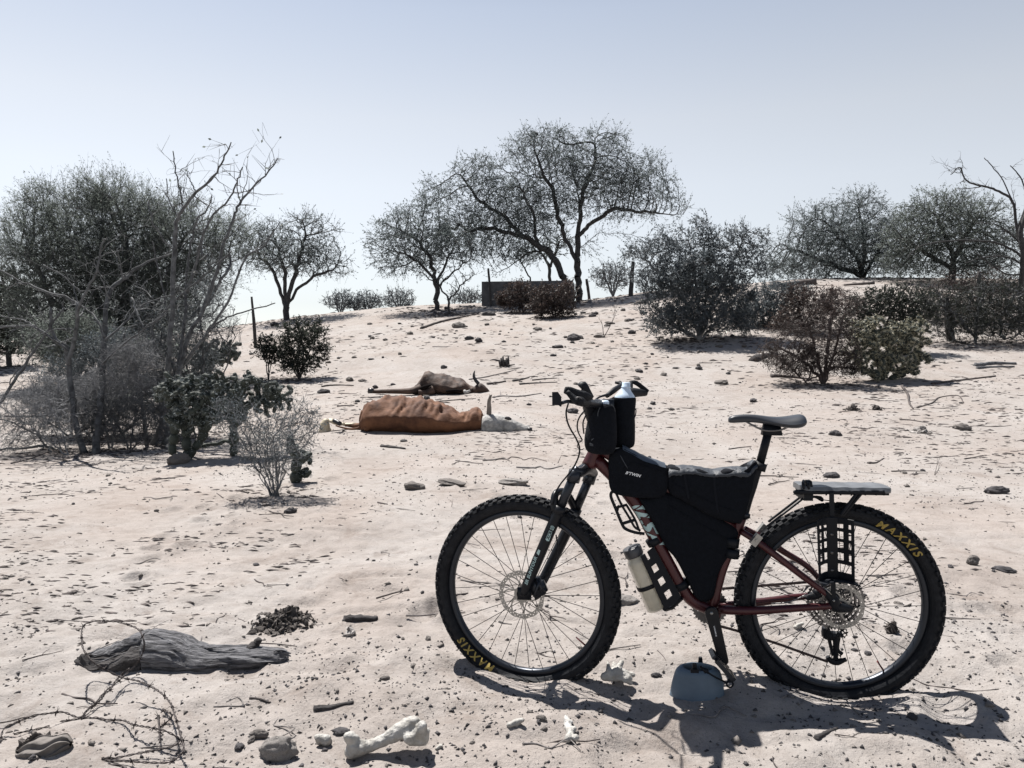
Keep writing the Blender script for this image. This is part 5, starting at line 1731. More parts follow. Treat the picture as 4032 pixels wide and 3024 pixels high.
# ---- cacti
def cactus(label, base, guides, A, D, rj, seed, spinem, group=None, nsp=14, spl=.03, trunk_r=.05, skin=None):
    root = empty("cholla_cactus", base, label, "cactus", group)
    rg = np.random.default_rng(seed)
    P_, par = colonize(guides, A, D, D * 6, D * .72, seed, wander=.45, tropism=(0, 0, .15))
    r = radii(P_, par, rj, 3.0, trunk_r)
    V0 = []; F0 = []; off = 0; SC = []; SU = []
    n = 7
    prof = [(-.04, .35), (.08, .85), (.35, 1.0), (.7, 1.0), (.95, .8), (1.05, .3)]
    for i in np.where(par >= 0)[0]:
        a, b2 = P_[par[i]], P_[i]
        d = b2 - a; L = np.linalg.norm(d); d = d / L
        e1 = np.cross(d, [.3, .8, .5]); e1 /= np.linalg.norm(e1); e2 = np.cross(d, e1)
        rr = r[i] * rg.uniform(.9, 1.2)
        for f, k in prof:
            for j in range(n):
                th = 2 * math.pi * j / n
                V0.append(a + d * L * f + (e1 * math.cos(th) + e2 * math.sin(th)) * rr * k)
        for p in range(len(prof) - 1):
            for j in range(n): F0.append([off + p * n + j, off + p * n + (j + 1) % n, off + (p + 1) * n + (j + 1) % n, off + (p + 1) * n + j])
        F0.append([off + j for j in range(n)][::-1]); F0.append([off + (len(prof) - 1) * n + j for j in range(n)])
        off += len(prof) * n
        for k in range(nsp):
            th = rg.random() * 2 * math.pi; f = rg.random() * 1.05
            o_ = e1 * math.cos(th) + e2 * math.sin(th)
            u = o_ + rg.normal(size=3) * .4; u /= np.linalg.norm(u)
            SC.append(a + d * L * f + o_ * rr + u * spl * .35); SU.append(u)
    mb = MB(); mb.v = [np.array(V0)]; mb.f = F0; mb.n = len(V0)
    nb_ = len(F0)
    V, Q = leaf_quads(SC, np.array(SU), np.full(len(SC), spl), .15, rg)
    mb.add(V, Q)
    o = mb.build("stem", skin or M['cactus'], root); o.location = tuple(-np.asarray(base))
    o.data.materials.append(spinem)
    o.data.polygons.foreach_set("material_index", np.r_[np.zeros(nb_, np.int32), np.ones(len(Q), np.int32)])
    return root


Yk = float(gp('Z6', 790, 1405)[1])
b = on_ground('Z6', 790, 1405, Yk)
cactus("dark cholla cactus mound under the bare thorny tree", b,
       [guide('Z6', [(790, 1405), (790, 1320), (770, 1230), (740, 1130)], Yk, .03, 1, b), guide('Z6', [(730, 1385), (730, 1290), (735, 1200)], Yk, .03, 2), guide('Z6', [(800, 1400), (840, 1310), (880, 1240), (930, 1160)], Yk, .03, 3)],
       blob_points(B_('Z6', (740, 1110, 110, 70), (860, 1130, 130, 90), (820, 1220, 120, 70), (960, 1130, 70, 70), (900, 1060, 60, 40)), 900, Yk, .8, .8, 111), .088, .023, 111, M['spine_grey'], nsp=22, spl=.034)
b = on_ground('Z6', 985, 1425, Yk + .1)
cactus("dark cholla cactus with arms stretched toward the cattle", b,
       [guide('Z6', [(985, 1425), (990, 1340), (985, 1250), (1030, 1180), (1100, 1150), (1190, 1130)], Yk + .1, .03, 4, b), guide('Z6', [(985, 1260), (1000, 1160), (1030, 1060)], Yk + .1, .05, 5), guide('Z6', [(985, 1330), (920, 1330), (850, 1340)], Yk + .1, .03, 6)],
       blob_points(B_('Z6', (1000, 1130, 60, 70), (1060, 1080, 60, 50), (1150, 1110, 70, 50), (980, 1220, 60, 50), (1120, 1180, 60, 40), (1180, 1180, 40, 40)), 480, Yk + .1, .8, .8, 112), .09, .023, 112, M['spine_grey'], nsp=22, spl=.034)
b = on_ground('Z6', 920, 1030, Yk + 4)
cactus("dark hanging cholla behind the bare tree, farthest of the dark cacti", b,
       [guide('Z6', [(880, 1060), (880, 1000), (900, 950)], Yk + 4, .03, 7, b)],
       blob_points(B_('Z6', (900, 970, 90, 60), (970, 950, 50, 60), (850, 1010, 50, 50)), 420, Yk + 4, .8, .8, 113), .11, .029, 113, M['spine_grey'], nsp=22, spl=.034)
b = on_ground('Z6', 1250, 1450, Ys + .6)
cactus("low dark cholla segments beside the grey fanning shrub", b,
       [guide('Z6', [(1250, 1450), (1245, 1400), (1240, 1330)], Ys + .6, .03, 8, b), guide('Z6', [(1260, 1450), (1300, 1470)], Ys + .6, .03, 9)],
       blob_points(B_('Z6', (1240, 1360, 35, 50), (1280, 1400, 40, 30), (1290, 1450, 40, 25)), 70, Ys + .6, .8, .8, 114), .08, .021, 114, M['spine_grey'], nsp=22, spl=.034)
Yc2 = float(gp('Z8', 1450, 1215)[1])
b = on_ground('Z8', 1450, 1215, Yc2)
cactus("cholla cactus with glowing pale yellow spines beside the dead reddish shrub", b,
       [guide('Z8', [(1450, 1215), (1440, 1130), (1420, 1040), (1400, 950)], Yc2, .03, 1, b), guide('Z8', [(1450, 1215), (1500, 1130), (1560, 1050), (1620, 960)], Yc2, .03, 2), guide('Z8', [(1440, 1215), (1350, 1150), (1300, 1080)], Yc2, .03, 3), guide('Z8', [(1500, 1215), (1600, 1160), (1660, 1100)], Yc2, .03, 4)],
       blob_points(B_('Z8', (1390, 990, 140, 120), (1420, 900, 70, 60), (1540, 1010, 150, 120), (1630, 920, 80, 60), (1700, 930, 30, 40), (1650, 1080, 80, 90), (1320, 1100, 80, 90), (1480, 1130, 180, 80), (1690, 1000, 40, 50)), 1000, Yc2, .6, .9, 115), .088, .023, 115, M['spine'], nsp=30, spl=.05)

# ---- dead brush at the right
Yr = float(gp('Z8', 1900, 1020)[1])
b = on_ground('Z8', 1950, 1010, Yr)
plant("brush_thicket", "tangled thicket of dead grey branches right of the spiny cactus", "shrub", b,
      [guide('Z8', [(1840, 1000), (1800, 900), (1790, 780)], Yr, .1, 1), guide('Z8', [(1950, 1010), (1960, 880), (2000, 760)], Yr, .1, 2, b), guide('Z8', [(2100, 1000), (2080, 880), (2150, 780)], Yr, .1, 3), guide('Z8', [(1950, 1000), (1850, 860), (1720, 800)], Yr, .1, 4)],
      blob_points(B_('Z8', (1740, 820, 130, 120), (1840, 850, 150, 130), (1980, 830, 160, 160), (2130, 830, 150, 170), (2050, 930, 200, 70), (1850, 950, 140, 50), (2250, 850, 120, 160)), 4200, Yr, .7, .9, 121),
      .15, 1.4, .24, .006, M['bark_grey'], M['leaf_dark'], (2, .40, .004), (2, .055), 121, None, cap=.035, power=2.6, wander=.5, tropism=(0, 0, -.05))
b = on_ground('Z8', 1750, 900, Yr + 2.5)
plant("brush_thicket", "darker leafy thicket behind the dead branches at the frame edge", "shrub", b,
      [guide('Z8', [(1750, 900), (1760, 800), (1740, 720)], Yr + 2.5, .1, 1, b), guide('Z8', [(1950, 900), (1960, 800), (1990, 700)], Yr + 2.5, .1, 2), guide('Z8', [(2120, 900), (2110, 800), (2140, 700)], Yr + 2.5, .1, 3)],
      blob_points(B_('Z8', (1700, 790, 120, 110), (1850, 760, 140, 110), (2000, 740, 140, 120), (2150, 760, 140, 130), (1950, 850, 260, 80)), 2600, Yr + 2.5, .7, .8, 131),
      .16, 1.4, .24, .006, M['twig_red'], M['leaf_brown'], (2, .3, .004), (3, .06), 131, None, cap=.03, power=2.6, wander=.4)
YR = Yr + 1.5
bare_tree("thorny_tree", "dead thorny tree with arching branches above the thicket", 'Z8', (2200, 720), [
    ([(2195, 900), (2200, 700), (2205, 560), (2195, 420), (2230, 300)], 55, 22), ([(2200, 520), (2170, 380), (2150, 260), (2060, 200), (1990, 180), (1920, 160), (1890, 130), (1870, 80), (1820, 120)], 26, 5),
    ([(1990, 180), (1940, 190), (1860, 195)], 8, 4), ([(2205, 560), (2150, 520), (2050, 480), (1900, 470), (1750, 480), (1640, 510), (1590, 570)], 22, 5),
    ([(2200, 600), (2130, 560), (2000, 560), (1900, 590)], 16, 5), ([(2180, 400), (2230, 250), (2190, 130), (2140, 70)], 16, 5), ([(2150, 260), (2100, 150), (2030, 60), (2000, 30)], 10, 4),
    ([(2205, 500), (2120, 420), (2040, 380), (1950, 380)], 14, 5), ([(2210, 650), (2120, 650), (2040, 600), (1960, 540)], 16, 5), ([(2200, 480), (2260, 380), (2330, 300)], 16, 8)], YR, 122, M['bark'], .28)
# ------------------------------------------------------------------ dead cattle, bones, wood, wire, stones
def wood_mat(name, c1, c2, axis=0, bump=.8):
    m = bpy.data.materials.new(name); m.use_nodes = True
    nt = m.node_tree; b = nt.nodes["Principled BSDF"]; b.inputs["Roughness"].default_value = .85
    tc = nt.nodes.new("ShaderNodeTexCoord"); mp = nt.nodes.new("ShaderNodeMapping")
    sc = [9, 9, 9]; sc[axis] = .9
    mp.inputs["Scale"].default_value = sc
    nt.links.new(tc.outputs["Object"], mp.inputs["Vector"])
    n = nt.nodes.new("ShaderNodeTexNoise"); n.inputs["Scale"].default_value = 9; n.inputs["Detail"].default_value = 7; n.inputs["Roughness"].default_value = .7
    nt.links.new(mp.outputs[0], n.inputs["Vector"])
    r = nt.nodes.new("ShaderNodeValToRGB"); r.color_ramp.elements[0].position = .38; r.color_ramp.elements[0].color = (*c1, 1)
    r.color_ramp.elements[1].position = .66; r.color_ramp.elements[1].color = (*c2, 1)
    nt.links.new(n.outputs["Fac"], r.inputs["Fac"]); nt.links.new(r.outputs[0], b.inputs["Base Color"])
    bp = nt.nodes.new("ShaderNodeBump"); bp.inputs["Strength"].default_value = bump; bp.inputs["Distance"].default_value = .02
    nt.links.new(n.outputs["Fac"], bp.inputs["Height"]); nt.links.new(bp.outputs[0], b.inputs["Normal"])
    return m
M['wood'] = wood_mat("weathered_wood", (.02, .02, .024), (.22, .22, .235), bump=1.0)
M['wood_dark'] = wood_mat("dark_rotten_wood", (.018, .015, .015), (.07, .065, .066))
M['stick'] = mat("dry_stick", (.055, .045, .043), .85, var=.5, scale=9)
M['stick_pale'] = mat("bleached_stick", (.16, .145, .14), .85, var=.3, scale=9)
M['hide'] = mat("red_brown_hide", (.075, .026, .011), .85, var=.3, scale=4, col2=(.14, .060, .027), bump=.35, bscale=22)
M['hide_dark'] = mat("dark_brown_hide", (.016, .009, .008), .8, scale=5, col2=(.075, .042, .028), bump=.5, bscale=16)
M['bone'] = mat("bleached_bone", (.24, .228, .205), .65, scale=16, col2=(.40, .395, .38), bump=.6, bscale=45)
M['skull'] = mat("weathered_skull", (.15, .15, .15), .75, scale=8, col2=(.42, .41, .39), bump=.8, bscale=22)
M['horn'] = mat("horn", (.09, .075, .065), .45, scale=14, col2=(.18, .15, .125))
M['horn_dark'] = mat("dark_horn", (.012, .012, .015), .4)
M['cream'] = mat("cream_lump", (.42, .37, .27), .55, var=.1, scale=8)
M['stone_dark'] = mat("dark_stone", (.045, .042, .045), .85, var=.4, scale=25, bump=.4, bscale=40)
M['stone_grey'] = mat("grey_stone", (.12, .108, .10), .85, var=.3, scale=20, bump=.4, bscale=40)
M['stone_pale'] = mat("pale_stone", (.30, .28, .265), .9, var=.3, scale=22, bump=.8, bscale=35)
M['concrete'] = mat("weathered_concrete", (.085, .085, .09), .9, var=.35, scale=4, bump=.5, bscale=18)
M['rust'] = mat("rusty_wire", (.035, .028, .028), .6, .5, var=.4, scale=60)
M['dung'] = mat("dry_dung", (.04, .034, .032), .95, col2=(.10, .088, .08), scale=40, bump=.6, bscale=60)


def loft(z, st, Y, n=40, m=110, ridge=.15, flat=.75, disp=None):
    """a body lying on the sand: stations (x, top y, bottom y, half width in metres) read off the photo"""
    A = np.array(st, float)
    u = np.linspace(0, len(A) - 1, m)
    k = np.arange(len(A))
    B = np.array([np.interp(u, k, A[:, i]) for i in range(4)]).T
    kk = np.array([.25, .5, .25])
    for i in range(1, 4): B[1:-1, i] = np.convolve(B[:, i], kk, mode='valid')
    V = []
    for i in range(m):
        x, yt, yb, hw = B[i]
        T = at_depth(z, x, yt, Y); L = at_depth(z, x, yb, Y)
        h = max(T[2] - L[2], .002)
        for j in range(n):
            th = 2 * math.pi * j / n
            c, s = math.cos(th), math.sin(th)
            fl = flat if s > 0 else flat * .74
            yy = hw * np.sign(c) * abs(c) ** fl
            zz = np.sign(s) * abs(s) ** (flat + .1)
            p = np.array([T[0], Y + yy + ridge * hw * (zz if zz > 0 else -.25 * zz), L[2] + h * (.5 + .5 * zz)])
            if disp is not None: p = p + disp(p, (x - A[0, 0]) / (A[-1, 0] - A[0, 0]), th, zz)
            V.append(p)
    F = [[i * n + j, i * n + (j + 1) % n, (i + 1) * n + (j + 1) % n, (i + 1) * n + j] for i in range(m - 1) for j in range(n)]
    F += [list(range(n))[::-1], [(m - 1) * n + j for j in range(n)]]
    mb = MB(); mb.add(V, F)
    return mb


def blobby(name, chains, vox, m, parent=None, loc=None, smooth=4, noise_amp=0.0, nscale=20):
    """one smooth solid from chains of (point, radius)"""
    bm = bmesh.new()
    for ch in chains:
        for (a, ra), (b, rb) in (zip(ch[:-1], ch[1:]) if len(ch) > 1 else [(ch[0], ch[0])]):
            a = np.asarray(a, float); b = np.asarray(b, float)
            L = np.linalg.norm(b - a)
            k = max(1, int(L / (min(ra, rb) * .35)))
            for i in range(k + 1):
                f = i / k
                bmesh.ops.create_icosphere(bm, subdivisions=2, radius=ra + (rb - ra) * f, matrix=Matrix.Translation(Vector(a + (b - a) * f)))
    if loc is not None: bmesh.ops.translate(bm, vec=-Vector(loc), verts=bm.verts)
    me = bpy.data.meshes.new(name); bm.to_mesh(me); bm.free()
    tmp = bpy.data.objects.new("remesh_source", me); COL.objects.link(tmp)
    add_mod(tmp, 'REMESH', mode='VOXEL', voxel_size=vox)
    sm = add_mod(tmp, 'SMOOTH', iterations=smooth, factor=.5)
    dg = bpy.context.evaluated_depsgraph_get()
    me2 = bpy.data.meshes.new_from_object(tmp.evaluated_get(dg))
    bpy.data.objects.remove(tmp); bpy.data.meshes.remove(me)
    if noise_amp:
        for v in me2.vertices:
            w = mnoise.fractal(v.co * nscale, 1.0, 2.0, 4)
            v.co += v.normal * w * noise_amp
    me2.name = name
    me2.polygons.foreach_set("use_smooth", [True] * len(me2.polygons)); me2.update()
    me2.materials.clear(); me2.materials.append(m)
    o = bpy.data.objects.new(name, me2); COL.objects.link(o)
    if parent is not None: o.parent = parent
    if loc is not None and parent is None: o.location = tuple(float(c) for c in loc)
    return o


# ---- the red brown carcass in front
Yq = float(gp('Z5', 1000, 716)[1])
def ribs(p, f, th, zz):
    a = 0
    up = max(0, zz)
    if .18 < f < .72:
        g = math.sin((f - .18) / .54 * math.pi)
        a += .008 * g * math.sin(p[0] * 2 * math.pi / .12 + (p[1] - Yq) * 9 + 2.5 * mnoise.noise(Vector((p[0] * 2, 3, 1)))) * min(1, up * 1.6)
    w = mnoise.noise_vector(Vector((p[0] * 4.5, p[1] * 5, p[2] * 5)))
    w2 = mnoise.noise(Vector((p[0] * 11, p[1] * 11, p[2] * 9 + 3)))
    w3 = mnoise.ridged_multi_fractal(Vector((p[0] * 3.2, p[1] * 4, 1.7)), 1.0, 2.0, 3, 1.0, 2.0) - 1.0
    w4 = mnoise.ridged_multi_fractal(Vector((p[0] * 7 + p[1] * 5, p[1] * 5, 4.2)), 1.0, 2.0, 3, 1.0, 2.0) - 1.0
    h = .045 * w[2] * (.25 + up) + .022 * w2 * (.35 + up) + .045 * w3 * up + .022 * w4 * (up + .1)
    pk = 0
    for f0, dp, sl in ((.30, .05, .05), (.365, .06, .06), (.44, .04, .04), (.485, .06, .06), (.55, .05, .05), (.60, .035, .05), (.66, .045, .06), (.86, .03, .03), (.90, .03, .03)):
        pk += dp * math.exp(-((f - f0 + sl * (th - 2.45)) / .017) ** 2 - ((th - 2.45) / .42) ** 2)
    hip = .05 * math.exp(-((f - .17) / .05) ** 2 - ((th - 2.1) / .5) ** 2)
    return np.array([0, .012 * w[1] + .35 * pk - .5 * hip, a + h - .55 * pk + hip])
st = [(486, 640, 680, .05), (492, 560, 690, .14), (520, 505, 700, .20), (560, 462, 704, .25), (620, 437, 706, .29), (700, 428, 708, .31), (790, 428, 712, .32), (830, 414, 714, .32), (870, 430, 716, .32), (960, 422, 717, .33), (1060, 436, 718, .33), (1150, 462, 718, .31), (1250, 505, 718, .27), (1330, 540, 712, .22), (1400, 545, 703, .17), (1450, 524, 698, .15), (1500, 512, 694, .15), (1540, 530, 690, .14), (1556, 570, 688, .10)]
cowbase = on_ground('Z5', 1000, 716, Yq)
body = loft('Z5', st, Yq + .18, disp=ribs, flat=.74, ridge=.42, m=170, n=56)
hp = lambda x, y, d=.12: at_depth('Z5', x, y, Yq + d)
tube(body, [hp(512, 530, .1), hp(490, 590, .06), hp(486, 640, .05), hp(470, 675, .05), hp(400, 684, .05), hp(330, 672, .08), hp(270, 655, .1)], [.035, .026, .02, .017, .014, .012, .008], 10, 5)
tube(body, [hp(560, 640, .25), hp(470, 655, .28), hp(400, 652, .32), hp(330, 640, .34)], [.09, .055, .04, .03], 12, 5, squash=.7)
tube(body, [hp(580, 600, .1), hp(560, 660, .02), hp(520, 690, -.02)], [.08, .055, .03], 10, 4)
cow = body.build("dead_cow", M['hide'], None, loc=cowbase)
tag(cow, "shrunken red brown cow carcass with a bleached white skull, nearer of the two", "cow carcass")
wp = lambda x, y, d=.12: hp(x, y, d) - cowbase
sk = loft('Z5', [(1536, 600, 700, .05), (1548, 575, 722, .10), (1580, 556, 735, .125), (1640, 552, 738, .13), (1700, 562, 736, .12), (1760, 580, 732, .10), (1820, 606, 724, .085), (1890, 640, 716, .07), (1950, 655, 712, .06), (1972, 678, 710, .04)], Yq + .12, n=32, m=60,
          disp=lambda p, f, th, zz: np.array([0, .012, .012]) * mnoise.noise(Vector((p[0] * 16, p[1] * 14, p[2] * 16))) + np.array([0, 0, .008]) * mnoise.noise(Vector((p[0] * 40, p[1] * 30, p[2] * 40))), flat=.8)
sko = sk.build("skull", M['skull'], cow); sko.location = tuple(-cowbase)
mb = MB(); tube(mb, [wp(1604, 560), wp(1606, 500), wp(1606, 440), wp(1622, 386)], [.034, .030, .024, .015], 12, 5); mb.build("horn", M['horn'], cow)
mb = MB()
tube(mb, [wp(1742, 585, .03), wp(1775, 592, .03), wp(1800, 600, .03)], [.018, .024, .012], 10, 3)
mb.build("eye_socket_shade", M['horn_dark'], sko); sko.children[0].location = tuple(cowbase)  # solid dark plug; the socket's shade is put into its colour
mb = MB(); tube(mb, [wp(1940, 690, .06), wp(1978, 690, .07)], [.032, .028], 10, 1); mb.build("muzzle", M['horn_dark'], sko); sko.children[1].location = tuple(cowbase)
mb = MB()
tube(mb, [wp(440, 640, .3), wp(330, 640, .34), wp(260, 615, .36), wp(215, 602, .38)], [.035, .035, .045, .05], 10, 4, squash=.5)
tube(mb, [wp(350, 640, .22), wp(280, 640, .2), wp(210, 610, .2)], [.02, .018, .02], 8, 3)
mb.build("hind_leg", M['cream'], cow)
mb = MB(); tube(mb, [wp(310, 640, .15), wp(265, 615, .2), wp(240, 610, .2)], [.03, .035, .02], 8, 3); mb.build("hoof", M['horn_dark'], cow)
q = gp('Z5', 165, 712); s = ZOOM['Z5'][2] * q[1] / FPX
lump = blobby("cream_bone_knob", [[(q + [0, .06, .0], 52 * s), (q + [0, .06, 55 * s], 46 * s), (q + [.01, .06, 90 * s], 30 * s)], [(q + [0, .06, 0], 56 * s), (q + [0, .1, 0], 56 * s)]], .012, M['cream'], loc=q)
tag(lump, "cream rounded knob standing in the sand behind the cow's hind leg", "bone")

# ---- the dark carcass behind
Yr2 = float(gp('Z5', 1100, 380)[1])
cb2 = on_ground('Z5', 1100, 380, Yr2)
def sag(p, f, th, zz):
    w = mnoise.noise_vector(Vector((p[0] * 3.5 + 9, p[1] * 4, p[2] * 4)))
    w2 = mnoise.noise(Vector((p[0] * 9, p[1] * 9, p[2] * 9 + 3)))
    return np.array([0, .04 * w[1], .045 * w[2] * (.3 + max(0, zz)) + .03 * w2 + .025 * (mnoise.ridged_multi_fractal(Vector((p[0] * 5, p[1] * 5, p[2] * 4)), 1.0, 2.0, 3, 1.0, 2.0) - 1)])
body = loft('Z5', [(915, 330, 378, .06), (945, 318, 380, .12), (980, 285, 380, .18), (1010, 245, 380, .20), (1040, 200, 380, .20), (1075, 198, 380, .22), (1120, 208, 380, .28), (1170, 214, 380, .30), (1215, 216, 380, .32), (1270, 232, 380, .32), (1340, 255, 380, .30), (1400, 284, 380, .24), (1440, 308, 378, .18), (1480, 312, 376, .13), (1510, 300, 374, .12), (1530, 320, 372, .08)], Yr2 + .2, disp=sag, flat=.75, ridge=.3)
h2 = lambda x, y, d=.1: at_depth('Z5', x, y, Yr2 + d)
tube(body, [h2(1010, 330, .0), h2(930, 352, -.05), h2(830, 355, -.05), h2(700, 356, -.05), h2(620, 358, -.05), h2(556, 352, -.05)], [.10, .075, .06, .05, .045, .045], 12, 5, squash=.8)
tube(body, [h2(1120, 340, -.1), h2(1060, 365, -.14), h2(990, 362, -.15)], [.08, .05, .04], 10, 4)
cow2 = body.build("dead_cow", M['hide_dark'], None, loc=cb2)
tag(cow2, "dark brown sunken cow carcass with one black upright horn, farther of the two", "cow carcass")
w2 = lambda x, y, d=.1: h2(x, y, d) - cb2
hd = loft('Z5', [(1470, 320, 372, .06), (1500, 292, 374, .10), (1530, 285, 376, .11), (1560, 300, 376, .09), (1590, 325, 376, .06), (1612, 358, 374, .03)], Yr2 + .1, n=24, m=40, disp=lambda p, f, th, zz: np.array([0, .012, .012]) * mnoise.noise(Vector((p[0] * 14, p[1] * 14, p[2] * 14))))
hdo = hd.build("head", M['hide_dark'], cow2); hdo.location = tuple(-cb2)
mb = MB(); tube(mb, [w2(1515, 290), w2(1490, 262), w2(1474, 230), w2(1474, 200), w2(1482, 174)], [.034, .032, .027, .019, .006], 10, 5); mb.build("horn", M['horn_dark'], cow2)
mb = MB(); tube(mb, [w2(1390, 345, -.2), w2(1400, 365, -.22), w2(1440, 350, -.2)], [.02, .035, .02], 8, 3); mb.build("bare_bone", M['skull'], cow2)
mb = MB(); tube(mb, [w2(600, 352, -.05), w2(553, 350, -.05)], [.047, .052], 10, 1); mb.build("hoof", M['horn_dark'], cow2)

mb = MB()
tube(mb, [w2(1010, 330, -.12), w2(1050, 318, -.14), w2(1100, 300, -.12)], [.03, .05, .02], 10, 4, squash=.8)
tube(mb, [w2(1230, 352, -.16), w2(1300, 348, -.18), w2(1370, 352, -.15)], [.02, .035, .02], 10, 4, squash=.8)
M['hollow'] = mat("painted_hollow_shade", (.008, .006, .006), .95, spec=.05)  # near-black for solid blobs that stand for the carcass's shaded cavities
mb.build("hollow_shade", M['hollow'], cow2)

# ---- bones
def px(z, x, y, base, up=0.0, back=0.0):
    """a point seen at (x, y), at the distance of base plus back"""
    return at_depth(z, x, y, base[1] + back)
q = gp('B2', 760, 840); s = ZOOM['B2'][2] * q[1] / FPX
f_ = lambda x, y, b=0.0: px('B2', x, y, q, 0, b)
femur = blobby("leg_bone", [[(f_(610, 790), 42 * s), (f_(680, 785, .01), 30 * s), (f_(760, 752, .02), 31 * s), (f_(830, 710, .03), 44 * s), (f_(890, 690, .03), 54 * s)],
                            [(f_(585, 745), 27 * s), (f_(590, 740, .03), 30 * s)], [(f_(595, 810), 37 * s), (f_(640, 795), 38 * s)], [(f_(575, 735, -.02), 22 * s), (f_(610, 755), 28 * s)],
                            [(f_(900, 665, .02), 26 * s), (f_(860, 668, .04), 24 * s)], [(f_(935, 690, -.01), 29 * s), (f_(930, 740, .01), 42 * s)], [(f_(880, 745, .0), 36 * s), (f_(940, 748, .03), 34 * s)], [(f_(955, 715, .02), 22 * s)]],
               .0042, M['bone'], loc=q, smooth=3, noise_amp=.0025, nscale=40)
tag(femur, "large bleached white leg bone with knobbed ends lying in the sand", "bone")
q = gp('B2', 455, 785); s = ZOOM['B2'][2] * q[1] / FPX
o = blobby("bone_fragment", [[(f_(440, 745), 22 * s), (f_(470, 755), 28 * s), (f_(478, 765, .02), 24 * s)], [(f_(425, 735), 12 * s), (f_(435, 770), 12 * s)], [(f_(450, 770, .02), 22 * s)]], .0035, M['bone'], loc=q, noise_amp=.003, nscale=40)
tag(o, "small white bone fragment just left of the large leg bone", "bone")
q = gp('B2', 1665, 765); s = ZOOM['B2'][2] * q[1] / FPX
o = blobby("bone_fragment", [[(f_(1632, 645, .09), 12 * s), (f_(1640, 680, .07), 20 * s), (f_(1655, 720, .02), 21 * s), (f_(1645, 745, -.01), 20 * s)], [(f_(1640, 700, .05), 16 * s), (f_(1672, 700, .03), 14 * s)], [(f_(1678, 745, -.01), 20 * s)], [(f_(1638, 655, .08), 9 * s), (f_(1662, 668, .07), 8 * s)]], .0032, M['bone'], loc=q, noise_amp=.003, nscale=50)
tag(o, "narrow white knuckle bone lying end on between leg bone and bike shadow", "bone")
q = gp('B2', 1880, 490); s = ZOOM['B2'][2] * q[1] / FPX
o = blobby("vertebra", [[(f_(1820, 448), 22 * s), (f_(1880, 440), 30 * s), (f_(1935, 455), 22 * s)], [(f_(1870, 420, .03), 24 * s), (f_(1865, 385, .05), 12 * s)], [(f_(1880, 420), 22 * s), (f_(1905, 375, .03), 10 * s)], [(f_(1840, 420), 14 * s), (f_(1835, 378, .03), 7 * s)], [(f_(1905, 420, .04), 14 * s), (f_(1955, 440, .03), 14 * s)], [(f_(1920, 460, -.01), 20 * s), (f_(1945, 478), 12 * s)]], .0034, M['bone'], loc=q, noise_amp=.003, nscale=45)
tag(o, "white vertebra with upright spines beside the front tyre", "bone")
for z, x, y, w, h, lab in (('Z4', 1100, 380, 60, 45, "white bone chip seen through the rear wheel spokes"), ('B2', 1020, 800, 40, 30, "little bone pale chip right of the large leg bone"), ('B2', 1390, 690, 100, 55, "bleached ragged chunk behind the knuckle bone")):
    q = gp(z, x, y); s = ZOOM[z][2] * q[1] / FPX
    o = blobby("bone_chip", [[(q + [-w * .3 * s, 0, h * .15 * s], h * .28 * s), (q + [w * .1 * s, .01, h * .3 * s], h * .35 * s), (q + [w * .35 * s, 0, h * .6 * s], h * .18 * s)]], h * s * .08, M['bone'], loc=q, noise_amp=h * s * .08, nscale=60)
    tag(o, lab, "bone")

# ---- the weathered log, the bark beside it, the barbed wire
q = gp('B1', 1250, 636)
def barky(p, f, th, zz):
    w = mnoise.fractal(Vector((p[0] * 5, p[1] * 26, p[2] * 26)), 1.0, 2.0, 5)
    w2 = mnoise.noise(Vector((p[0] * 14, p[1] * 12, p[2] * 12)))
    w3 = mnoise.noise(Vector((p[0] * 5, p[1] * 5, p[2] * 5 + 4)))
    rm = mnoise.ridged_multi_fractal(Vector((p[0] * 1.6, p[1] * 32 + p[0] * 4, p[2] * 32)), 1.0, 2.0, 4, 1.0, 2.0) - 1.1
    return np.array([0, .6, 1.0]) * (.009 * w + .006 * w2 + .010 * w3) - np.array([0, -.7, .7]) * .0065 * rm
body = loft('B1', [(1045, 400, 570, .03), (1060, 362, 600, .06), (1090, 356, 632, .08), (1150, 362, 638, .085), (1300, 392, 634, .085), (1420, 436, 628, .08), (1600, 468, 622, .075), (1800, 482, 612, .065), (1950, 490, 600, .055), (2040, 492, 588, .05), (2070, 500, 575, .035), (2088, 518, 555, .015)], q[1] + .08, n=44, m=160, disp=barky, flat=.9)
rgl = np.random.default_rng(5)
for k in range(34):
    f = rgl.random()
    x0 = 600 + 1380 * f ** 1.2
    yt = np.interp(x0, [600, 780, 1050, 1300, 1420, 1600, 2040], [520, 470, 360, 395, 440, 470, 495])
    yb = np.interp(x0, [600, 1050, 1300, 1600, 2040], [600, 630, 634, 622, 588])
    yy = yt + (yb - yt) * rgl.random() ** 1.6
    ln = rgl.uniform(60, 260) * (1.2 if x0 < 1100 else .8)
    dep = q[1] + .02 + .07 * (1 - (yy - yt) / max(yb - yt, 1))
    sl = np.interp(x0, [600, 1040, 1060, 1500, 2040], [-.42, -.35, .25, .16, .05]) + rgl.normal() * .08
    w_ = rgl.uniform(3, 9) * ZOOM['B1'][2] * q[1] / FPX
    pts = [at_depth('B1', x0 + ln * t, yy + sl * ln * t + rgl.normal() * 5, dep - .012) for t in (0, .35, .7, 1)]
    tube(body, pts, [w_ * .5, w_, w_ * .9, w_ * .25], 6, 4, squash=.5, rough=.15)
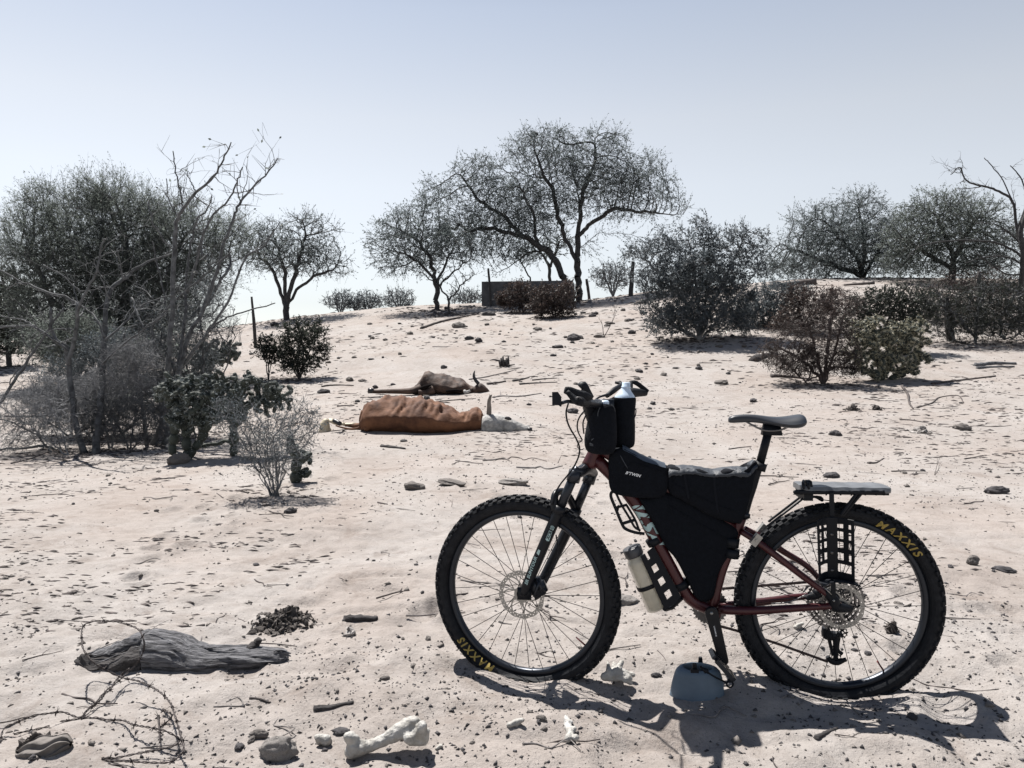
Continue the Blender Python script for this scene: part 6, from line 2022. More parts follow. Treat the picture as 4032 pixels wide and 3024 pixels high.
for k in range(9):
    y0 = 495 + 9 * k
    pts = [at_depth('B1', 1990, y0, q[1] + .06), at_depth('B1', 2050, y0 + rgl.normal() * 6, q[1] + .06), at_depth('B1', 2075 + rgl.uniform(0, 40), y0 + rgl.normal() * 9, q[1] + .06)]
    tube(body, pts, [.012, .009, .002], 6, 3, rough=.15)
log = body.build("weathered_log", M['wood'], None, smooth=False, loc=q)
tag(log, "weathered grey log broken and hollow at one end, lying under the barbed wire", "log")
body = loft('B1', [(620, 490, 560, .02), (700, 485, 560, .04), (780, 470, 560, .05), (860, 422, 520, .05), (960, 372, 480, .05), (1040, 356, 470, .05), (1110, 372, 440, .03)], q[1] + .12, n=26, m=90, disp=barky)
sl = body.build("bark_slab", M['wood'], log, smooth=False); sl.location = tuple(-q)
body = loft('B1', [(545, 560, 580, .01), (600, 530, 610, .03), (680, 540, 640, .04), (800, 540, 620, .05), (950, 500, 610, .06), (1060, 480, 600, .05)], q[1] + .06, n=26, m=70, disp=lambda p, f, th, zz: barky(p, f, th, zz) * 2.2)
sl = body.build("rotten_core", M['wood_dark'], log, smooth=False); sl.location = tuple(-q)
mb = MB(); tube(mb, [at_depth('B1', 1810, 485, q[1] + .08) - q, at_depth('B1', 1860, 430, q[1] + .1) - q, at_depth('B1', 1885, 400, q[1] + .1) - q], [.02, .017, .012], 9, 4, rough=.08); mb.build("branch_stub", M['wood_dark'], log)


def wire_run(pts, name, label, group, seed):
    rg = np.random.default_rng(seed)
    W = []
    for x, y, h in pts: W.append(gp('B1', x, y, h + .012, fine=False))
    C = catmull(W, 14)
    C[:, 2] = np.maximum(C[:, 2], ground_z(C[:, 0], C[:, 1]) + .003)
    o = C[0].copy()
    # resample evenly
    d = np.r_[0, np.cumsum(np.linalg.norm(np.diff(C, axis=0), axis=1))]
    n = int(d[-1] / .006)
    S = np.linspace(0, d[-1], n)
    C = np.array([np.interp(S, d, C[:, i]) for i in range(3)]).T
    T = np.gradient(C, axis=0); T /= np.linalg.norm(T, axis=1, keepdims=True)
    e1 = np.cross(T, [0.1, .2, .97]); e1 /= np.linalg.norm(e1, axis=1, keepdims=True); e2 = np.cross(T, e1)
    mb = MB()
    for ph in (0, math.pi):
        a = S * 2 * math.pi / .055 + ph
        tube(mb, C + (e1 * np.cos(a)[:, None] + e2 * np.sin(a)[:, None]) * .0022, .0017, 5, 1)
    k = rg.uniform(.02, .05)
    while k < d[-1]:
        i = min(n - 2, int(k / d[-1] * n))
        c = C[i]
        ring = [c + T[i] * (.008 * (t / 9 - .5)) + (e1[i] * math.cos(t * 1.4) + e2[i] * math.sin(t * 1.4)) * .0042 for t in range(10)]
        tube(mb, ring, .0014, 5, 1)
        for sgn in (-1, 1):
            u = e1[i] * rg.normal() + e2[i] * rg.normal(); u /= np.linalg.norm(u); u = u + T[i] * .3 * sgn
            tube(mb, [c - u * .012, c + u * .02], [.0015, .0006], 5, 1)
        k += rg.uniform(.09, .12)
    ob = mb.build(name, M['rust'], None, loc=o)
    return tag(ob, label, "barbed wire", group)


wire_run([(0, 1155, 0), (30, 1050, .01), (130, 1000, .03), (240, 955, .04), (340, 940, .04), (460, 930, .02), (560, 965, .01), (700, 978, .01), (800, 985, .01), (900, 990, .01), (970, 1020, .02), (1100, 1042, .03), (1210, 1070, .02), (1298, 1125, 0), (1260, 1175, 0), (1070, 1215, .0), (900, 1250, 0), (735, 1288, 0), (900, 1283, 0), (1080, 1295, 0), (1230, 1292, .0), (1310, 1240, .01), (1335, 1180, .02), (1312, 1100, .03), (1275, 970, .05), (1235, 860, .05), (1150, 775, .05), (1010, 705, .06), (900, 682, .06), (800, 640, .08), (680, 570, .12), (610, 480, .15), (594, 400, .17), (602, 310, .18), (660, 275, .18), (760, 265, .18), (880, 280, .17), (1000, 325, .16), (1042, 400, .14), (1042, 480, .10), (990, 580, .05), (920, 650, .02), (840, 720, .01), (770, 775, .01), (740, 830, .01), (690, 880, .01), (640, 910, .01), (585, 985, .0)], "barbed_wire", "rusty barbed wire curling over the log and across the sand", None, 1)
wire_run([(440, 995, 0), (520, 988, 0), (590, 965, .01), (640, 905, .02), (700, 860, .02), (745, 800, .02), (800, 770, .02), (830, 715, .02), (880, 660, .03), (940, 610, .05)], "barbed_wire", "shorter strand of barbed wire twisted round the long one below the log", None, 2)
wire_run([(1175, 910, .01), (1250, 950, .02), (1200, 1010, .0), (1160, 1035, 0), (1150, 960, 0), (1160, 1080, 0), (1162, 1150, 0)], "barbed_wire", "loose barbed wire scrap inside the loop of the long wire", None, 3)
wire_run([(100, 1090, 0), (180, 1070, 0), (280, 1050, 0), (360, 1030, 0)], "barbed_wire", "short barbed wire end above the curled grey shell", None, 4)

# ---- the cut grey jug under the pedal
base = P('C5', 640, 1590, .12)
jug_root = base
sC = .229 * 2.60 / FPX
prof = [(478, 1600), (486, 1560), (470, 1500), (448, 1350), (422, 1220), (402, 1150), (376, 1095), (335, 1058), (285, 1040), (262, 1036), (255, 1046), (262, 1090), (320, 1150), (395, 1300), (440, 1560)]
V = []; n = 48
z0 = base[2]
for r, y in prof:
    for k in range(n):
        th = 2 * math.pi * k / n
        rr = r * sC
        wob = 1 + .012 * math.sin(3 * th + y * .01)
        V.append([base[0] + rr * wob * math.cos(th), .12 + rr * (.42 + .12 * (y - 1036) / 560) * wob * math.sin(th), z0 + (1575 - y) * sC - rr * .42 * math.sin(th) * .30 * max(0, (1500 - y) / 480)])
F = [[i * n + j, i * n + (j + 1) % n, (i + 1) * n + (j + 1) % n, (i + 1) * n + j] for i in range(len(prof) - 1) for j in range(n)]
mb = MB(); mb.add(V, F)
jug = on_bike(mb.build("plastic_jug", M['jug'], None))
tag(jug, "cut grey plastic jug turned mouth up in the sand propping the pedal", "jug")
Pj = lambda x, y, t=.2: P('C5', x, y, t)
mb = MB()
tube(mb, [Pj(690, 1070, .19), Pj(740, 1110, .2), Pj(790, 1145, .2), Pj(830, 1178, .2), Pj(960, 1258, .19), Pj(1060, 1305, .18), Pj(1130, 1345, .17)], [.004, .006, .010, .0035, .0032, .0032, .003], 8, 4)
tube(mb, [Pj(1195 + 55 * math.cos(k * .5), 1370 + 55 * math.sin(k * .5), .17) for k in range(13)], .0032, 8, 1, closed=True)
tube(mb, [Pj(1190, 1290, .17), Pj(1190, 1330, .17)], .008, 8, 1)
mb.build("wire_handle", M['plastic'], jug)
for (x, y, t) in ((590, 1060, .2), (690, 950, .06)):
    mb = MB()
    box(mb, Pj(x, y + 25, t), X3, Y3, Z3v, .009, .004, .014, .7); tube(mb, [Pj(x - 5, y - 45, t), Pj(x, y + 5, t)], .0065, 8, 1)
    box(mb, Pj(x, y + 85, t + .012), X3, Y3, Z3v, .014, .003, .006) if t > .1 else None
    mb.build("wire_clip", M['plastic'], jug, smooth=False)

# ---- stones with an outline of their own
STONES = []
for k in range(8):
    bm = bmesh.new(); bmesh.ops.create_icosphere(bm, subdivisions=4, radius=1)
    sx, sy, sz = 1, rnd.uniform(.6, .9), rnd.uniform(.45, .7)
    for v in bm.verts:
        c = v.co.copy()
        w = mnoise.fractal(c * 1.1 + Vector((k * 7, 0, 0)), 1.0, 2.0, 4)
        cell = mnoise.noise(c * 2.3 + Vector((0, k * 5, 0)))
        fine = mnoise.ridged_multi_fractal(c * 2.6 + Vector((0, 0, k * 3)), 1.0, 2.0, 4, 1.0, 2.0)
        v.co = Vector((c.x * sx, c.y * sy, c.z * sz)) * (1 + .24 * w + .16 * cell + .10 * (fine - 1))
    me = bpy.data.meshes.new("stone_shape"); bm.to_mesh(me); bm.free()
    me.polygons.foreach_set("use_smooth", [True] * len(me.polygons))
    STONES.append(me)
STONE_BY_MAT = {}
def stone_mesh(k, m):
    if (k, m) not in STONE_BY_MAT:
        me = STONES[k].copy(); me.materials.append(M[m]); STONE_BY_MAT[(k, m)] = me
    return STONE_BY_MAT[(k, m)]


def stone(pos, w, h, m, label, group=None, name="stone", k=None, rz=None, d=None, cat="stone"):
    o = bpy.data.objects.new(name, stone_mesh(rnd.randrange(8) if k is None else k, m)); COL.objects.link(o)
    o.location = (float(pos[0]), float(pos[1]), float(pos[2]) + h * .28)
    o.scale = (w / 2, (d or w * rnd.uniform(.6, 1)) / 2, h / 2 / .62)
    o.rotation_euler = (rnd.uniform(-.15, .15), rnd.uniform(-.12, .12), rnd.uniform(-.5, .5) if rz is None else rz)
    return tag(o, label, cat, group)


TR = [('V', 1808, 942, 26, 13, 'stone_dark', "slab sided dark stone right of the saddle, nearer of two"), ('V', 1732, 919, 22, 8, 'stone_grey', "flat grey pebble just right of the saddle"),
      ('V', 2086, 930, 34, 17, 'stone_grey', "smooth rounded brown stone out to the right of the saddle"), ('V', 893, 1060, 46, 20, 'stone_grey', "lumpy grey rock between cattle and front wheel with dark side"),
      ('V', 975, 1050, 62, 13, 'stone_grey', "long low grey rock beside the forked stem"), ('V', 1110, 1050, 66, 15, 'stone_pale', "pale creased rock above the front tyre"),
      ('V', 1803, 1033, 38, 14, 'stone_dark', "dark stone with lit top above the carrier board"), ('V', 2165, 1068, 48, 18, 'stone_dark', "dark broken stone at the frame edge level with the rack"),
      ('V', 1352, 1312, 62, 20, 'stone_pale', "pale flat stone behind the front tyre and the drinking bottle"), ('V', 555, 1600, 40, 22, 'stone_grey', "small grey stone above the cracked pale stone"),
      ('V', 592, 1650, 84, 56, 'stone_pale', "cracked pale stone with dark underside in the foreground"), ('V', 735, 1592, 44, 18, 'stone_dark', "dark stone between bone fragment and leg bone"),
      ('V', 2108, 1222, 32, 24, 'stone_grey', "curled ridged grey lump right of the rear tyre"), ('V', 2180, 1240, 46, 14, 'stone_dark', "dark flat stone at the frame edge right of the rear tyre"),
      ('V', 1420, 1465, 24, 10, 'stone_dark', "small dark stone touching the grey jug"), ('V', 1170, 1560, 26, 14, 'stone_grey', "small low grey stone before the front wheel's shadow"),
      ('Z7', 1210, 1330, 44, 26, 'stone_grey', "rounded grey boulder below the red brown bushes"), ('Z7', 1425, 1382, 92, 42, 'stone_dark', "pointed dark boulder on the slope below the fence posts"),
      ('Z7', 1320, 1432, 66, 28, 'stone_dark', "dark boulder beneath the pointed one"), ('Z7', 1755, 1350, 44, 26, 'stone_dark', "dark round stone left of the big creosote bush"),
      ('Z7', 1565, 1372, 70, 26, 'stone_grey', "grey stone at the foot of the leafless little stem"), ('Z7', 750, 1316, 92, 42, 'stone_grey', "grey boulder in the shade of the broad mesquite"),
      ('Z7', 920, 1245, 84, 34, 'stone_dark', "dark boulder left of the red brown bushes"), ('Z7', 1580, 1132, 116, 40, 'stone_pale', "pale slab on the crest between the fence posts"),
      ('Z7', 1812, 1175, 76, 34, 'stone_grey', "tan boulder right of the taller fence post"), ('Z7', 1525, 1250, 44, 20, 'stone_dark', "dark stone on the slope under the pale slab"),
      ('Z7', 1610, 1306, 36, 18, 'stone_grey', "grey stone in the middle of the slope stones"), ('Z7', 1735, 1275, 44, 20, 'stone_dark', "dark stone on the slope near the tan boulder"),
      ('Z5', 1210, 158, 54, 34, 'stone_dark', "round black stone above the farther carcass"), ('Z5', 2165, 52, 56, 24, 'stone_dark', "black stone high right of the split stump"), ('Z5', 500, 272, 70, 28, 'stone_grey', "grey stone above the farther carcass's hind leg"),
      ('Z5', 766, 304, 46, 24, 'stone_dark', "small dark stone above the farther carcass's thigh"), ('Z5', 1062, 428, 62, 40, 'stone_dark', "dark round stone between the two carcasses"), ('Z5', 455, 452, 54, 26, 'stone_dark', "dark stone left of the nearer carcass's hip"),
      ('Z5', 860, 796, 64, 24, 'stone_dark', "dark flat stone in front of the nearer carcass"), ('Z6', 738, 1425, 90, 66, 'stone_grey', "blue grey boulder at the foot of the dark cholla"), ('V', 625, 1110, 26, 14, 'stone_dark', "black stone below the grey fanning shrub"),
      ('V', 1240, 736, 28, 14, 'stone_dark', "dark stone on the bare slope right of the tank"), ('V', 1160, 712, 16, 7, 'stone_grey', "grey stone low on the slope under the tank")]
for z, x, y, w, h, m, lab in TR:
    q = gp(z, x, y); s = ZOOM[z][2] * q[1] / FPX
    stone(q + np.array([0, w * s * .35, 0]), w * s, h * s * 1.1, m, lab, name="boulder" if w * s > .4 else "stone")
# dung and crumbled bits: heaps of small pieces
def heap(name, label, cat, z, x, y, w, h, n, m, seed, sz=.012):
    rg = np.random.default_rng(seed)
    q = gp(z, x, y); s = ZOOM[z][2] * q[1] / FPX
    bm = bmesh.new()
    for i in range(n):
        u = rg.normal(size=2) * .42
        u = np.clip(u, -1, 1)
        px_, py_ = q[0] + u[0] * w * s * .5, q[1] + w * s * .3 + u[1] * w * s * .35
        zt = float(ground_z(px_, py_)) + max(0, (1 - abs(u[0]) * 1.1 - abs(u[1]) * .8)) * h * s * rg.random()
        r = sz * (rg.uniform(.25, .8) if rg.random() < .75 else rg.uniform(.8, 1.8))
        mt = Matrix.Translation((px_ - q[0], py_ - q[1], zt - q[2] + r * .3)) @ Matrix.Rotation(rg.random() * 6, 4, Vector(rg.normal(size=3)).normalized()) @ Matrix.Diagonal((1.9, 1.1, .4, 1))
        bmesh.ops.create_icosphere(bm, subdivisions=1, radius=r, matrix=mt)
    for v in bm.verts: v.co += Vector(rg.normal(size=3)) * sz * .22
    me = bpy.data.meshes.new(name); bm.to_mesh(me); bm.free(); me.materials.append(M[m])
    o = bpy.data.objects.new(name, me); COL.objects.link(o); o.location = tuple(q)
    return tag(o, label, cat)
heap("dung_pile", "crumbled dark dung heap behind the weathered log", "dung", 'B2', 220, 245, 330, 40, 420, 'dung', 1, .0085)
heap("dung_pile", "dark dung clod upper part of the crumbled heap", "dung", 'B2', 290, 180, 190, 34, 90, 'dung', 2, .013)
heap("dung_pile", "dark dung pile far right under the spiny cactus, larger of two", "dung", 'B7', 670, 1140, 110, 50, 50, 'dung', 3, .02)
heap("dung_pile", "dark dung pile under the spiny cactus, smaller of two", "dung", 'B7', 840, 1135, 80, 40, 35, 'dung', 4, .018)
heap("dung_pile", "dark crumbled dung patch seen through the rear wheel", "dung", 'Z4', 1620, 410, 90, 70, 40, 'dung', 5, .011)
heap("bone_crumbs", "whitish crumbled clump beside the dark wood chunk", "crumbs", 'B2', 585, 252, 60, 50, 40, 'stone_pale', 6, .008)
heap("dry_dung_pat", "pale ridged dry pat on the sand right of the saddle", "dung", 'B7', 1185, 1305, 150, 45, 60, 'stone_pale', 7, .022)
heap("litter_heap", "rotten wood crumbs at the hollow end of the log", "wood crumbs", 'B1', 880, 600, 420, 90, 130, 'dung', 8, .010)

# ---- sticks, chunks of wood, logs, posts
def stick(name, label, z, pts, w, m, group=None, rough=.06, cat="stick", lift=.5, taper=.5, side=None):
    W = [gp(z, x, y) for x, y in pts]
    s = ZOOM[z][2] * W[0][1] / FPX
    r0 = w * s * .5
    W = [p + np.array([0, 0, r0 * lift]) for p in W]
    mb = MB()
    rs = np.linspace(r0, r0 * taper, len(W))
    tube(mb, W, rs, 8, 6, rough=rough)
    for br in side or ():
        B = [gp(z, x, y) + np.array([0, 0, r0 * lift]) for x, y in br]
        tube(mb, B, np.linspace(r0 * .6, r0 * .25, len(B)), 6, 5, rough=rough)
    o = mb.build(name, M[m], None, loc=W[0])
    return tag(o, label, cat, group)
S_ = [('Z5', [(145, 318), (220, 308), (320, 304), (425, 308)], 22, 'stick', "dark stick lying left of the farther carcass's hoof"), ('Z5', [(280, 490), (350, 484), (432, 480)], 18, 'stick', "short dark stick left of the nearer carcass"),
      ('Z5', [(1150, 448), (1260, 438), (1380, 428), (1490, 422)], 14, 'stick', "thin stick lying between the two carcasses"), ('Z5', [(1640, 412), (1720, 400), (1860, 404), (1980, 388), (2060, 376)], 22, 'stick_pale', "pale knobby branch behind the white skull's horn"),
      ('Z5', [(1430, 255), (1560, 236), (1700, 205), (1800, 180), (1880, 150)], 14, 'stick_pale', "long split branch slanting up behind the farther carcass's horn"), ('Z5', [(1590, 298), (1680, 285), (1750, 272)], 30, 'stick', "ragged bark piece right of the farther carcass's head"),
      ('Z5', [(1810, 270), (1880, 258), (1955, 238)], 26, 'wood_dark', "dark wood piece in the middle of the debris row behind the cattle"), ('Z5', [(1870, 298), (1960, 290), (2060, 285), (2200, 278)], 22, 'wood_dark', "longest dark wood piece of the debris row behind the handlebar"),
      ('Z5', [(1980, 262), (2080, 250), (2200, 243)], 14, 'stick', "thin stick topmost of the debris row behind the handlebar"), ('Z5', [(665, 838), (760, 848), (875, 860)], 40, 'wood_dark', "dark splintered bark slab in front of the nearer carcass"),
      ('Z1', [(505, 735), (620, 722), (700, 722), (730, 705), (800, 712), (830, 728), (900, 712), (1010, 738)], 11, 'stick', "wavy thin twig lying above the front wheel"), ('Z1', [(770, 788), (900, 792), (960, 782), (1020, 800), (1135, 775)], 20, 'stick_pale', "gnarled pale twig below the wavy thin twig"),
      ('Z1', [(1100, 750), (1115, 715), (1130, 688)], 7, 'stick', "short upright twig beside the brake cable"), ('B2', [(415, 608), (500, 598), (605, 575)], 34, 'wood_dark', "dark wood splinter before the leg bone"),
      ('B2', [(560, 178), (640, 172), (720, 172)], 48, 'wood_dark', "dark charred wood chunk between log and front wheel"), ('B2', [(150, 288), (240, 292), (330, 302)], 8, 'stick', "thin twig lying behind the end of the weathered log"),
      ('B1', [(1550, 892), (1650, 888), (1760, 882), (1730, 825), (1640, 858)], 14, 'stick_pale', "bent pale root making a hairpin on the sand"), ('B1', [(1810, 830), (1890, 838), (1960, 862)], 24, 'stick', "frayed bark strip right of the hairpin root"),
      ('Z4', [(1700, 645), (1800, 690), (1900, 702), (2050, 722), (2190, 710)], 8, 'stick', "long red brown twig right of the rear tyre"), ('Z4', [(1010, 758), (1080, 725), (1110, 700), (1135, 665)], 14, 'stick_pale', "pale forked twig sticking up at the rear tyre"),
      ('Z4', [(1190, 985), (1240, 955), (1310, 925)], 34, 'wood_dark', "dark wood scrap below the bike's shadow"), ('Z4', [(330, 500), (360, 530), (375, 555)], 6, 'stick', "little curved twig above the vertebra"),
      ('Z8', [(770, 1115), (820, 1095), (895, 1085)], 50, 'wood_dark', "dark gnarled stump root left of the dead reddish shrub"), ('Z8', [(860, 1200), (960, 1202), (1060, 1212)], 26, 'stick', "reddish brown plank beside the dead reddish shrub"),
      ('Z8', [(1950, 1142), (2050, 1130), (2170, 1132)], 30, 'wood', "pair of grey logs right of the spiny cactus, upper one"), ('Z8', [(1720, 1238), (1850, 1222), (2060, 1196)], 16, 'stick', "long dark pole on the sand right of the spiny cactus"),
      ('Z8', [(1560, 1250), (1590, 1290), (1600, 1340), (1620, 1370)], 14, 'stick', "crooked dark branch below the spiny cactus"), ('Z8', [(1640, 1365), (1720, 1340), (1760, 1310), (1860, 1300), (1890, 1340)], 10, 'stick', "thin forked root winding below the spiny cactus"),
      ('B7', [(1000, 1205), (1080, 1208), (1180, 1225), (1260, 1240)], 12, 'stick', "thin stick above the pale ridged pat"), ('B7', [(1395, 1268), (1540, 1250), (1700, 1255), (1810, 1245)], 7, 'stick', "thin straight stick running behind the smooth brown stone"),
      ('B7', [(940, 1580), (1050, 1576), (1165, 1578)], 12, 'stick', "short straight stick right of the carrier board"), ('B7', [(770, 1522), (830, 1518), (885, 1485)], 22, 'stick', "hooked dark stick above the carrier board"),
      ('B7', [(1470, 1490), (1540, 1478), (1630, 1465)], 12, 'stick', "curved thin stick farthest right above the broken dry stem"), ('Z7', [(530, 1320), (640, 1282), (760, 1255), (860, 1235)], 22, 'stick', "long dark branch in the shade of the broad mesquite"),
      ('Z6', [(0, 955), (50, 955), (95, 957)], 18, 'stick', "dark log lying at the frame edge behind the bare trees"), ('Z6', [(20, 1222), (120, 1222), (250, 1216)], 12, 'stick', "straight dark stick behind the sparse dry shrub"), ('B8', [(75, 725), (200, 695), (330, 645)], 12, 'stick', "thin dry stick at the fallen forked branch"),
      ('B8', [(1455, 925), (1520, 965), (1640, 985)], 6, 'stick', "thin arched twig left of the grey fanning shrub"), ('B3', [(1000, 1158), (1065, 1168)], 14, 'stick', "small dark splinter left of the front tyre top"), ('Z3', [(655, 1140), (700, 1155), (755, 1160)], 20, 'wood_dark', "dark stub of wood seen through the front wheel"),
      ('Z3', [(1275, 1195), (1340, 1245)], 14, 'stick', "red brown stick end seen low through the front wheel"), ('Z3', [(290, 925), (350, 915), (400, 905)], 22, 'stick', "flat dark stick seen through the front wheel"), ('B5', [(1150, 155), (1250, 140), (1345, 130)], 14, 'stick', "thin dark stick in the gap between bottle bag and seat post")]
for i, (z, pts, w, m, lab) in enumerate(S_):
    sd = ()
    if 'pale knobby' in lab: sd = ([(1700, 402), (1705, 375), (1700, 352)],)
    if 'forked twig' in lab: sd = ([(1080, 725), (1120, 745)], [(1090, 715), (1060, 700)])
    if 'upper one' in lab: sd = ([(1960, 1155), (2060, 1148), (2160, 1146)],)
    big = w > 19
    stick("wood_piece" if big else "stick", lab, z, pts, w, m, rough=.14 if big else .08, cat="wood" if big else "stick", side=sd, lift=.25 if big else .4, taper=.45)
# split stump above the cattle
q = gp('Z5', 1740, 142); s = ZOOM['Z5'][2] * q[1] / FPX
mb = MB()
for k in range(6): tube(mb, [q + np.array([(k - 2.5) * 14 * s, .05 * (k % 2), 0]), q + np.array([(k - 2.9) * 16 * s, .05 * (k % 2), (62 + 14 * (k % 3)) * s])], [9 * s, 8 * s], 7, 1, rough=.12)
tube(mb, [q + np.array([-40 * s, 0, 50 * s]), q + np.array([-90 * s, 0, 62 * s]), q + np.array([-130 * s, 0, 56 * s])], [8 * s, 7 * s, 3 * s], 7, 3)
tube(mb, [q + np.array([20 * s, 0, 8 * s]), q + np.array([90 * s, 0, 20 * s])], [9 * s, 4 * s], 7, 3)
tag(mb.build("split_stump", M['wood_dark'], None, loc=q), "split dark stump standing on the slope behind the farther carcass's horn", "stump")
# fence posts
def post(label, z, bot, top, w, Y, m='wood_dark', tip=.8):
    b = on_ground(z, bot[0], bot[1], Y)
    t = at_depth(z, top[0], top[1], Y)
    s = ZOOM[z][2] * Y / FPX
    mb = MB()
    tube(mb, [b - [0, 0, .2], b + (t - b) * .5, t], [w * s * .55, w * s * .5, w * s * .5 * tip], 9, 4, rough=.08)
    tag(mb.build("fence_post", M[m], None, loc=b), label, "fence post")
post("taller leaning fence post left of the big creosote bush", 'Z7', (1742, 1150), (1760, 930), 26, 29)
post("short fence post beside the tallest mesquite's trunk", 'Z7', (1508, 1105), (1488, 1030), 18, 31)
post("leaning thin fence stake at the left end of the tank", 'Z7', (935, 1060), (918, 968), 14, 28.5)
post("broken fence post left of the vase shaped tree", 'Z6', (1078, 855), (1060, 715), 13, 22, tip=.6)
post("weathered fence post standing in the dead thicket", 'Z8', (1985, 800), (1970, 635), 22, Yr + 1)
post("thick leaning fence post in the dead thicket, darkest one", 'Z8', (1830, 930), (1790, 770), 40, Yr + .3)
# logs on the skyline and the crest
for lab, z, a, b_, w, Y in (("big cut log with a round end showing on the skyline", 'Z8', (850, 688), (1070, 668), 34, 27.5), ("red brown log piece on the skyline right of the cut log", 'Z8', (1250, 676), (1372, 684), 16, 27.0)):
    pa, pb = at_depth(z, *a, Y), at_depth(z, *b_, Y)
    s = ZOOM[z][2] * Y / FPX
    for p in (pa, pb): p[2] = float(ground_z(p[0], p[1])) + w * s * .4
    pb[1] -= .6
    mb = MB(); tube(mb, [pa, (pa + pb) / 2, pb], [w * s * .3, w * s * .42, w * s * .5], 12, 4, rough=.05)
    tag(mb.build("fallen_log", M['stick'], None, loc=pa), lab, "log")
# the concrete tank
Yt_ = 28.6
a, c = at_depth('Z7', 893, 1150, Yt_), at_depth('Z7', 1425, 1140, Yt_)
ztop = at_depth('Z7', 893, 1042, Yt_)[2]; zb = min(a[2], c[2]) - .9
cx, wd = (a[0] + c[0]) / 2, (c[0] - a[0])
mb = MB()
cen = np.array([cx, Yt_ + .9, (ztop + zb) / 2]); hz = (ztop - zb) / 2
ct, sn = math.cos(-.12), math.sin(-.12)
ax_, ay_ = np.array([ct, sn, 0]), np.array([-sn, ct, 0])
for sgn in (-1, 1):
    box(mb, cen + ay_ * .82 * sgn, ax_, ay_, Z3v, wd / 2, .09, hz)
    box(mb, cen + ax_ * (wd / 2 - .09) * sgn, ax_, ay_, Z3v, .09, .725, hz - .01)
box(mb, cen - Z3v * hz * .55, ax_, ay_, Z3v, wd / 2 - .19, .72, .05)
tk = mb.build("water_tank", M['concrete'], None, smooth=False, loc=np.array([cx, Yt_ + .9, zb]))
tag(tk, "low square concrete water tank behind the red brown bushes", "tank")
# curled grey husk at the lower left
q = gp('B1', 330, 1268)
def layers(p, f, th, zz):
    w = mnoise.noise(Vector((p[0] * 20, p[1] * 20, p[2] * 20)))
    g = math.sin(th * 7 + f * 3.0)
    return np.array([0, -.6, .5]) * (.009 * g) + np.array([0, 0, .012]) * w
body = loft('B1', [(128, 1195, 1225, .008), (170, 1172, 1252, .03), (240, 1150, 1268, .045), (320, 1140, 1272, .05), (400, 1112, 1266, .045), (455, 1098, 1240, .035), (492, 1110, 1205, .02), (515, 1140, 1175, .008)], q[1] + .05, n=56, m=80, disp=layers)
tag(body.build("curled_husk", M['stone_grey'], None, loc=q), "curled layered grey husk lying by the barbed wire in the corner", "husk")
heap("litter_heap", "dark crumbs around the curled grey husk", "crumbs", 'B1', 200, 1190, 200, 70, 60, 'dung', 18, .011)

# ---- scattered stones and sticks: copies
rg = np.random.default_rng(77)
def open_spot(lo, hi):
    while True:
        y = math.exp(rg.uniform(math.log(lo), math.log(hi)))
        x = rg.uniform(-.78, .78) * y
        if not (abs(y - 2.75) < .12 and -.35 < x < 1.6): return np.array([x, y, float(ground_z(x, y))])
for i in range(85):
    p = open_spot(2.0, 9)
    w = rg.uniform(.012, .032) * (1 + p[1] * .10)
    stone(p, w, w * .55, 'stone_dark' if rg.random() < .75 else 'stone_grey', "small loose stone on the pale sand", "small stones scattered on the sand", name="pebble", rz=rg.uniform(0, 6), cat="pebble")
k_ = 0
while k_ < 190:
    y = rg.uniform(11, 29)
    x = rg.uniform(-.36, .32) * y if rg.random() < .8 else rg.uniform(-.7, .7) * y
    c_ = float(vnoise(x, y * .8, .42, 21)) + .5 * float(vnoise(x, y, 1.1, 22)) + .35 * (y > 20)
    if c_ < rg.normal() * .25 + .05: continue
    k_ += 1
    w = float(np.clip(math.exp(rg.normal() * .45) * .12, .06, .34)) * (.7 + y / 60)
    stone(np.array([x, y, float(ground_z(x, y))]), w, w * rg.uniform(.35, .6), 'stone_dark' if rg.random() < .6 else 'stone_grey', "loose fist to head sized stone strewn on the hill slope", "stones strewn on the hill slope", name="slope_stone", rz=rg.uniform(0, 6))
twig_shapes = []
for k in range(6):
    mb = MB()
    pts = [np.array([(f - .5), rg.normal() * .06, .012 + abs(rg.normal()) * .01]) for f in np.linspace(0, 1, 5)]
    tube(mb, pts, np.linspace(.018, .009, 5), 5, 4)
    if k % 2: tube(mb, [pts[2], pts[2] + [.15, .18, .02], pts[2] + [.28, .25, .03]], [.012, .009, .006], 5, 3)
    o = mb.build("twig", M['stick' if k % 3 else 'stick_pale'], None); twig_shapes.append(o.data); bpy.data.objects.remove(o)
for i in range(190):
    p = open_spot(2.1, 20)
    o = bpy.data.objects.new("twig", twig_shapes[rg.integers(6)]); COL.objects.link(o)
    L = rg.uniform(.05, .18) * (1 + p[1] * .16)
    o.location = tuple(p); o.scale = (L, L, L); o.rotation_euler = (0, 0, rg.normal() * .7)
    tag(o, "small dry twig dropped on the pale sand", "twig", "dry twigs littering the sand")

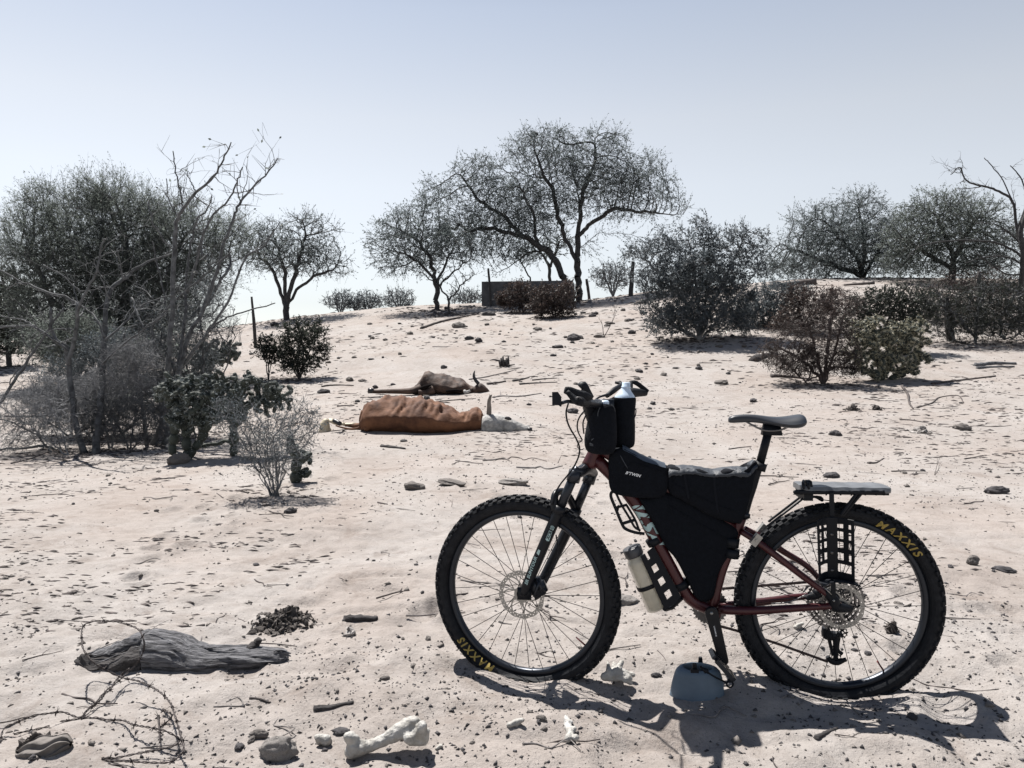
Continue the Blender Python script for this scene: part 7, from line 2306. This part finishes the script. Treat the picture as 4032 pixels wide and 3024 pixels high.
# ---- uncountable grit and litter: one object each
def scatter(n, lo, hi, wide, dens=None):
    y = np.exp(rg.uniform(math.log(lo), math.log(hi), n)); x = rg.uniform(-wide, wide, n) * y
    return np.stack([x, y, ground_z(x, y)], 1)
def chips(name, p, size, flat, m, stretch=1.0):
    n = len(p)
    # squat irregular hexahedra-like chips: 3-sided double pyramids
    ang = rg.uniform(0, 2 * math.pi, n)
    V = np.zeros((n, 5, 3))
    for k in range(3):
        a = ang + k * 2.094 + rg.normal(size=n) * .4
        r = size * rg.uniform(.6, 1.3, n)
        V[:, k, 0] = np.cos(a) * r * stretch; V[:, k, 1] = np.sin(a) * r; V[:, k, 2] = size * flat * .15 * rg.random(n)
    V[:, 3, 2] = size * flat * rg.uniform(.6, 1.4, n); V[:, 3, 0] = rg.normal(size=n) * size * .3
    V[:, 4, 2] = -size * flat * .5
    V += p[:, None, :]
    b = (np.arange(n) * 5)[:, None, None]
    T = np.array([[0, 1, 3], [1, 2, 3], [2, 0, 3], [1, 0, 4], [2, 1, 4], [0, 2, 4]])[None]
    o = fast_mesh(name, V.reshape(-1, 3), (b + T).reshape(-1, 3), M[m])
    o["kind"] = "stuff"
    return o
p = scatter(42000, 1.75, 16, .95)
patch = 1.2 * vnoise(p[:, 0], p[:, 1], .9, 11) + .9 * vnoise(p[:, 0], p[:, 1], 3.6, 12)
p = p[patch > rg.normal(size=len(p)) * .35 + .12]
sz = np.exp(np.clip(rg.normal(size=len(p)) * .65, -1.3, 1.15)) * .0028 * (1 + p[:, 1] * .12)
chips("gravel", p, sz, .75, 'stone_dark')
p = scatter(5000, 1.75, 14, .95)
chips("grit", p, np.exp(rg.normal(size=len(p)) * .5) * .0045 * (1 + p[:, 1] * .12), .7, 'stone_grey')
p = scatter(26000, 3.2, 30, .9)
patch = 1.3 * vnoise(p[:, 0], p[:, 1], .45, 13) + vnoise(p[:, 0], p[:, 1], 1.9, 14)
p = p[patch + .35 * np.clip((p[:, 1] - 7) / 8, -.6, 1) > rg.normal(size=len(p)) * .3 + .48]
chips("debris", p, np.exp(np.clip(rg.normal(size=len(p)) * .55, -1.2, .75)) * .0042 * (1 + p[:, 1] * .2), .55, 'stick', 3.2)

# leaf litter gathered under the plants
LP = []
for (x, y, r) in PLANTED:
    k = int(np.clip(260 * r, 120, 420)) if y < 26 else 160
    u = rg.normal(size=(k, 2)) * np.array([.75, .55]) * max(r, .5)
    LP.append(np.stack([x + u[:, 0], y + u[:, 1] - .1, ground_z(x + u[:, 0], y + u[:, 1] - .1)], 1))
p = np.concatenate(LP)
chips("leaf_litter", p, np.exp(np.clip(rg.normal(size=len(p)) * .5, -1, .8)) * .0055 * (1 + p[:, 1] * .16), .6, 'stick', 2.6)
